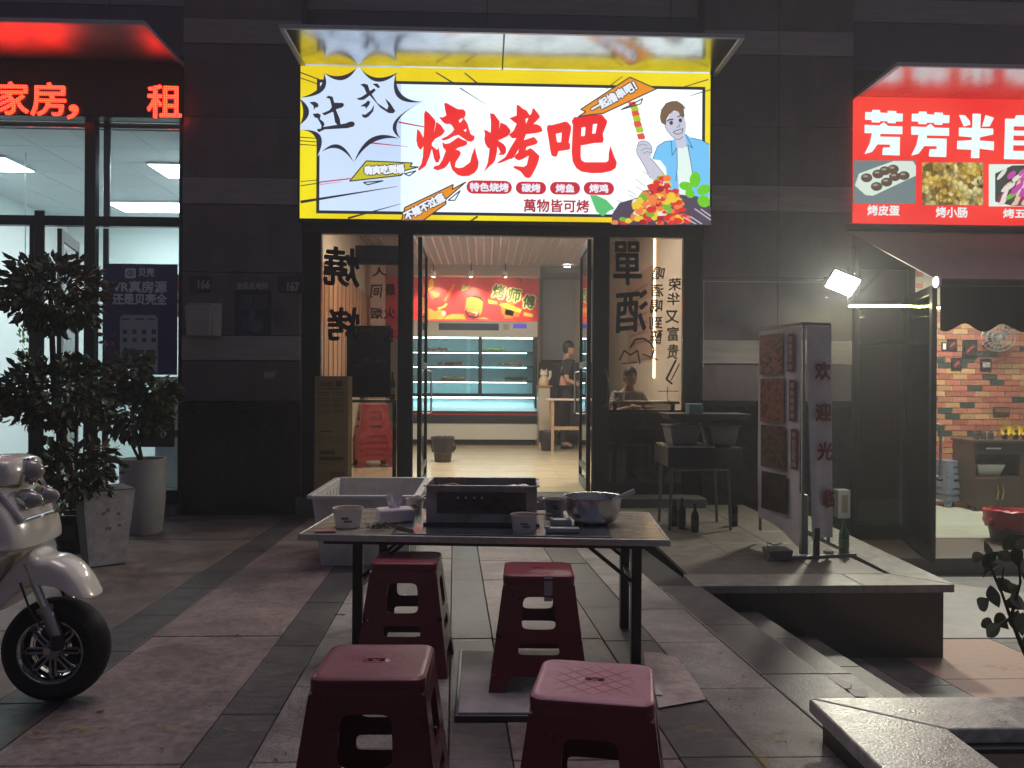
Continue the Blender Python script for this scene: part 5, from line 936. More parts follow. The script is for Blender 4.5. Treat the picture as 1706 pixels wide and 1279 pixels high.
for bx, inn, lb in (((248, 195, 268, 235), (200, 200, 190), 'tiny pale picture at the doorway edge of the brick wall'), ((273, 180, 318, 235), (60, 30, 26), 'small dark framed picture of grilled food on the brick wall'), ((345, 185, 412, 268), (50, 30, 28), 'largest black framed picture on the brick wall'), ((293, 268, 340, 323), (70, 34, 28), 'black framed picture hanging lowest beside the doorway'), ((428, 272, 478, 328), (170, 160, 150), 'black framed picture with a pale plate under the wall fan')):
    a, b = FK.px(K(bx[0], bx[3])), FK.px(K(bx[2], bx[1])); t = thing('framed_picture', lb, 'picture', (a[0], 11.2, a[1]), group='pictures on the brick wall')
    MB().box(a[0], b[0], 11.195, 11.222, a[1], b[1]).build('frame', m_frame, t, bevel=.004, seg=1); w_, h_ = b[0] - a[0], b[1] - a[1]; m_ = paint('pic%d' % bx[0], inn, .5, var=.5, vscale=30) if bx[0] != 248 else m_white
    MB().box(a[0] + w_ * .15, b[0] - w_ * .15, 11.190, 11.1945, a[1] + h_ * (.3 if bx[0] == 428 else .15), b[1] - h_ * (.3 if bx[0] == 428 else .15)).build('print', m_, t)
    if bx[0] in (273, 345, 293): strokes(q_ := MB(), Facade(11.19), [(a[0] + w_ * .25, a[1] + h_ * .3), (a[0] + w_ * .45, a[1] + h_ * .5), (a[0] + w_ * .75, a[1] + h_ * .65)], .03, .003); q_.build('print_highlight', paint('pic_red', (150, 60, 50)), t)
a, b = FK.px(K(487, 537)), FK.px(K(562, 495)); t = thing('wall_plaque', 'dark brown lettered plaque low on the brick wall', 'plaque', (a[0], 11.2, a[1])); MB().box(a[0], b[0], 11.2, 11.223, a[1], b[1]).build('plate', mat('plaque_brown', (0.06, 0.025, 0.018), .5), t, bevel=.004)
for i in range(6): MB().box(a[0] + .03 + i * .035, a[0] + .055 + i * .035, 11.195, 11.199, a[1] + .06, b[1] - .02).build('raised_mark', mat('plaque_mark', (0.2, 0.12, 0.06), .5), t)
# wall fan
fc = atY(1663, 563, 10.9); wf = thing('wall_fan', 'grey wall fan with round wire cage on the brick wall', 'fan', fc); rF = .25
cg = MB()
for rr_ in (rF, rF * .72, rF * .45, rF * .2): cg.tube([fc + Vector((rr_ * math.cos(t), -.05 * (1 - rr_ / rF), rr_ * math.sin(t) * .78)) for t in [i * 6.283 / 26 for i in range(27)]], .005, 5, False)
for i in range(20): t = i * 6.283 / 20; cg.tube([fc + Vector((0, -.06, 0)), fc + Vector((rF * math.cos(t), 0, rF * .78 * math.sin(t)))], .003, 4)
cg.build('cage', mat('fan_grey', (0.25, 0.24, 0.22), .4), wf)
for i in range(3):
    t = i * 2.094 + .4; u = Vector((math.cos(t), 0, math.sin(t) * .8)); v_ = Vector((-math.sin(t), .25, math.cos(t) * .8)); MB().add([fc + Vector((0, .02, 0)), fc + u * .12 + v_ * .09 + Vector((0, .02, 0)), fc + u * .21 + v_ * .05 + Vector((0, .02, 0)), fc + u * .2 - v_ * .02 + Vector((0, .03, 0))], [(0, 1, 2, 3)]).build('blade', mat('fan_blade', (0.1, 0.1, 0.1), .3), wf)
MB().tube([fc + Vector((0, .03, 0)), fc + Vector((0, .14, 0))], [.07, .06], 12).build('motor', m_frame2, wf, smooth=True); MB().bar(fc + Vector((0, .12, 0)), fc + Vector((0, .33, -.12)), .04).build('bracket', m_frame2, wf)
# sideboard
sx0 = atY(1623, 800, 10.1).x; sx1 = 7.95; sz1 = .36; sb_ = thing('sideboard', 'dark brown sideboard with open niche and gold handles against the brick wall', 'cabinet', (7, 10.3, -.56)); m_sb = mat('dark_brown_wood', (0.06, 0.04, 0.032), .35, var=.2, vscale=8, streak=(1, 1, 6)); sxm = sx0 + .66
FSb = Facade(10.1)
MB().box(sx0 - .02, sx1, 10.06, 10.6, sz1, sz1 + .03).build('top', m_sb, sb_, bevel=.006); MB().box(sxm, sx1, 10.1, 10.58, -.5, sz1 - .001).build('body', m_sb, sb_)
for x in (sx0, sxm - .024): MB().box(x, x + .022, 10.1, 10.58, -.5, sz1 - .001).build('side', m_sb, sb_)
MB().box(sx0 + .023, sxm - .025, 10.1, 10.58, .2, sz1 - .002).build('drawer', m_sb, sb_, bevel=.004); MB().box(sx0 + .023, sxm - .025, 10.1, 10.58, -.12, -.1).build('shelf', m_sb, sb_); MB().box(sx0 + .023, sxm - .025, 10.56, 10.58, -.1, .2).build('back', m_sb, sb_)
for i in range(2):
    w_ = (sxm - sx0 - .05) / 2; d_ = MB().box(sx0 + .024 + i * w_, sx0 + .022 + (i + 1) * w_, 10.09, 10.11, -.49, -.125).build('door', m_sb, sb_, bevel=.003); xh = sx0 + .024 + w_ + (-.035 if i == 0 else .035); MB().tube([(xh, 10.07, -.4), (xh + .01, 10.06, -.3), (xh, 10.07, -.2)], .01, 6).build('handle', mat('gold', (0.7, 0.5, 0.2), .3, metal=1), d_)
MB().box(sx0 + .15, sx0 + .35, 10.08, 10.095, .27, .29).build('handle', m_trim, sb_)
for x in (sx0 + .04, sxm - .04, sx1 - .05): MB().box(x - .02, x + .02, 10.14, 10.18, -.56, -.5).build('foot', m_sb, sb_)
bx_ = thing('white_bowl', 'white square bowl in the niche of the sideboard', 'bowl', (sx0 + .28, 10.3, -.1)); MB().hexa([(sx0 + .14, 10.2, -.1), (sx0 + .42, 10.2, -.1), (sx0 + .42, 10.42, -.1), (sx0 + .14, 10.42, -.1), (sx0 + .08, 10.16, .06), (sx0 + .48, 10.16, .06), (sx0 + .48, 10.46, .06), (sx0 + .08, 10.46, .06)]).build('body', m_white, bx_, bevel=.015)
for i, px in enumerate((1674, 1692, 1707)):
    q = atY(px, 717, 10.25); t = thing('sunflower', 'yellow artificial sunflower standing on the sideboard', 'flower', (q.x, 10.25, sz1 + .03), group='sunflowers on the sideboard')
    MB().tube([(q.x, 10.25, sz1 + .03), (q.x + .01, 10.25, q.z - .03)], .008, 6).build('stem', mat('flower_stem', (0.02, 0.05, 0.015), .6), t)
    pt = MB()
    for k in range(12): an = k * 6.283 / 12; u = Vector((math.cos(an), -.25, math.sin(an))); v_ = Vector((-math.sin(an), 0, math.cos(an))); pt.add([q + u * .02 - v_ * .015, q + u * .06 - v_ * .022, q + u * .085, q + u * .06 + v_ * .022, q + u * .02 + v_ * .015], [(0, 1, 2, 3, 4)])
    pt.build('petals', mat('petal_yellow', (0.8, 0.55, 0.02), .5), t); MB().ball(q + Vector((0, -.01, 0)), .028, .02, .028, 8, 6).build('centre', mat('flower_centre', (0.12, 0.06, 0.02), .8), t)
    MB().lathe([(0, 0), (.03, 0), (.035, .07), (0, .07)], (q.x, 10.25, sz1 + .03), 10).build('pot', m_frame, t)
for i in range(3):
    q = Vector((sx0 + .12 + i * .1, 10.25, sz1 + .03)); t = thing('glass_jar', 'small condiment jar on the end of the sideboard', 'jar', q, group='jars on the sideboard'); MB().lathe([(0, 0), (.035, 0), (.035, .09), (.025, .1), (.025, .12), (0, .12)], q, 12).build('body', mat('jar_dark', (0.06, 0.05, 0.05), .15), t, smooth=True); MB().lathe([(.028, .105), (.028, .125), (0, .125)], q, 12).build('lid', m_steel, t)
# red bag bin inside the doorway
q = atZ(1693, 905, -.56); bin_(q.x, q.y + .15, .21, .33, 'dark bin with bright red bag inside the snack shop doorway', bag=mat('red_bag', (0.42, 0.02, 0.03), .35, bump=.5, bscale=25), z=-.56, flop=-1)
# awning
m_aw = mat('awning_cloth', (0.26, 0.20, 0.19), .85, var=.12, vscale=3)
aw = thing('shop_awning', 'grey brown cloth awning with wavy valance below the red snack sign', 'awning', (6.5, 8.0, 2.7))
AW0, AW1, AF = 3.78, 9.4, 6.42
MB().hexa([(AW0, 8.02, 2.735), (AW1, 8.02, 2.735), (AW1, AF, 1.985), (AW0 + .06, AF, 1.985), (AW0, 8.02, 2.745), (AW1, 8.02, 2.745), (AW1, AF, 1.995), (AW0 + .06, AF, 1.995)]).build('cloth', m_aw, aw)
MB().tube([(AW0 + .05, AF, 1.985), (AW1, AF, 1.985)], .035, 12).build('front_bar', m_frame2, aw, smooth=True); MB().lathe([(0, -.012), (.05, -.012), (.05, .012), (0, .012)], (AW0 + .04, AF, 1.985), 14, axis=(1, 0, 0)).build('end_cap', mat('cap_white', (0.55, 0.55, 0.52), .4), aw)
vs = []; n_ = 160
for i in range(n_ + 1):
    x = AW0 + .06 + (AW1 - AW0 - .06) * i / n_; vs += [(x, AF - .01 + .004 * math.sin(i * .9), 1.95), (x, AF - .015 + .012 * math.sin(i * .9), 1.60 + .035 * math.sin(x * 19))]
MB().add(vs, [(2 * i, 2 * i + 2, 2 * i + 3, 2 * i + 1) for i in range(n_)]).build('valance', mat('valance_dark', (0.05, 0.045, 0.045), .85, var=.15), aw, smooth=True)
MB().tube([(AW0, 8.0, 2.76), (AW1, 8.0, 2.76)], .05, 12).build('roller', m_frame2, aw, smooth=True)
for x in (4.6, 8.8): MB().bar((x, 8.0, 2.62), (x, AF + .03, 1.97), .03).build('arm', m_frame2, aw)
# floodlight and tube light
fp = atY(1404, 472, 7.6); fl = thing('flood_lamp', 'square floodlight shining brightly beside the awning', 'floodlight', fp); fn = Vector((-.22, -.80, -.50)).normalized(); fu = Vector((.30, -.45, .80)); fu = (fu - fn * fu.dot(fn)).normalized(); fr2 = fn.cross(fu)
q8 = lambda sx, sy, d, w_=.145, h_=.105: fp + fr2 * sx * w_ + fu * sy * h_ + fn * d
MB().hexa([q8(*c, d) for d in (-.06, 0) for c in ((-1, -1), (1, -1), (1, 1), (-1, 1))]).build('housing', m_frame2, fl, bevel=.01)
MB().add([q8(*c, .004, .132, .093) for c in ((-1, -1), (1, -1), (1, 1), (-1, 1))], [(0, 1, 2, 3)]).build('lamp_face', mat('flood_face', (1, 1, 1), .5, emis=230, ecol=(1.0, 0.97, 0.78)), fl)
MB().bar(fp - fn * .06, (fp.x + .05, 8.08, fp.z + .12), .03).build('bracket', m_frame2, fl)
a, b = atY(1415, 510.5, 7.6), atY(1586, 514, 7.6); tb = thing('tube_light', 'glowing yellow green light tube under the awning edge', 'light tube', a); MB().tube([a, a.lerp(b, .5) + Vector((0, 0, .015)), b], .011, 10).build('tube', mat('tube_glow', (1, 1, .6), .5, emis=12, ecol=(0.95, 1.0, 0.42)), tb); MB().bar(a + Vector((0, .03, .02)), b + Vector((0, .03, .02)), .02).build('holder', m_frame2, tb)
for q in (a, b): MB().bar(q + Vector((0, .03, .03)), q + Vector((0, .03, .4)), .008).build('hanger', m_frame2, tb)
# ================================================================ raised platform on the right
m_plat = mat('platform_tile', (0.13, 0.115, 0.10), .45, var=.25, vscale=10, rnd=.1, bump=.15, bscale=80); m_cop = mat('coping_stone', (0.26, 0.25, 0.22), .38, var=.3, vscale=14, rnd=.08, bump=.15, bscale=90)  # tile colour darkened to hold the shadow across the platform
PZ = -.162
plt = struct(MB().hexa([(1.40, 4.90, -.95), (2.97, 4.90, -.95), (3.2, 8.09, -.95), (1.35, 8.09, -.95), (1.40, 4.90, PZ - .03), (2.97, 4.90, PZ - .03), (3.2, 8.09, PZ - .03), (1.35, 8.09, PZ - .03)]).build('raised_platform', m_base))
def psl(pts, m, nm='platform_slab', th=.03, bev=.004): return MB().hexa([(x, y, PZ - th) for x, y in pts] + [(x, y, PZ) for x, y in pts]).build(nm, m, plt, bevel=bev)
for a, b in ((1.33, 1.86), (1.863, 2.40)): psl([(a, 4.82), (b, 4.82), (b, 5.12), (a, 5.12)], m_cop, 'coping_slab', .05)
psl([(2.403, 4.82), (3.0, 4.83), (2.72, 5.12), (2.403, 5.12)], m_cop, 'coping_slab', .05)
for a, b in ((5.125, 6.1), (6.103, 7.1), (7.103, 8.08)):
    f = lambda y: 2.99 + (y - 4.83) * .065
    psl([(f(a) - (.28 if a > 5.2 else .27), a), (f(a) + .0, a) if a > 5.2 else (3.005, 4.84), (f(b), b), (f(b) - .28, b)], m_cop, 'coping_slab', .05)
for j in range(6):
    for i in range(3):
        y0, y1 = 5.124 + j * .5, 5.121 + (j + 1) * .5; x0, x1 = 1.36 + i * .46, 1.357 + (i + 1) * .46; e = 2.7 + (y0 - 5.1) * .065
        psl([(x0, y0), (min(x1, e), y0), (min(x1, e), min(y1, 8.08)), (x0, min(y1, 8.08))], m_plat)
# ================================================================ low planter kerb in the near corner
m_kt = mat('kerb_granite', (0.48, 0.49, 0.45), .32, var=.4, vscale=18, bump=.2, bscale=120); m_ks = mat('kerb_side', (0.05, 0.046, 0.05), .4, var=.2)
pk = thing('planter_kerb', 'low stone planter kerb with pale polished coping beside the steps', 'planter', (1.4, 2.3, -.1)); KZ = .045
MB().hexa([(1.13, 1.0, -.7), (1.40, 1.0, -.7), (1.40, 2.31, -.7), (1.13, 2.54, -.7), (1.13, 1.0, KZ - .05), (1.40, 1.0, KZ - .05), (1.40, 2.31, KZ - .05), (1.13, 2.54, KZ - .05)]).build('wall', m_ks, pk, bevel=.004)
MB().hexa([(1.405, 2.31, -.9), (3.6, 2.31, -.9), (3.6, 2.54, -.9), (1.14, 2.542, -.9), (1.405, 2.31, KZ - .05), (3.6, 2.31, KZ - .05), (3.6, 2.54, KZ - .05), (1.14, 2.542, KZ - .05)]).build('wall', m_ks, pk, bevel=.004)
def cope(pts, nm='coping'): return MB().hexa([(x, y, KZ - .048) for x, y in pts] + [(x, y, KZ) for x, y in pts]).build(nm, m_kt, pk, bevel=.006)
cope([(1.10, 1.0), (1.432, 1.0), (1.432, 2.337), (1.10, 2.578)]); cope([(1.436, 2.337), (2.1, 2.337), (2.1, 2.58), (1.106, 2.58)]); cope([(2.104, 2.337), (3.2, 2.337), (3.2, 2.58), (2.104, 2.58)])
so_ = struct(MB().box(1.41, 3.6, 1.0, 2.31, -.3, -.02).build('planter_soil', mat('soil', (0.05, 0.042, 0.03), .95, var=.5, vscale=30, bump=1.0, bscale=50)))
# loose cover slab on the pavement, broken stone beside it
cs = thing('cover_slab', 'grey concrete cover slab in a dark metal rim lying on the paving', 'slab', atG(860, 1150))
A_, B_, C_, D_ = atG(757, 1203), atG(985, 1203), atG(960, 1092), atG(766, 1091)
def raise_(p, d): return (p.x, p.y, p.z + d)
MB().hexa([raise_(p, .0) for p in (A_, B_, C_, D_)] + [raise_(p, .022) for p in (A_, B_, C_, D_)]).build('rim', m_frame2, cs, bevel=.003)
ce = (A_ + B_ + C_ + D_) / 4; sc2 = lambda p, k: ce + (p - ce) * k
MB().hexa([raise_(sc2(p, .95), .01) for p in (A_, B_, C_, D_)] + [raise_(sc2(p, .95), .027) for p in (A_, B_, C_, D_)]).build('concrete', mat('pale_concrete', (0.36, 0.33, 0.34), .65, var=.3, vscale=8, bump=.3, bscale=100), cs, bevel=.004)
bp_ = thing('broken_patch', 'cracked pale mortar patch between the paving slabs beside the table leg', 'patch', atG(1140, 1130))
pts = [atG(*p) for p in ((1097, 1182), (1176, 1168), (1160, 1140), (1128, 1098), (1098, 1090), (1072, 1088), (1075, 1120), (1090, 1150))]
mb = MB(); mb.add([raise_(p, .006) for p in pts], [t for t in tris([(p.x, p.y) for p in pts])]); mb.build('mortar', mat('patch_mortar', (0.46, 0.39, 0.36), .8, var=.4, vscale=14, bump=.3, bscale=40), bp_)
# ================================================================ red plastic stools
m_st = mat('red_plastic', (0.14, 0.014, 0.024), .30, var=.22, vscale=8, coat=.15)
m_seat = mat('glare_red_seat', (0.36, 0.07, 0.10), .38, var=.15, vscale=10)  # seat tops paler pink: sign glare put into the colour
def make_stool(label, m, rung=True):
    t = thing('plastic_stool', label, 'stool', group='square red plastic stools'); H = .46; wt, wb_ = .132, .19
    W = lambda z: wb_ + (wt - wb_) * z / .44
    bands = [(.228, .435, .43, .58, -.14), (.085, .228, .47, .30, .40)]
    for s_ in range(4):
        R = Matrix.Rotation(s_ * math.pi / 2, 3, 'Z'); mb = MB(); N = 40
        for z0, z1, hw, hh, off in bands:
            vs = []; zc, zh = (z0 + z1) / 2, (z1 - z0) / 2
            for k in range(N):
                a = 2 * math.pi * (k + .5) / N; c, s2 = math.cos(a), math.sin(a); q = max(abs(c), abs(s2)); ex = 2 / 6
                ox, oz = c / q, s2 / q; ix = math.copysign(abs(c) ** ex, c) * hw; iz = math.copysign(abs(s2) ** ex, s2) * hh + off
                for (u, v) in ((ox, oz), (ix, iz)): z = zc + v * zh; vs.append(R @ Vector((u * W(z), -W(z), z)))
            mb.add(vs, [(2 * k, 2 * ((k + 1) % N), 2 * ((k + 1) % N) + 1, 2 * k + 1) for k in range(N)])
        o = mb.build('side_panel', m, t, local=True); sd = o.modifiers.new('s', 'SOLIDIFY'); sd.thickness = .009; sd.offset = 0
        lg = MB()      # corner leg, an angle section
        z0, z1 = 0, .09
        for c0 in (0, 1):
            vs = []
            for z in (z0, z1):
                w_ = W(z); lw = .052 + z * .25
                if c0 == 0: vs += [R @ Vector((w_, -w_, z)), R @ Vector((w_ - lw, -w_, z))]
                else: vs += [R @ Vector((w_, -w_, z)), R @ Vector((w_, -w_ + lw, z))]
            lg.add(vs, [(0, 1, 3, 2)])
        o = lg.build('leg', m, t, local=True); sd = o.modifiers.new('s', 'SOLIDIFY'); sd.thickness = .010; sd.offset = 0
    n = 6; ring = []
    def rr(w_, r): return [(sx * (w_ - r) + r * math.cos(a), sy * (w_ - r) + r * math.sin(a)) for sx, sy, a0 in ((1, 1, 0), (-1, 1, 1.5708), (-1, -1, 3.1416), (1, -1, 4.7124)) for a in [a0 + i * 1.5708 / n for i in range(n + 1)]]
    slot = [(.021 * math.copysign(abs(math.cos(a)) ** .45, math.cos(a)), .011 * math.copysign(abs(math.sin(a)) ** .45, math.sin(a))) for a in [(i + .5) * 2 * math.pi / (4 * (n + 1)) for i in range(4 * (n + 1))]]
    lipp = [(rr(.131, .03), .415), (rr(.139, .032), .420), (rr(.1405, .034), .446), (rr(.1385, .034), .4545)]
    prof = [(rr(.1385, .034), .4545), (rr(.136, .034), .4575), (rr(.129, .032), .460), (rr(.118, .03), .4592), (rr(.06, .03), .4586), ([(x * 1.75, y * 2.1) for x, y in slot], .4586), ([(x * 1.5, y * 1.7) for x, y in slot], .4586), ([(x * 1.35, y * 1.5) for x, y in slot], .4606), ([(x * 1.12, y * 1.2) for x, y in slot], .4606), (slot, .457), (slot, .44), ([(x * .1, y * .1) for x, y in slot], .44)]
    def rings(pf):
        K_ = len(pf[0][0]); return MB().add([(x, y, z) for pr, z in pf for x, y in pr], [(i * K_ + k, i * K_ + (k + 1) % K_, (i + 1) * K_ + (k + 1) % K_, (i + 1) * K_ + k) for i in range(len(pf) - 1) for k in range(K_)])
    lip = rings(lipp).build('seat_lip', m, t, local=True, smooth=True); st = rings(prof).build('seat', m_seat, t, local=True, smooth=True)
    for i in range(-2, 3):
        for sg in (-1, 1):
            a, b = [], []
            pts = [(x, sg * x + i * .05) for x in (-.115, .115)]
            q = []
            for x, y in pts:
                y2 = max(-.115, min(.115, y)); q.append((sg * (y2 - i * .05), y2, .4586))
            if (Vector(q[0]) - Vector(q[1])).length > .03 : MB().bar(q[0], q[1], .004, .0007).build('seat_ridge', m_seat, st, local=True)
    return t
def put(t, px, py, rz, s=1.0):
    p = atG(px, py, .46); t.location = (p.x, p.y, gz(p.y)); t.rotation_euler = (math.atan(-SLOPE), 0, rz); t.scale = (s, s, s)
s1 = make_stool('red stool behind the table legs nearest the white crate', m_st)
s2 = copy_tree(s1); s2['label'] = 'red stool standing on the cover slab with a strip of tape on its apron'
s3 = copy_tree(s1); s3['label'] = 'darker red stool in front of the table legs by the granite strip'
s4 = copy_tree(s1); s4['label'] = 'red stool with pinkish glare-coloured top just in front of the cover slab'
put(s1, 678, 929, -.03); put(s2, 897, 948, -.05); put(s3, 625, 1103, -.02); put(s4, 990, 1136, -.20)
m_dk = mat('dark_red_plastic', (0.105, 0.011, 0.019), .28, var=.12, vscale=8, coat=.15); m_pk = mat('glare_pink_plastic', (0.46, 0.20, 0.27), .38, var=.25, vscale=14)  # pink of this seat top is glare put into its colour
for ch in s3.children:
    ch.data = ch.data.copy(); ch.data.materials[0] = m_dk if not (ch.name.startswith('seat') and 'lip' not in ch.name) else mat('dark_glare_seat', (0.22, 0.055, 0.085), .33, var=.3, vscale=9)  # darker stool, its seat top still carrying painted glare
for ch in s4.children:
    if ch.name.startswith('seat') and 'lip' not in ch.name: ch.data = ch.data.copy(); ch.data.materials[0] = m_pk; ch['label'] = 'pinkish glare-coloured seat'
tp_ = MB().add([(-.02, -.1335, .445), (.012, -.1335, .445), (.012, -.1395, .36), (-.02, -.1395, .36)], [(0, 1, 2, 3)]).add([(-.02, -.1415, .447), (.012, -.1415, .447), (.012, -.137, .458), (-.02, -.137, .458)], [(0, 1, 2, 3)]).build('tape_strip', mat('clear_tape', (0.36, 0.3, 0.28), .3), s2, local=True)
tp_.location = (0.04, -.006, .002)
# stack of red stools inside and grey stack in the snack shop
m_st2 = mat('red_plastic_inside', (0.34, 0.05, 0.05), .35)
base = atZ(617, 779, FZ)
for i in range(5):
    c = copy_tree(s1); c.location = (base.x, base.y + .2, FZ + i * .085); c.rotation_euler = (0, 0, .35); c.scale = (1.25, 1.25, 1.15); c['label'] = ['bottom', 'second lowest', 'middle', 'second highest', 'topmost'][i] + ' red stool of the stack inside the grill shop window'; c['group'] = 'stacked red stools inside'
    for ch in c.children:
        ch.data = ch.data.copy(); ch.data.materials[0] = m_st2
m_stg = mat('grey_blue_plastic', (0.13, 0.15, 0.20), .4)
q = atZ(1596, 846, -.56)
for i in range(3):
    c = copy_tree(s1); c.location = (q.x, q.y + .2, -.56 + i * .09); c.rotation_euler = (0, 0, .15); c['label'] = ['bottom', 'middle', 'topmost'][i] + ' grey stool of the short stack by the brick wall'; c['group'] = 'stacked grey stools'
    for ch in c.children:
        ch.data = ch.data.copy(); ch.data.materials[0] = m_stg
# ================================================================ folding table
TZ = .44; trz = -.085; tc_ = Vector((.02, 3.686, 0)); ctr, str_ = math.cos(trz), math.sin(trz)
def T(x, y, z): return Vector((tc_.x + x * ctr - y * str_, tc_.y + x * str_ + y * ctr, z))
ft = thing('folding_table', 'low folding table with dull metal edge carrying the grill and bowls', 'table', (tc_.x, tc_.y, gz(tc_.y)))
TW, TD = .805, .36
def tbox(nm, x0, x1, y0, y1, z0, z1, m, par=ft, bev=.003): return MB().hexa([T(x, y, z) for z in (z0, z1) for x, y in ((x0, y0), (x1, y0), (x1, y1), (x0, y1))]).build(nm, m, par, bevel=bev)
m_top = mat('worn_table_top', (0.36, 0.34, 0.26), .25, var=.35, vscale=9, streak=(1, 3, 1)); m_edge = mat('table_edge', (0.5, 0.5, 0.5), .35, metal=.9, var=.2, vscale=30); m_leg = mat('black_steel_tube', (0.012, 0.011, 0.012), .35)
tbox('table_top', -TW + .012, TW - .012, -TD + .012, TD - .012, TZ - .024, TZ, m_top, bev=.002)
for x0, x1, y0, y1 in ((-TW, TW, -TD, -TD + .011), (-TW, TW, TD - .011, TD), (-TW, -TW + .011, -TD + .0112, TD - .0112), (TW - .011, TW, -TD + .0112, TD - .0112)): tbox('edge_trim', x0, x1, y0, y1, TZ - .027, TZ + .002, m_edge)
tbox('apron_rail', -TW + .1, TW - .1, -TD + .05, -TD + .075, TZ - .05, TZ - .025, m_leg); tbox('apron_rail', -TW + .1, TW - .1, TD - .075, TD - .05, TZ - .05, TZ - .025, m_leg)
for sx in (-1, 1):
    for sy in (-1, 1):
        x = sx * .615 + .055; y = sy * .265; p = T(x, y, 0); z0 = gz(p.y) + .001; MB().bar(T(x, y, TZ - .026), Vector((p.x, p.y, z0)), .044, .044).build('leg', m_leg, ft, bevel=.004)
        MB().bar(T(x - sx * .02, y, .24), T(x - sx * .22, y, TZ - .04), .016).build('brace', m_leg, ft)
    MB().bar(T(sx * .615 + .055, -.243, .19), T(sx * .615 + .055, .243, .19), .022).build('cross_bar', m_leg, ft)
# steel sheet lying on the table
ss = thing('steel_sheet', 'thin shiny steel sheet lying under the grill on the table', 'metal sheet', T(0.1, 0, TZ + .003)); tbox('sheet', -.40, .56, -.335, .30, TZ + .0045, TZ + .007, mat('shiny_sheet', (0.62, 0.63, 0.65), .18, metal=1.0, var=.3, vscale=5), ss, .001)
SZ = TZ + .0075
def on(px, py, z=SZ): return atZ(px, py, z)
# charcoal grill box
gb = thing('charcoal_grill', 'rectangular stainless charcoal grill box with cut-out marks and side handles', 'grill', on(803, 870)); m_gs = mat('heat_stained_steel', (0.32, 0.31, 0.33), .36, metal=1.0, var=.45, vscale=6)
gy0 = 3.56; gx0, gx1 = atY(712, 850, gy0).x, atY(897, 850, gy0).x; gyb = gy0 + .30; gh = .185; gc = Vector(((gx0 + gx1) / 2, gy0 + .15, 0)); ga = -.05
def G_(x, y, z): return Vector((gc.x + x * math.cos(ga) - y * math.sin(ga), gc.y + x * math.sin(ga) + y * math.cos(ga), SZ + z))
gw, gd = (gx1 - gx0) / 2, .15
def gbox(nm, x0, x1, y0, y1, z0, z1, m, bev=.002): return MB().hexa([G_(x, y, z) for z in (z0, z1) for x, y in ((x0, y0), (x1, y0), (x1, y1), (x0, y1))]).build(nm, m, gb, bevel=bev)
gbox('front_wall', -gw, gw, -gd, -gd + .003, .012, gh, m_gs); gbox('back_wall', -gw, gw, gd - .003, gd, .012, gh, m_gs); gbox('side_wall', -gw, -gw + .003, -gd + .0031, gd - .0031, .012, gh, m_gs); gbox('side_wall', gw - .003, gw, -gd + .0031, gd - .0031, .012, gh, m_gs)
gbox('bottom_tray', -gw + .0032, gw - .0032, -gd + .0032, gd - .0032, .03, .036, m_gs); gbox('skirt', -gw - .012, gw + .012, -gd - .014, gd + .014, 0.0, .0115, mat('dark_steel', (0.05, 0.05, 0.055), .3, metal=.8), .002)
for x0, x1, y0, y1 in ((-gw - .012, gw + .012, -gd - .012, -gd - .0005), (-gw - .012, gw + .012, gd + .0005, gd + .012), (-gw - .012, -gw - .0005, -gd - .0004, gd + .0004), (gw + .0005, gw + .012, -gd - .0004, gd + .0004)): gbox('top_rim', x0, x1, y0, y1, gh - .006, gh + .001, m_steel, .002)
gbox('inset_panel', -gw + .05, gw - .05, -gd - .0035, -gd - .0002, .055, gh - .03, mat('dark_stained_panel', (0.10, 0.09, 0.11), .3, metal=.9, var=.3, vscale=5))
cut = MB(); rc_ = random.Random(8); gp = Plane(G_(0, -gd - .0035, 0), (math.cos(ga), math.sin(ga), 0), (0, 0, 1))
for cx in (-.09, -.015, .06):
    for (dx, dz, ro) in ((-.014, .012, .6), (.016, .012, -.6), (-.018, -.008, -.5), (.018, -.008, .5), (0, -.004, 1.57), (0, .02, 0)): strokes(cut, gp, [(cx + dx - .009 * math.cos(ro), .105 + dz - .009 * math.sin(ro)), (cx + dx + .009 * math.cos(ro), .105 + dz + .009 * math.sin(ro))], .005, .001)
stuff(cut.build('cut_out_marks', m_base, gb))
gl2 = MB()
for cx in (-.09, -.015): 
    for sg in (-1, 1): strokes(gl2, gp, [(cx + sg * .012, .125), (cx + sg * .022, .132)], .007, .0015)
gl2.build('bright_gaps', m_white, gb)
for sx in (-1, 1): MB().tube([G_(sx * (gw + .001), -.05, .10), G_(sx * (gw + .035), -.05, .105), G_(sx * (gw + .035), .05, .105), G_(sx * (gw + .001), .05, .10)], .006, 8).build('handle', m_steel, gb, smooth=True)
gr = MB()
for i in range(9): gr.tube([G_(-gw + .01, -gd + .03 + i * .03, gh - .045), G_(gw - .01, -gd + .03 + i * .03, gh - .045)], .002, 5)
gr.build('grate', mat('dark_wire', (0.06, 0.05, 0.05), .5, metal=.6), gb)
cl_ = MB(); rcc = random.Random(2)
for i in range(26): cl_.ball(G_(rcc.uniform(-gw + .05, gw - .05), rcc.uniform(-.1, .1), .06 + rcc.uniform(0, .03)), rcc.uniform(.02, .035), None, None, 6, 4)
stuff(cl_.build('charcoal', mat('charcoal', (0.03, 0.028, 0.028), .9), gb))
for i, (x, y) in enumerate(((-.17, .03), (.12, -.02), (.17, .0))): MB().tube([G_(x - .05, y, gh - .035), G_(x + .03, y + .02, gh - .03), G_(x + .06, y, gh - .035)], [.012, .018, .01], 8).build('food_scrap', [paint('scrap', (150, 110, 80)), m_steel, m_steel][i], gb, smooth=True)
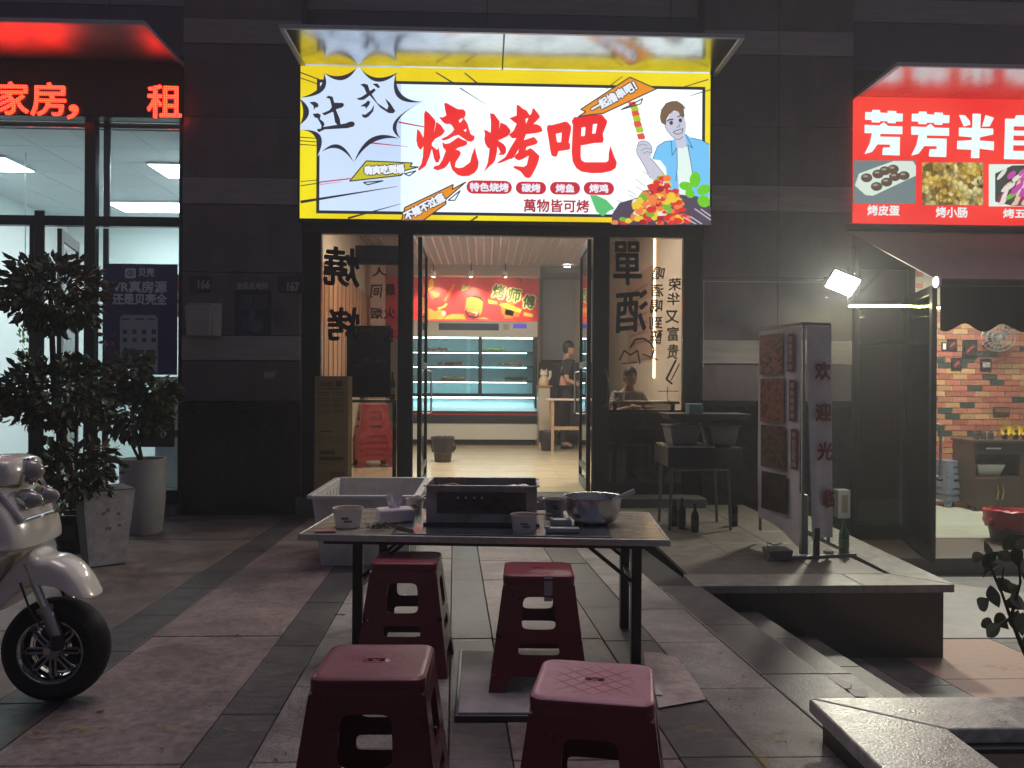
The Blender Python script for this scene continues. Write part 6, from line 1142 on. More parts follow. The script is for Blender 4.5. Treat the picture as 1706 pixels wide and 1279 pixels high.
# steel bowl with spoon
bc = on(990, 873); bc.y += .05; sbw = thing('steel_bowl', 'deep stainless mixing bowl on the sheet beside the grill', 'bowl', bc)
r_ = .139; MB().lathe([(0, 0), (.085, 0), (.112, .018), (.128, .06), (.134, .118), (.144, .122), (.144, .125), (.131, .123), (.124, .062), (.106, .024), (.08, .008), (0, .008)], bc, 40).build('body', mat('bowl_steel', (0.5, 0.51, 0.52), .27, metal=1.0, var=.2, vscale=14), sbw, smooth=True)
sp_ = thing('serving_spoon', 'pale spoon resting in the steel bowl with its handle out', 'spoon', bc + Vector((.1, 0, .1))); MB().tube([bc + Vector((.03, -.02, .06)), bc + Vector((.11, -.03, .118)), bc + Vector((.19, -.045, .155))], [.006, .009, .012], 8).build('handle', mat('spoon_pale', (0.55, 0.55, 0.55), .35), sp_, smooth=True); MB().ball(bc + Vector((.015, -.015, .045)), .035, .025, .012, 12, 6).build('scoop', MATS['spoon_pale'], sp_, smooth=True)
MB().ball(bc + Vector((-.02, 0, .02)), .09, .09, .022, 16, 6).build('sauce', mat('soup', (0.25, 0.22, 0.16), .25), sbw, smooth=True)
# paper cups and bowls
m_pap = mat('paper_white', (0.80, 0.75, 0.72), .6, var=.08, vscale=12); m_papi = mat('paper_inside', (0.62, 0.53, 0.45), .6)
def cup(px, py, r, h, label, z=SZ, printx=None, stick=False):
    p = on(px, py, z); p.y += r * .8; t = thing('paper_bowl', label, 'paper bowl', p)
    MB().lathe([(0, 0), (r * .82, 0), (r * .98, h), (r * 1.02, h + .002), (r * 1.02, h - .003)], p, 28).build('body', m_pap, t, smooth=True); MB().lathe([(r * .96, h - .001), (r * .80, .008), (0, .008)], p, 28).build('inside', m_papi, t, smooth=True)
    pr = MB()
    for i, (zz, dx, w_) in enumerate(((.55, -.1, .5), (.38, .1, .55))):
        for k in range(4):
            a0 = -math.pi / 2 + (dx + (k - 1.5) * w_ / 4 * 1.1); a1 = a0 + w_ / 4 * .8; rr_ = r * (.82 + .16 * zz) + .0012
            pr.add([p + Vector((rr_ * math.cos(a), rr_ * math.sin(a), h * (zz + dz))) for a, dz in ((a0, -.06), (a1, -.06), (a1, .06), (a0, .06))], [(0, 1, 2, 3)])
    pr.build('print', mat('cup_print', (0.05, 0.04, 0.04), .7), t)
    if stick: MB().bar(p + Vector((-.03, -.01, h + .004)), p + Vector((.12, -.02, h + .006)), .005).build('chopstick', m_wood, t)
    return t
cup(576, 881, .068, .085, 'used white paper bowl with small print at the table corner by the crate', TZ + .003); cup(690, 853, .045, .062, 'white paper cup behind the tissue packet', SZ); cup(925, 857, .055, .072, 'printed white paper bowl between the grill and the steel bowl'); cup(874, 888, .060, .072, 'plain paper bowl in front of the grill with a chopstick across it', stick=True)
tb0 = on(655, 872, TZ + .0075); tbx = thing('tissue_packet', 'white tissue packet with one tissue pulled up', 'tissues', tb0); m_tis = mat('tissue_white', (0.85, 0.79, 0.81), .7)
TM = Matrix.Rotation(.35, 3, 'Z'); Tq = lambda x, y, z: tb0 + Vector((0, .06, 0)) + TM @ Vector((x, y, z))
MB().hexa([Tq(x, y, z) for z, k in ((0, 1), (.062, .97)) for x, y in ((-.085 * k, -.055 * k), (.085 * k, -.055 * k), (.085 * k, .055 * k), (-.085 * k, .055 * k))]).build('packet', m_tis, tbx, bevel=.01, seg=3)
vs = []; fs = []
for i in range(5):
    for j in range(6): u, v = i / 4 - .5, j / 5; vs.append(Tq(u * (.05 + .035 * v), .01 * math.sin(i * 2 + j) + .015 * v, .06 + v * .075 * (1 - .25 * abs(u)) ))
for i in range(4):
    for j in range(5): fs.append((i * 6 + j, i * 6 + j + 1, (i + 1) * 6 + j + 1, (i + 1) * 6 + j))
o = MB().add(vs, fs).build('pulled_tissue', mat('tissue_sheet', (0.88, 0.84, 0.85), .8), tbx, smooth=True)
# tongs with food scraps on a dish
dp = on(628, 884, TZ + .003); ds_ = thing('scrap_heap', 'small dark heap of leftover greens beside the tissue packet', 'food scraps', dp); mb = MB(); rr3 = random.Random(6)
for i in range(60): q = dp + Vector((rr3.gauss(0, .03), .03 + rr3.gauss(0, .018), rr3.uniform(.002, .018))); mb.tube([q, q + Vector((rr3.uniform(-.02, .02), rr3.uniform(-.015, .015), rr3.uniform(-.002, .006)))], .0022, 4)
stuff(mb.build('shreds', mat('dark_shreds', (0.03, 0.028, 0.02), .6), ds_))
for i, (a, b, lb) in enumerate((((637, 873), (690, 887), 'dark wooden chopstick lying beside the tissue packet'), ((641, 871), (688, 884), 'second dark wooden chopstick lying against the first'))):
    a_, b_ = on(*a, TZ + .012), on(*b, TZ + .010); t = thing('chopstick', lb, 'chopstick', a_, group='chopsticks on the table'); MB().tube([a_, b_], [.003, .0045], 6).build('stick', mat('dark_wood_stick', (0.10, 0.07, 0.055), .5), t, smooth=True)
for px, py, wx, wy, h, lb in ((938, 889, .15, .04, .022, 'flat silver grey box at the table edge before the steel bowl'), (935, 877, .095, .05, .03, 'crumpled grey wrapper behind the flat silver box')):
    p = on(px, py); t = thing('small_packet', lb, 'packet', p); MB().obox(p + Vector((0, .025, h / 2)), wx, wy, h, -.05).build('body', mat('silver_card', (0.40, 0.41, 0.43), .4, var=.15), t, bevel=.005); MB().obox(p + Vector((-wx * .45, .02, h)), .02, .02, .012, .4).build('flap', MATS['silver_card'], t, bevel=.003)
p = on(540, 888, TZ + .003); t = thing('pink_napkin', 'folded pink napkin on the table corner', 'napkin', p); MB().obox(p + Vector((0, .03, .004)), .09, .05, .006, .1).build('cloth', paint('napkin_pink', (190, 130, 130)), t, bevel=.002)
# white crate on the ground behind the table
m_cr = mat('grey_white_plastic', (0.60, 0.58, 0.56), .45, var=.15, vscale=8)
cy0, cy1 = 5.45, 6.35; cx0, cx1 = atY(535, 900, cy0).x, atY(672, 900, cy0).x + .03; cz0 = gz(cy0); cz1 = .31; ck = thing('plastic_crate', 'large empty white plastic crate standing behind the table', 'crate', ((cx0 + cx1) / 2, 5.9, cz0))
fl_ = .055
def cwall(nm, p): return MB().hexa(p).build(nm, m_cr, ck, bevel=.004)
b4 = [(cx0, cy0), (cx1, cy0), (cx1, cy1), (cx0, cy1)]; t4 = [(cx0 - fl_, cy0 - fl_), (cx1 + fl_, cy0 - fl_), (cx1 + fl_, cy1 + fl_), (cx0 - fl_, cy1 + fl_)]; cxm, cym = (cx0 + cx1) / 2, (cy0 + cy1) / 2
inn = lambda q, k=.012: (q[0] + (k if q[0] < cxm else -k), q[1] + (k if q[1] < cym else -k))
zz = lambda q: gz(q[1]) + .004
for i in range(4):
    j = (i + 1) % 4; cwall('side_wall', [(*b4[i], zz(b4[i])), (*b4[j], zz(b4[j])), (*inn(b4[j]), zz(b4[j])), (*inn(b4[i]), zz(b4[i])), (*t4[i], cz1), (*t4[j], cz1), (*inn(t4[j]), cz1), (*inn(t4[i]), cz1)])
    a, b = Vector((*t4[i], cz1)), Vector((*t4[j], cz1)); d = (b - a).normalized(); nn = Vector((d.y, -d.x, 0)); MB().bar(a + nn * .012, b + nn * .012, .05, .028).build('rim', m_cr, ck, bevel=.008)
    for k in range(1, 9):
        f = k / 9; lo = Vector((*b4[i], 0)).lerp(Vector((*b4[j], 0)), f); hi = a.lerp(b, f); lo.z = zz(lo) + .02; MB().bar(lo - nn * .014, hi - nn * .014 - Vector((0, 0, .03)), .012, .008).build('inner_rib', m_cr, ck); 
        if k % 2: MB().bar(lo + nn * .004, hi + nn * .004 - Vector((0, 0, .03)), .014, .01).build('outer_rib', m_cr, ck)
cwall('bottom', [(*inn(q, .013), zz(q)) for q in b4] + [(*inn(q, .013), zz(q) + .012) for q in b4])
# ================================================================ banner stand on the platform
bs_ = thing('banner_stand', 'worn two sided banner stand with dish photos and red welcome lettering', 'banner', (2.34, 5.6, PZ)); C0 = Vector((2.335, 5.60, 0)); dl = Vector((-.12, .54, 0)); dr_ = Vector((.215, .05, 0)); ztop, zbt = 1.555, .04
m_bw_ = mat('banner_cloth', (0.66, 0.63, 0.62), .75, var=.18, vscale=5); m_bf = mat('banner_frame', (0.22, 0.22, 0.24), .4, metal=.7)
for q in (C0, C0 + dl, C0 + dr_, C0 + dl + dr_): MB().bar(q + Vector((0, 0, PZ + .1)), q + Vector((0, 0, ztop)), .018).build('frame_post', m_bf, bs_)
for a, b in ((C0, C0 + dl), (C0, C0 + dr_), (C0 + dr_, C0 + dr_ + dl), (C0 + dl, C0 + dl + dr_)): MB().bar(a + Vector((0, 0, ztop)), b + Vector((0, 0, ztop)), .022).build('frame_rail', m_bf, bs_)
nl = Vector((-dl.y, dl.x, 0)).normalized() * -1
PLf = Plane(C0 + dl + Vector((-.014, -.003, 0)), -dl, (0, 0, 1)); LW = dl.length
def lquad(nm, u0, v0, u1, v1, d, m, par): mb = MB(); poly(mb, PLf, rect(u0, v0, u1, v1), d); return mb.build(nm, m, par)
vs = []; nI, nJ = 8, 16
for j in range(nJ + 1):
    for i in range(nI + 1):
        u, v = i / nI, j / nJ; z = zbt + (ztop - .02 - zbt) * v + (.10 * u * (1 - v) ** 2 * -1) + .03 * (1 - v) * math.sin(u * 5); vs.append(PLf.pt(u * LW, z, .004 + .012 * (1 - v) * math.sin(u * 7 + v * 3)))
lcl = MB().add(vs, [(j * (nI + 1) + i, j * (nI + 1) + i + 1, (j + 1) * (nI + 1) + i + 1, (j + 1) * (nI + 1) + i) for j in range(nJ) for i in range(nI)]).build('photo_cloth', m_bw_, bs_, smooth=True)
def foodmat(nm, c0, c1, scale): 
    m = mat(nm, S(*c0), .6); n = m.node_tree.nodes; L = m.node_tree.links; tcn = n.new('ShaderNodeTexCoord'); v = n.new('ShaderNodeTexVoronoi'); v.inputs['Scale'].default_value = scale; L.new(tcn.outputs['Object'], v.inputs[0]); r = n.new('ShaderNodeValToRGB'); r.color_ramp.elements[0].color = (*S(*c0), 1); r.color_ramp.elements[1].color = (*S(*c1), 1); r.color_ramp.elements[1].position = .7
    sx = n.new('ShaderNodeSeparateColor'); L.new(v.outputs['Color'], sx.inputs[0]); L.new(sx.outputs[0], r.inputs[0]); L.new(r.outputs[0], n['Principled BSDF'].inputs['Base Color']); return m
zh = [(1.185, 1.50), (.815, 1.155), (.46, .79), (.13, .425)]
fm_ = [foodmat('skewers_photo', (54, 40, 36), (168, 112, 104), 44), foodmat('trotter_photo', (70, 38, 34), (150, 92, 76), 32), foodmat('pork_slices_photo', (44, 36, 34), (112, 84, 68), 36), foodmat('dim_photo', (30, 24, 24), (70, 50, 44), 20)]
for i, (z0, z1) in enumerate(zh):
    lquad('dish_photo', .03 + .012 * i, z0, .34 + .02 * i, z1, .018, fm_[i], lcl)
    if i < 3:
        tg = lquad('red_label', .40 + .025 * i, z0 + .02, .40 + .025 * i + .085, z1 - .01, .019, mat('label_red', (0.20, 0.018, 0.03), .6), lcl); txt = ('特色烤牛肉', '特色烤猪脚', '特色五花肉')[i]; st_ = (z1 - z0 - .06) / 5; mb = MB()
        for k, ch in enumerate(txt): write(mb, PLf, ch, .4425 + .025 * i, z1 - .045 - st_ * (k + .2), .05, .045, .021, bold=.002)
        mb.build('lettering', mat('label_text', (0.45, 0.4, 0.38), .6), tg)
Uf = dr_.normalized(); PFr = Plane(C0 + Vector((0.01, -.014, 0)), Uf, (0, 0, 1)); FW = dr_.length - .01
vs = []
for j in range(nJ + 1):
    for i in range(nI + 1):
        u, v = i / nI, j / nJ; z = -.02 + (ztop - .02 + .02) * v; sh2 = .055 * (1 - v) ** 1.6; vs.append(PFr.pt(u * (FW - .03 * (1 - v)) + sh2, z, .012 + .02 * (1 - v) * math.sin(u * 6 + 2 * v)))
fcl = MB().add(vs, [(j * (nI + 1) + i, j * (nI + 1) + i + 1, (j + 1) * (nI + 1) + i + 1, (j + 1) * (nI + 1) + i) for j in range(nJ) for i in range(nI)]).build('welcome_cloth', m_bw_, bs_, smooth=True)
for ch, py, du in (('欢', 618, .012), ('迎', 687, .02), ('光', 753, .035), ('临', 833, .07)):
    z = CAMZ + (640 + 3 - py) * 5.6 / FPX; write(MB(), PFr, ch, FW * .5 + du, z, .125 if ch != '临' else .09, .125, .04, bold=.006).build('lettering', mat('welcome_red', (0.20, 0.012, 0.035), .6), fcl)
MB().bar(C0 + Vector((-.30, -.1, PZ + .012)), C0 + Vector((.42, .05, PZ + .012)), .03, .022).build('base_bar', m_bf, bs_, bevel=.003); MB().bar(C0 + Vector((.02, .03, PZ + .02)), C0 + Vector((.02, .03, .3)), .05).build('base_tube', m_bf, bs_, bevel=.004); MB().bar(C0 + Vector((.1, -.01, PZ + .02)), C0 + Vector((.1, -.01, .06)), .035).build('base_tube', m_frame2, bs_)
p = atZ(1409, 926, PZ); p.y += .03; bottle(p, .27, .036, m_grn, 'green glass bottle standing beside the welcome banner', cap=mat('green_label', (0.10, 0.16, 0.10), .6))
p = atZ(1383, 928, PZ); p.y += .03; t = thing('small_cup', 'small pale tea cup at the foot of the banner stand', 'cup', p); MB().lathe([(0, 0), (.03, 0), (.042, .045), (.038, .045), (.027, .006), (0, .006)], p, 18).build('body', m_pap, t, smooth=True)
p = atZ(1302, 935, PZ); t = thing('plastic_basket', 'pale plastic tray lying beside the banner stand foot', 'tray', p); MB().hexa([p + Vector((x, y, z)) for z, k in ((0, .8), (.075, 1)) for x, y in ((-.09 * k, 0), (.09 * k, 0), (.09 * k, .16), (-.09 * k, .16))]).build('body', mat('tray_grey', (0.12, 0.12, 0.12), .4), t, bevel=.01); MB().tube([p + Vector((-.09, .02, .075)), p + Vector((-.1, .02, .13)), p + Vector((-.03, .05, .11))], .004, 6).build('handle', MATS['tray_grey'], t)
t = thing('wall_notice', 'small white notice fixed low behind the banner', 'notice', atY(1407, 845, 7.9)); a, b = atY(1396, 864, 7.95), atY(1417, 817, 7.95); MB().box(a.x, b.x, 7.95, 8.07, a.z, b.z).build('plate', mat('notice_white', (0.5, 0.5, 0.45), .6), t, bevel=.004); MB().box(a.x + .04, b.x - .03, 7.945, 7.949, a.z + .06, b.z - .05).build('print', mat('notice_grey', (0.25, 0.24, 0.2), .6), t)
# dark side table with tubs and bottles beneath
sy = 6.65; sdx0, sdx1 = atY(1113, 760, sy).x, atY(1238, 760, sy).x; zt0, zt1 = CAMZ - (781 - 642) * sy / FPX, CAMZ - (747 - 642) * sy / FPX; zg = max(gz(sy), PZ)
m_std = mat('dark_side_table', (0.028, 0.028, 0.032), .3, var=.2)
sd_ = thing('side_table', 'dark side table with steel legs below the lettered window', 'table', ((sdx0 + sdx1) / 2, sy + .2, zg)); MB().box(sdx0, sdx1, sy, sy + .45, zt0, zt1).build('top_box', m_std, sd_, bevel=.012); MB().box(sdx0 - .01, sdx1 - .25, sy - .01, sy + .44, zt1, zt1 + .012).build('top_sheet', m_steel, sd_)
for x in (sdx0 + .04, sdx1 - .12):
    for y in (sy + .02, sy + .42): MB().tube([(x, y, zt0), (x + (-.02 if x < 1.8 else .02), y, zg)], .014, 8).build('leg', mat('dim_steel', (0.18, 0.18, 0.2), .3, metal=1), sd_, smooth=True)
MB().tube([(sdx0 + .04, sy + .015, zt0 - .02), (sdx1 - .12, sy + .015, zt0 - .02)], .009, 8).build('front_rail', MATS['dim_steel'], sd_, smooth=True)
for px0, px1, lb in ((1116, 1168, 'wide grey plastic tub on the side table by the window'), (1182, 1232, 'smaller grey plastic tub on the end of the side table')):
    a, b = atY(px0, 745, sy + .05), atY(px1, 712, sy + .05); t = thing('plastic_tub', lb, 'tub', ((a.x + b.x) / 2, sy + .2, zt1 + .013), group='tubs on the side table'); k = .03; z0, z1 = zt1 + .013, b.z
    MB().hexa([(a.x + k, sy + .06, z0), (b.x - k, sy + .06, z0), (b.x - k, sy + .34, z0), (a.x + k, sy + .34, z0), (a.x, sy + .04, z1), (b.x, sy + .04, z1), (b.x, sy + .37, z1), (a.x, sy + .37, z1)]).build('body', mat('tub_grey', (0.15, 0.15, 0.155), .5), t, bevel=.015)
    MB().box(a.x - .012, b.x + .012, sy + .025, sy + .385, z1 + .0005, z1 + .014).build('lid', MATS['tub_grey'], t, bevel=.006)
t = thing('flat_tray', 'long shallow dark tray lying across the plastic tubs', 'tray', (1.9, sy + .2, .8)); a = atY(1122, 706, sy); b = atY(1245, 700, sy); MB().hexa([(a.x, sy + .05, b.z - .01), (b.x, sy + .05, b.z - .01), (b.x, sy + .4, b.z - .01), (a.x, sy + .4, b.z - .01), (a.x - .04, sy + .02, b.z + .05), (b.x + .05, sy + .02, b.z + .05), (b.x + .05, sy + .43, b.z + .05), (a.x - .04, sy + .43, b.z + .05)]).build('body', mat('tray_dark', (0.06, 0.06, 0.065), .35), t, bevel=.006)
a, b = atY(1150, 690, sy + .1), atY(1165, 673, sy + .1); t = thing('green_box', 'small pale green box on top of the dark tray', 'box', (a.x, sy + .1, a.z)); MB().box(a.x - .02, b.x + .02, sy + .06, sy + .2, a.z - .03, b.z).build('body', paint('pale_green', (110, 150, 140)), t, bevel=.004)
rbt = random.Random(12)
for i, px in enumerate((1128, 1141, 1163, 1229)):
    p = atZ(px, 880 + (i % 3) * 5, zg); bottle(Vector((p.x, p.y + .1, zg)), .24 + .03 * (i % 2), .034, mat('dark_bottle_glass', (0.012, 0.014, 0.014), .1), 'dark empty bottle on the ground under the side table', grp='bottles under the side table', cap=mat('shadow_label', (0.05, 0.05, 0.05), .6))  # labels blackened to hold the deep shadow under the table
# ================================================================ small litter
def scrap(pts, label, m, dz=.004, name='paper_scrap', cat='paper', base=None):
    q = [(base or atG)(*p) for p in pts]; t = thing(name, label, cat, q[0]); mb = MB(); rr_ = random.Random(len(label)); mb.add([raise_(p, dz + rr_.uniform(0, .012)) for p in q], [f for f in tris([(p.x, p.y) for p in q])]); o = mb.build('sheet', m, t); sd = o.modifiers.new('s', 'SOLIDIFY'); sd.thickness = .001; return t
m_ps = mat('litter_white', (0.6, 0.6, 0.58), .8)
st1 = lambda px, py: atG(px, py, -.165)
scrap(((1380, 1133), (1419, 1140), (1416, 1152), (1406, 1153)), 'crumpled white paper on the step edge', m_ps, .006, base=st1); scrap(((1412, 1154), (1440, 1153), (1447, 1166), (1424, 1166)), 'white paper sheet lying lower beside the crumpled one', m_ps, .006, base=st1)
scrap(((1092, 1150), (1104, 1158), (1103, 1163), (1092, 1162)), 'white paper corner poking out behind the pinkish stool', m_ps)
p = atG(166, 1187); t = thing('cigarette_end', 'single cigarette end on the paving near the scooter wheel', 'cigarette end', p); MB().tube([p + Vector((-.01, 0, .005)), p + Vector((.012, .006, .005))], .0045, 8).build('filter', paint('filter', (180, 150, 110)), t)
p = atG(566, 1026); t = thing('wire_twist', 'thin black wire twist on the granite strip', 'wire', p); MB().tube([p + Vector((-.03, 0, .004)), p + Vector((0, .012, .006)), p + Vector((.028, .004, .004)), p + Vector((.01, -.01, .007))], .0022, 5).build('wire', m_frame, t)
rl_ = random.Random(31)
for i in range(16):
    px, py = ((1257, 1192), (1214, 1168), (476, 1258), (1135, 1108), (776, 1093), (795, 1165), (460, 1268), (560, 1270), (350, 1180), (1200, 1090), (690, 1010), (620, 1180), (1310, 1240), (270, 1250), (395, 1060), (1240, 1130))[i]
    p = atG(px, py); t = thing('dry_crumb', 'tiny dark dry leaf crumb on the paving', 'debris', p, group='crumbs scattered on the paving'); mb = MB(); s_ = rl_.uniform(.006, .013); an = rl_.uniform(0, 3)
    mb.add([p + Vector((s_ * math.cos(an + k * 1.57) * (1 if k % 2 else .5), s_ * math.sin(an + k * 1.57) * (1 if k % 2 else .5), .005 + .004 * (k % 2))) for k in range(4)], [(0, 1, 2, 3)]); mb.build('crumb', mat('crumb', (0.03, 0.022, 0.015), .8), t)
# ================================================================ potted shrubs
def leafcloud(mb, c, rx, ry, rz, n, ln, rnd, shell=.55, droop=.25):
    c = Vector(c)
    for i in range(n):
        while True:
            d = Vector((rnd.uniform(-1, 1), rnd.uniform(-1, 1), rnd.uniform(-1, 1)))
            if 0.05 < d.length < 1: break
        d.normalize(); k = shell + (1 - shell) * rnd.random() + .12 * math.sin(d.x * 7 + d.z * 5)
        p = c + Vector((d.x * rx * k, d.y * ry * k, d.z * rz * k)); dirv = (d + Vector((rnd.uniform(-.8, .8), rnd.uniform(-.8, .8), rnd.uniform(-.7, .5) - droop))).normalized(); L_ = ln * rnd.uniform(.65, 1.25); sd = dirv.cross(Vector((rnd.uniform(-1, 1), rnd.uniform(-1, 1), rnd.uniform(-1, 1)))).normalized(); up = sd.cross(dirv); w_ = L_ * .24
        mb.add([p, p + dirv * L_ * .3 + sd * w_ + up * w_ * .35, p + dirv * L_ * .65 + sd * w_ * .85 + up * w_ * .2, p + dirv * L_ - up * L_ * .12, p + dirv * L_ * .65 - sd * w_ * .85 + up * w_ * .2, p + dirv * L_ * .3 - sd * w_ + up * w_ * .35, p + dirv * L_ * .5], [(0, 1, 6), (1, 2, 6), (2, 3, 6), (3, 4, 6), (4, 5, 6), (5, 0, 6)])
m_lf = [mat('leaf_dark', (0.055, 0.08, 0.035), .33, var=.3, vscale=12), mat('leaf_mid', (0.12, 0.15, 0.07), .36, var=.3, vscale=12), mat('leaf_red', (0.11, 0.045, 0.03), .4, var=.3, vscale=12)]
m_trk = mat('bark', (0.06, 0.045, 0.035), .9, bump=.6, bscale=60)
rp = random.Random(17)
def shrub(label, base, stems, clouds, ln, counts, name='potted_shrub'):
    t = thing(name, label, 'shrub', base)
    for st in stems: MB().tube(st[0], st[1], 8).build('trunk', m_trk, t, smooth=True)
    for (c, rx, ry, rz) in clouds:
        cr = None
        for mi, n in enumerate(counts):
            mb = MB(); leafcloud(mb, c, rx, ry, rz, int(n * rx * rz / .1), ln, rp)
            o = stuff(mb.build('crown', m_lf[mi], t))
        for k in range(5):
            d = Vector((rp.uniform(-1, 1), rp.uniform(-1, 1), rp.uniform(-.6, 1))).normalized(); MB().tube([Vector(c) - Vector((0, 0, rz * .7)), Vector(c) + Vector((d.x * rx * .4, d.y * ry * .4, d.z * rz * .3)), Vector(c) + Vector((d.x * rx * .9, d.y * ry * .9, d.z * rz * .9))], [.008, .005, .002], 5).build('twig', m_trk, t)
    return t
def cpt(px, py, Y): p = atY(px, py, Y); return (p.x, Y, p.z)
Yt = 5.4
pt_ = atG(163, 945); Bq = Vector((pt_.x - .03, pt_.y + .14, gz(pt_.y + .14)))
c1, c2, c3 = cpt(84, 490, Yt), cpt(88, 655, Yt), cpt(116, 785, Yt)
shrub('tall three tiered clipped shrub in the square pot', Bq, [([(Bq.x, Bq.y, Bq.z + .3), (c3[0], Yt, c3[2]), (c2[0], Yt + .02, c2[2]), (c1[0], Yt, c1[2])], [.03, .026, .022, .015])], [(c1, .34, .30, .25), (c2, .37, .32, .25), (c3, .30, .28, .20)], .074, (820, 420, 170))
# square tapered pot, turned so that an edge faces out
sq = thing('square_pot', 'tall tapered square planter with one pale patterned side', 'pot', Bq); ang = math.radians(38); hw0, hw1, ph = .115, .165, .54
def sqp(k, z, w_): a = ang + k * math.pi / 2 - math.pi * .75; return Vector((Bq.x + w_ * 1.414 * math.cos(a), Bq.y + w_ * 1.414 * math.sin(a), z))
m_sq = mat('grey_planter', (0.13, 0.13, 0.125), .5, var=.2, vscale=8); m_sqp = mat('pale_planter_side', (0.68, 0.67, 0.64), .5, var=.25, vscale=16)
MB().hexa([sqp(k, Bq.z, hw0) for k in range(4)] + [sqp(k, Bq.z + ph, hw1) for k in range(4)]).build('body', m_sq, sq, bevel=.008)
fc_ = max(range(4), key=lambda k: ((sqp(k, 0, 1) + sqp((k + 1) % 4, 0, 1)) / 2 - Vector((Bq.x, Bq.y, 0))).dot(Vector((1, -.25, 0)))); f2 = (fc_ + 1) % 4
e_ = [sqp(fc_, Bq.z + .01, hw0), sqp(f2, Bq.z + .01, hw0), sqp(f2, Bq.z + ph - .01, hw1), sqp(fc_, Bq.z + ph - .01, hw1)]
nrm = (e_[1] - e_[0]).cross(e_[3] - e_[0]).normalized(); cc_ = sum(e_, Vector()) / 4
if nrm.dot(cc_ - Vector((Bq.x, Bq.y, cc_.z))) < 0: nrm = -nrm
MB().add([p + nrm * .004 for p in e_], [(0, 1, 2, 3)]).build('pale_face', m_sqp, sq)
for k in range(7): 
    u, v = .25 + .5 * rp.random(), .45 + .3 * rp.random(); q = e_[0].lerp(e_[1], u).lerp(e_[3].lerp(e_[2], u), v) + nrm * .006; dx = (e_[1] - e_[0]).normalized(); MB().add([q - dx * .012, q + dx * .012, q + dx * .014 + Vector((0, 0, .03)), q - dx * .01 + Vector((0, 0, .035))], [(0, 1, 2, 3)]).build('faint_motif', mat('motif_grey', (0.3, 0.28, 0.3), .6), sq)
MB().lathe([(hw1 * 1.02, ph - .03), (0, ph - .03)], Bq, 12).build('soil', mat('soil', (0, 0, 0)), sq)
# round white pot with its shrub
pr_ = atG(222, 894); Br = Vector((pr_.x, pr_.y + .18, gz(pr_.y + .18))); rpz = thing('round_pot', 'tall round white planter beside the dark pilaster', 'pot', Br); hP = .66
MB().lathe([(0, 0), (.15, 0), (.165, .015), (.185, .3), (.192, hP), (.17, hP), (.165, hP - .06), (0, hP - .06)], Br, 40).build('body', mat('white_planter', (0.62, 0.60, 0.59), .4, var=.12, stain=.25, vscale=4), rpz, smooth=True); MB().lathe([(.166, hP - .055), (0, hP - .05)], Br, 24).build('soil', MATS['soil'], rpz)
k1 = cpt(222, 690, Br.y); k2 = cpt(170, 640, Br.y)
shr2 = shrub('loose dark shrub with one red shoot in the round white planter', Br, [([(Br.x, Br.y, Br.z + hP - .08), k1], [.02, .008]), ([(Br.x, Br.y, Br.z + hP - .08), k2], [.014, .006]), ([k2, cpt(176, 575, Br.y)], [.006, .003])], [(k1, .32, .26, .22), (k2, .2, .16, .2), (cpt(258, 655, Br.y), .19, .14, .12), (cpt(215, 615, Br.y), .16, .14, .13)], .095, (520, 260, 60))
rt_ = cpt(176, 566, Br.y); mb = MB(); leafcloud(mb, rt_, .05, .05, .05, 14, .07, rp); o = stuff(mb.build('red_shoot', mat('leaf_crimson', (0.16, 0.02, 0.025), .4), shr2)); o['label'] = 'shoot of red young leaves'
# black pot between
pb = atG(108, 925); Bb = Vector((pb.x, pb.y + .14, gz(pb.y + .14))); bk = thing('black_pot', 'ribbed glossy black pot tucked behind the scooter', 'pot', Bb)
MB().lathe([(0, 0), (.11, 0), (.125, .05), (.12, .06), (.14, .12), (.135, .13), (.15, .2), (.145, .21), (.16, .29), (.145, .29), (.13, .24), (0, .24)], Bb, 30).build('body', mat('glossy_black', (0.012, 0.012, 0.012), .15), bk, smooth=True); MB().lathe([(.163, .285), (.163, .3), (.14, .3)], Bb, 30).build('rim', MATS['glossy_black'], bk, smooth=True)
# plant reaching in from the planter beside the steps
rg_ = random.Random(23); Bs = Vector((2.08, 2.98, -.56)); sp3 = thing('leafy_branch', 'sparse leafy plant growing beside the platform corner', 'plant', Bs)
def gp_(px, py, dy=0.0): return atY(px, py, 2.95 + dy)
main = [Bs, gp_(1722, 1120), gp_(1702, 1075), gp_(1684, 1030), gp_(1668, 985), gp_(1672, 945)]
MB().tube(main, [.012, .010, .009, .007, .005, .003], 7).build('stem', m_trk, sp3, smooth=True)
for br in ([gp_(1702, 1075), gp_(1735, 1010, .05), gp_(1740, 930, .1)], [gp_(1684, 1030), gp_(1700, 970, -.05), gp_(1696, 918, -.06)], [gp_(1668, 985), gp_(1650, 945, .04), gp_(1644, 920, .05)], [gp_(1684, 1030), gp_(1668, 1040), gp_(1655, 1045)], [gp_(1735, 1010, .05), gp_(1715, 960), gp_(1712, 930)]): MB().tube(br, [.007, .005, .002], 6).build('stem', m_trk, sp3, smooth=True)
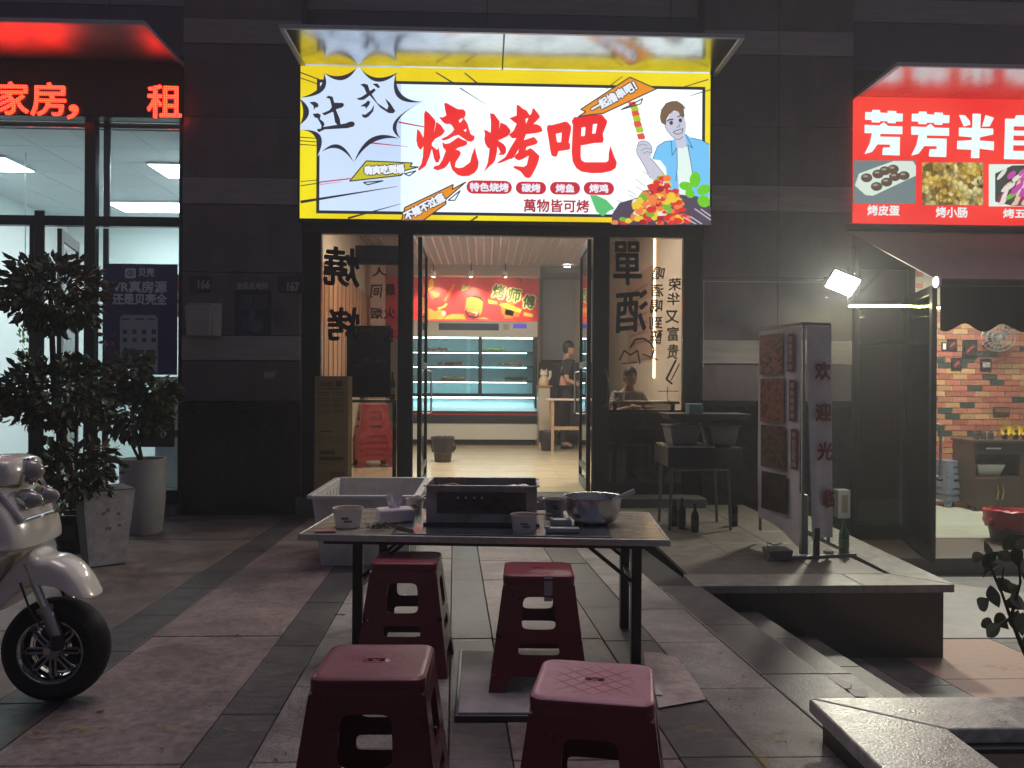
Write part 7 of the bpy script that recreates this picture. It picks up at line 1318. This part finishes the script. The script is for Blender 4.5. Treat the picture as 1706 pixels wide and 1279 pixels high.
for i, (px, py) in enumerate(((1660, 1022), (1668, 1040), (1655, 1048), (1690, 1050), (1650, 975), (1688, 985), (1648, 998), (1655, 918), (1694, 912), (1666, 940), (1638, 946), (1702, 952), (1662, 962), (1684, 936), (1676, 1000), (1715, 915), (1720, 990), (1705, 1020), (1735, 940), (1640, 925), (1698, 976), (1670, 915))):
    p = gp_(px, py, rg_.uniform(-.08, .08)); dv = Vector((rg_.uniform(-1, .6), rg_.uniform(-.5, .3), rg_.uniform(-.7, .6))).normalized(); L_ = rg_.uniform(.06, .095); sd = dv.cross(Vector((rg_.uniform(-.3, .3), 1, rg_.uniform(-.6, .6)))).normalized(); up = sd.cross(dv); w_ = L_ * .33
    out = [(0, 0), (.08, .35), (.22, .75), (.4, 1.0), (.58, .95), (.75, .68), (.88, .34), (1.0, 0)]
    L_ *= 1.15; vs = [p + dv * L_ * a_ - up * .012 * a_ ** 2 for a_, _ in out]; n0 = len(vs)
    for sg in (1, -1): vs += [p + dv * L_ * a_ + sd * sg * w_ * b_ + up * (.010 * b_ - .012 * a_ ** 2) for a_, b_ in out[1:-1]]
    fs = []
    for g in (0, 1):
        o_ = n0 + g * 6; fs.append((0, 1, o_)); fs += [(1 + k, 2 + k, o_ + 1 + k, o_ + k) for k in range(5)]; fs.append((6, 7, o_ + 5))
    MB().add(vs, fs).build('leaf', m_lf[i % 2], sp3, smooth=True)
# ================================================================ white scooter
SYc = 2.98; FSc = Facade(SYc)
def sx_(p): q = atY(p[0], p[1], SYc); return (q.x, q.z)
wc = sx_((95, 1080)); rW = wc[1] - gz(SYc) - .0005
sco = thing('electric_scooter', 'cream white retro electric scooter with spoked front wheel', 'scooter', (wc[0] - .5, SYc, gz(SYc)))
m_sw = mat('cream_paint', (0.80, 0.78, 0.70), .2, coat=.6, var=.05, vscale=4); m_ty = mat('tyre_rubber', (0.010, 0.010, 0.010), .7, bump=.2, bscale=90); m_chr = mat('chrome', (0.65, 0.65, 0.64), .08, metal=1.0); m_alu = mat('cast_alloy', (0.42, 0.40, 0.40), .3, metal=.9); m_dpl = mat('dark_plastic', (0.02, 0.02, 0.022), .4)
def blob(nm, outline, w_, m, parent, y=0.0, layers=((-1, .70), (-.86, .90), (-.5, .985), (0, 1), (.5, .985), (.86, .90), (1, .70)), sub=1):
    pts = [Vector(sx_(p)) for p in outline]; pts2 = []
    for a, b in zip(pts, pts[1:] + pts[:1]): pts2 += [a, a.lerp(b, .5)]
    c = sum(pts2, Vector((0, 0))) / len(pts2); n = len(pts2); vs = []; fs = []
    for ly, k in layers:
        for p in pts2: q = c + (p - c) * k; vs.append((q.x, SYc + y + ly * w_, q.y))
    for i in range(len(layers) - 1):
        for k in range(n): fs.append((i * n + k, i * n + (k + 1) % n, (i + 1) * n + (k + 1) % n, (i + 1) * n + k))
    tr = tris([(p.x, p.y) for p in pts2]); base_ = (len(layers) - 1) * n
    fs += [tuple(t_) for t_ in tr] + [tuple(base_ + i for i in t_) for t_ in tr]
    o = MB().add(vs, fs).build(nm, m, parent, smooth=True)
    if sub: s_ = o.modifiers.new('sub', 'SUBSURF'); s_.levels = sub; s_.render_levels = sub + 1
    return o
def wheel(cx, cz, label_):
    c = Vector((cx, SYc, cz)); R2 = rW; mi = .062; Rm = R2 - mi
    prof = [(Rm - .028, -.03), (Rm - .008, -.05), (Rm + .03, -.055), (R2 - .008, -.038), (R2, -.012), (R2, .012), (R2 - .008, .038), (Rm + .03, .055), (Rm - .008, .05), (Rm - .028, .03)]
    ty = MB().lathe(prof, c, 56, axis=(0, 1, 0)).build('tyre', m_ty, sco, smooth=True)
    ri = R2 * .635
    rim = MB().lathe([(ri, -.042), (ri + .006, -.048), (ri - .006, -.05), (ri - .016, -.038), (ri - .018, .03), (ri, .04)], c, 56, axis=(0, 1, 0)).build('rim', m_chr, sco, smooth=True)
    MB().lathe([(0, -.04), (.028, -.04), (.034, -.03), (.034, .03), (0, .03)], c, 24, axis=(0, 1, 0)).build('hub', m_alu, rim, smooth=True)
    for k in range(8):
        a = k * math.pi / 4 + .0; u = Vector((math.cos(a), 0, math.sin(a))); v_ = Vector((-math.sin(a), 0, math.cos(a))); off = Vector((0, -.028, 0))
        MB().tube([c + off + u * .03 + v_ * .009, c + off + u * (ri - .03) + v_ * .010, c + off + u * (ri - .021), c + off + u * (ri - .03) - v_ * .010, c + off + u * .03 - v_ * .009], .0042, 6).build('spoke', m_alu, rim, smooth=True)
        MB().bar(c + Vector((0, -.015, 0)) + u * .03, c + Vector((0, -.015, 0)) + u * (ri - .02), .012, .014).build('spoke_web', m_dpl, rim)
    MB().lathe([(.045, .02), (ri - .03, .02), (ri - .03, .023), (.045, .023), (.045, .02)], c, 36, axis=(0, 1, 0)).build('brake_disc', mat('brake_steel', (0.06, 0.055, 0.05), .5, metal=.6), rim)
    return c
cw = wheel(wc[0], wc[1], 0); cw2 = wheel(wc[0] - 1.18, wc[1], 1)
for sy in (-1, 1):
    lo, up_ = sx_((121, 1072)), sx_((76, 958)); fk = MB().tube([(lo[0], SYc + sy * .075, lo[1]), (lo[0] + (up_[0] - lo[0]) * .62, SYc + sy * .075, lo[1] + (up_[1] - lo[1]) * .62)], [.021, .024], 12).build('fork_leg', m_alu, sco, smooth=True)
    m1 = (lo[0] + (up_[0] - lo[0]) * .6, lo[1] + (up_[1] - lo[1]) * .6); MB().tube([(m1[0], SYc + sy * .075, m1[1]), (up_[0] - .03, SYc + sy * .07, up_[1] + .06)], .015, 12).build('fork_tube', m_chr, fk, smooth=True); MB().tube([(m1[0] - .003, SYc + sy * .075, m1[1] + .004), (m1[0] + .003, SYc + sy * .075, m1[1] - .012)], .028, 14).build('fork_collar', m_alu, fk, smooth=True)
    MB().lathe([(0, -.012), (.014, -.012), (.014, .012), (0, .012)], (lo[0] - .035, SYc + sy * .098, lo[1] + .008), 12, axis=(0, 1, 0)).build('axle_nut', m_chr, fk)
    MB().bar((lo[0], SYc + sy * .08, lo[1] + .01), (wc[0], SYc + sy * .07, wc[1]), .028, .02).build('axle_arm', m_alu, fk)
blob('front_fender', [(-12, 1010), (8, 968), (30, 940), (52, 918), (66, 908), (80, 922), (105, 924), (130, 938), (150, 962), (167, 995), (150, 986), (120, 972), (90, 966), (60, 972), (35, 988), (12, 1016)], .085, m_sw, sco)
ap = blob('front_shell', [(-130, 880), (-70, 800), (-20, 778), (15, 795), (40, 812), (58, 838), (69, 864), (74, 885), (75, 905), (57, 907), (40, 917), (25, 938), (12, 964), (-5, 995), (-40, 1018), (-110, 990)], .185, m_sw, sco)
na = blob('headlamp_nacelle', [(-110, 800), (-60, 768), (-10, 757), (25, 757), (48, 764), (54, 785), (46, 806), (20, 806), (-30, 800), (-70, 830)], .13, m_sw, sco)
def lamp(px, py, r, ax, nm, par, y=0): 
    q = sx_((px, py)); c = Vector((q[0], SYc + y, q[1])); MB().lathe([(r, -.03), (r * 1.12, -.01), (r * 1.12, .008), (r, .012)], c, 24, axis=ax).build('lamp_bezel', m_chr, par, smooth=True); return MB().lathe([(r, .0), (r * .92, .02), (r * .65, .042), (r * .3, .052), (0, .055)], c, 24, axis=ax).build(nm, mat('lamp_lens', (0.32, 0.31, 0.30), .08, coat=.8), par, smooth=True)
lamp(48, 785, .047, (.97, 0, .1), 'headlamp', na); lamp(60, 829, .034, (.95, 0, -.1), 'fog_lamp', ap, -.05); lamp(60, 829, .034, (.95, 0, -.1), 'fog_lamp', ap, .06)
q = sx_((21, 866)); c = Vector((q[0], SYc - .165, q[1])); MB().lathe([(0, .0), (.046, 0), (.044, .03), (.034, .036), (0, .036)], c, 24, axis=(0, -1, 0)).build('side_reflector', mat('smoked_lens', (0.015, 0.012, 0.014), .1, coat=.6), ap, smooth=True); MB().lathe([(.028, .037), (.02, .044), (0, .046)], c, 18, axis=(0, -1, 0)).build('reflector_core', mat('smoked_core', (0.05, 0.045, 0.05), .15), ap, smooth=True)
a, b, e = sx_((28, 800)), sx_((68, 860)), sx_((78, 852)); MB().tube([(a[0], SYc - .15, a[1]), (b[0], SYc - .12, b[1]), (e[0] + .012, SYc, e[1] - .004), (b[0], SYc + .12, b[1]), (a[0], SYc + .15, a[1])], .008, 8).build('chrome_guard', m_chr, ap, smooth=True)
a, b = sx_((-20, 768)), sx_((28, 812)); MB().bar((a[0], SYc - .14, a[1]), (b[0], SYc - .165, b[1]), .018, .02).build('chrome_strip', m_chr, na, bevel=.004)
blob('floor_board', [(-420, 1042), (-120, 1015), (-60, 985), (-30, 1010), (-60, 1060), (-420, 1075)], .17, m_sw, sco, sub=0); blob('rear_body', [(-640, 900), (-560, 870), (-420, 870), (-380, 930), (-390, 1040), (-470, 1050), (-560, 1010), (-650, 960)], .18, m_sw, sco); blob('seat', [(-650, 872), (-600, 850), (-420, 842), (-370, 860), (-390, 882), (-640, 892)], .15, m_dpl, sco)
h0 = sx_((-20, 740)); hb2 = sx_((-75, 700))
for sy in (-1, 1): MB().tube([(h0[0] - .05, SYc, h0[1] - .05), (hb2[0], SYc + sy * .15, hb2[1]), (hb2[0] - .06, SYc + sy * .33, hb2[1] - .01)], .013, 8).build('handlebar', m_chr, sco, smooth=True); MB().tube([(hb2[0] - .045, SYc + sy * .28, hb2[1] - .008), (hb2[0] - .075, SYc + sy * .38, hb2[1] - .014)], .018, 8).build('grip', m_dpl, sco, smooth=True)
MB().tube([(wc[0] - .5, SYc + .1, wc[1] - .05), (wc[0] - .55, SYc + .16, gz(SYc) + .004)], .01, 6).build('side_stand', m_dpl, sco)

# brake hose, seams and badge
q0, q1, q2 = sx_((60, 960)), sx_((88, 1010)), sx_((118, 1062)); MB().tube([(q0[0], SYc - .10, q0[1]), (q1[0] - .012, SYc - .115, q1[1]), (q1[0] + .012, SYc - .11, q1[1] - .03), (q2[0], SYc - .10, q2[1])], .004, 6).build('brake_hose', m_dpl, sco, smooth=True)
a_ = sx_((118, 1058)); MB().obox((a_[0], SYc - .085, a_[1]), .04, .03, .055, 0).build('brake_caliper', m_dpl, sco, bevel=.006)

# ================================================================ smoky night air
hz_ = MB().box(-41, 41, -41, 41, -2.3, 9.1).build('haze', mat('haze', (1, 1, 1))); hz_['kind'] = 'stuff'
hm = MATS['haze'].node_tree; hm.nodes.remove(hm.nodes['Principled BSDF']); hv = hm.nodes.new('ShaderNodeVolumePrincipled'); hv.inputs['Color'].default_value = (0.92, 0.94, 1.0, 1); hv.inputs['Density'].default_value = 0.009; hv.inputs['Anisotropy'].default_value = 0.55
hm.links.new(hv.outputs[0], hm.nodes['Material Output'].inputs['Volume'])
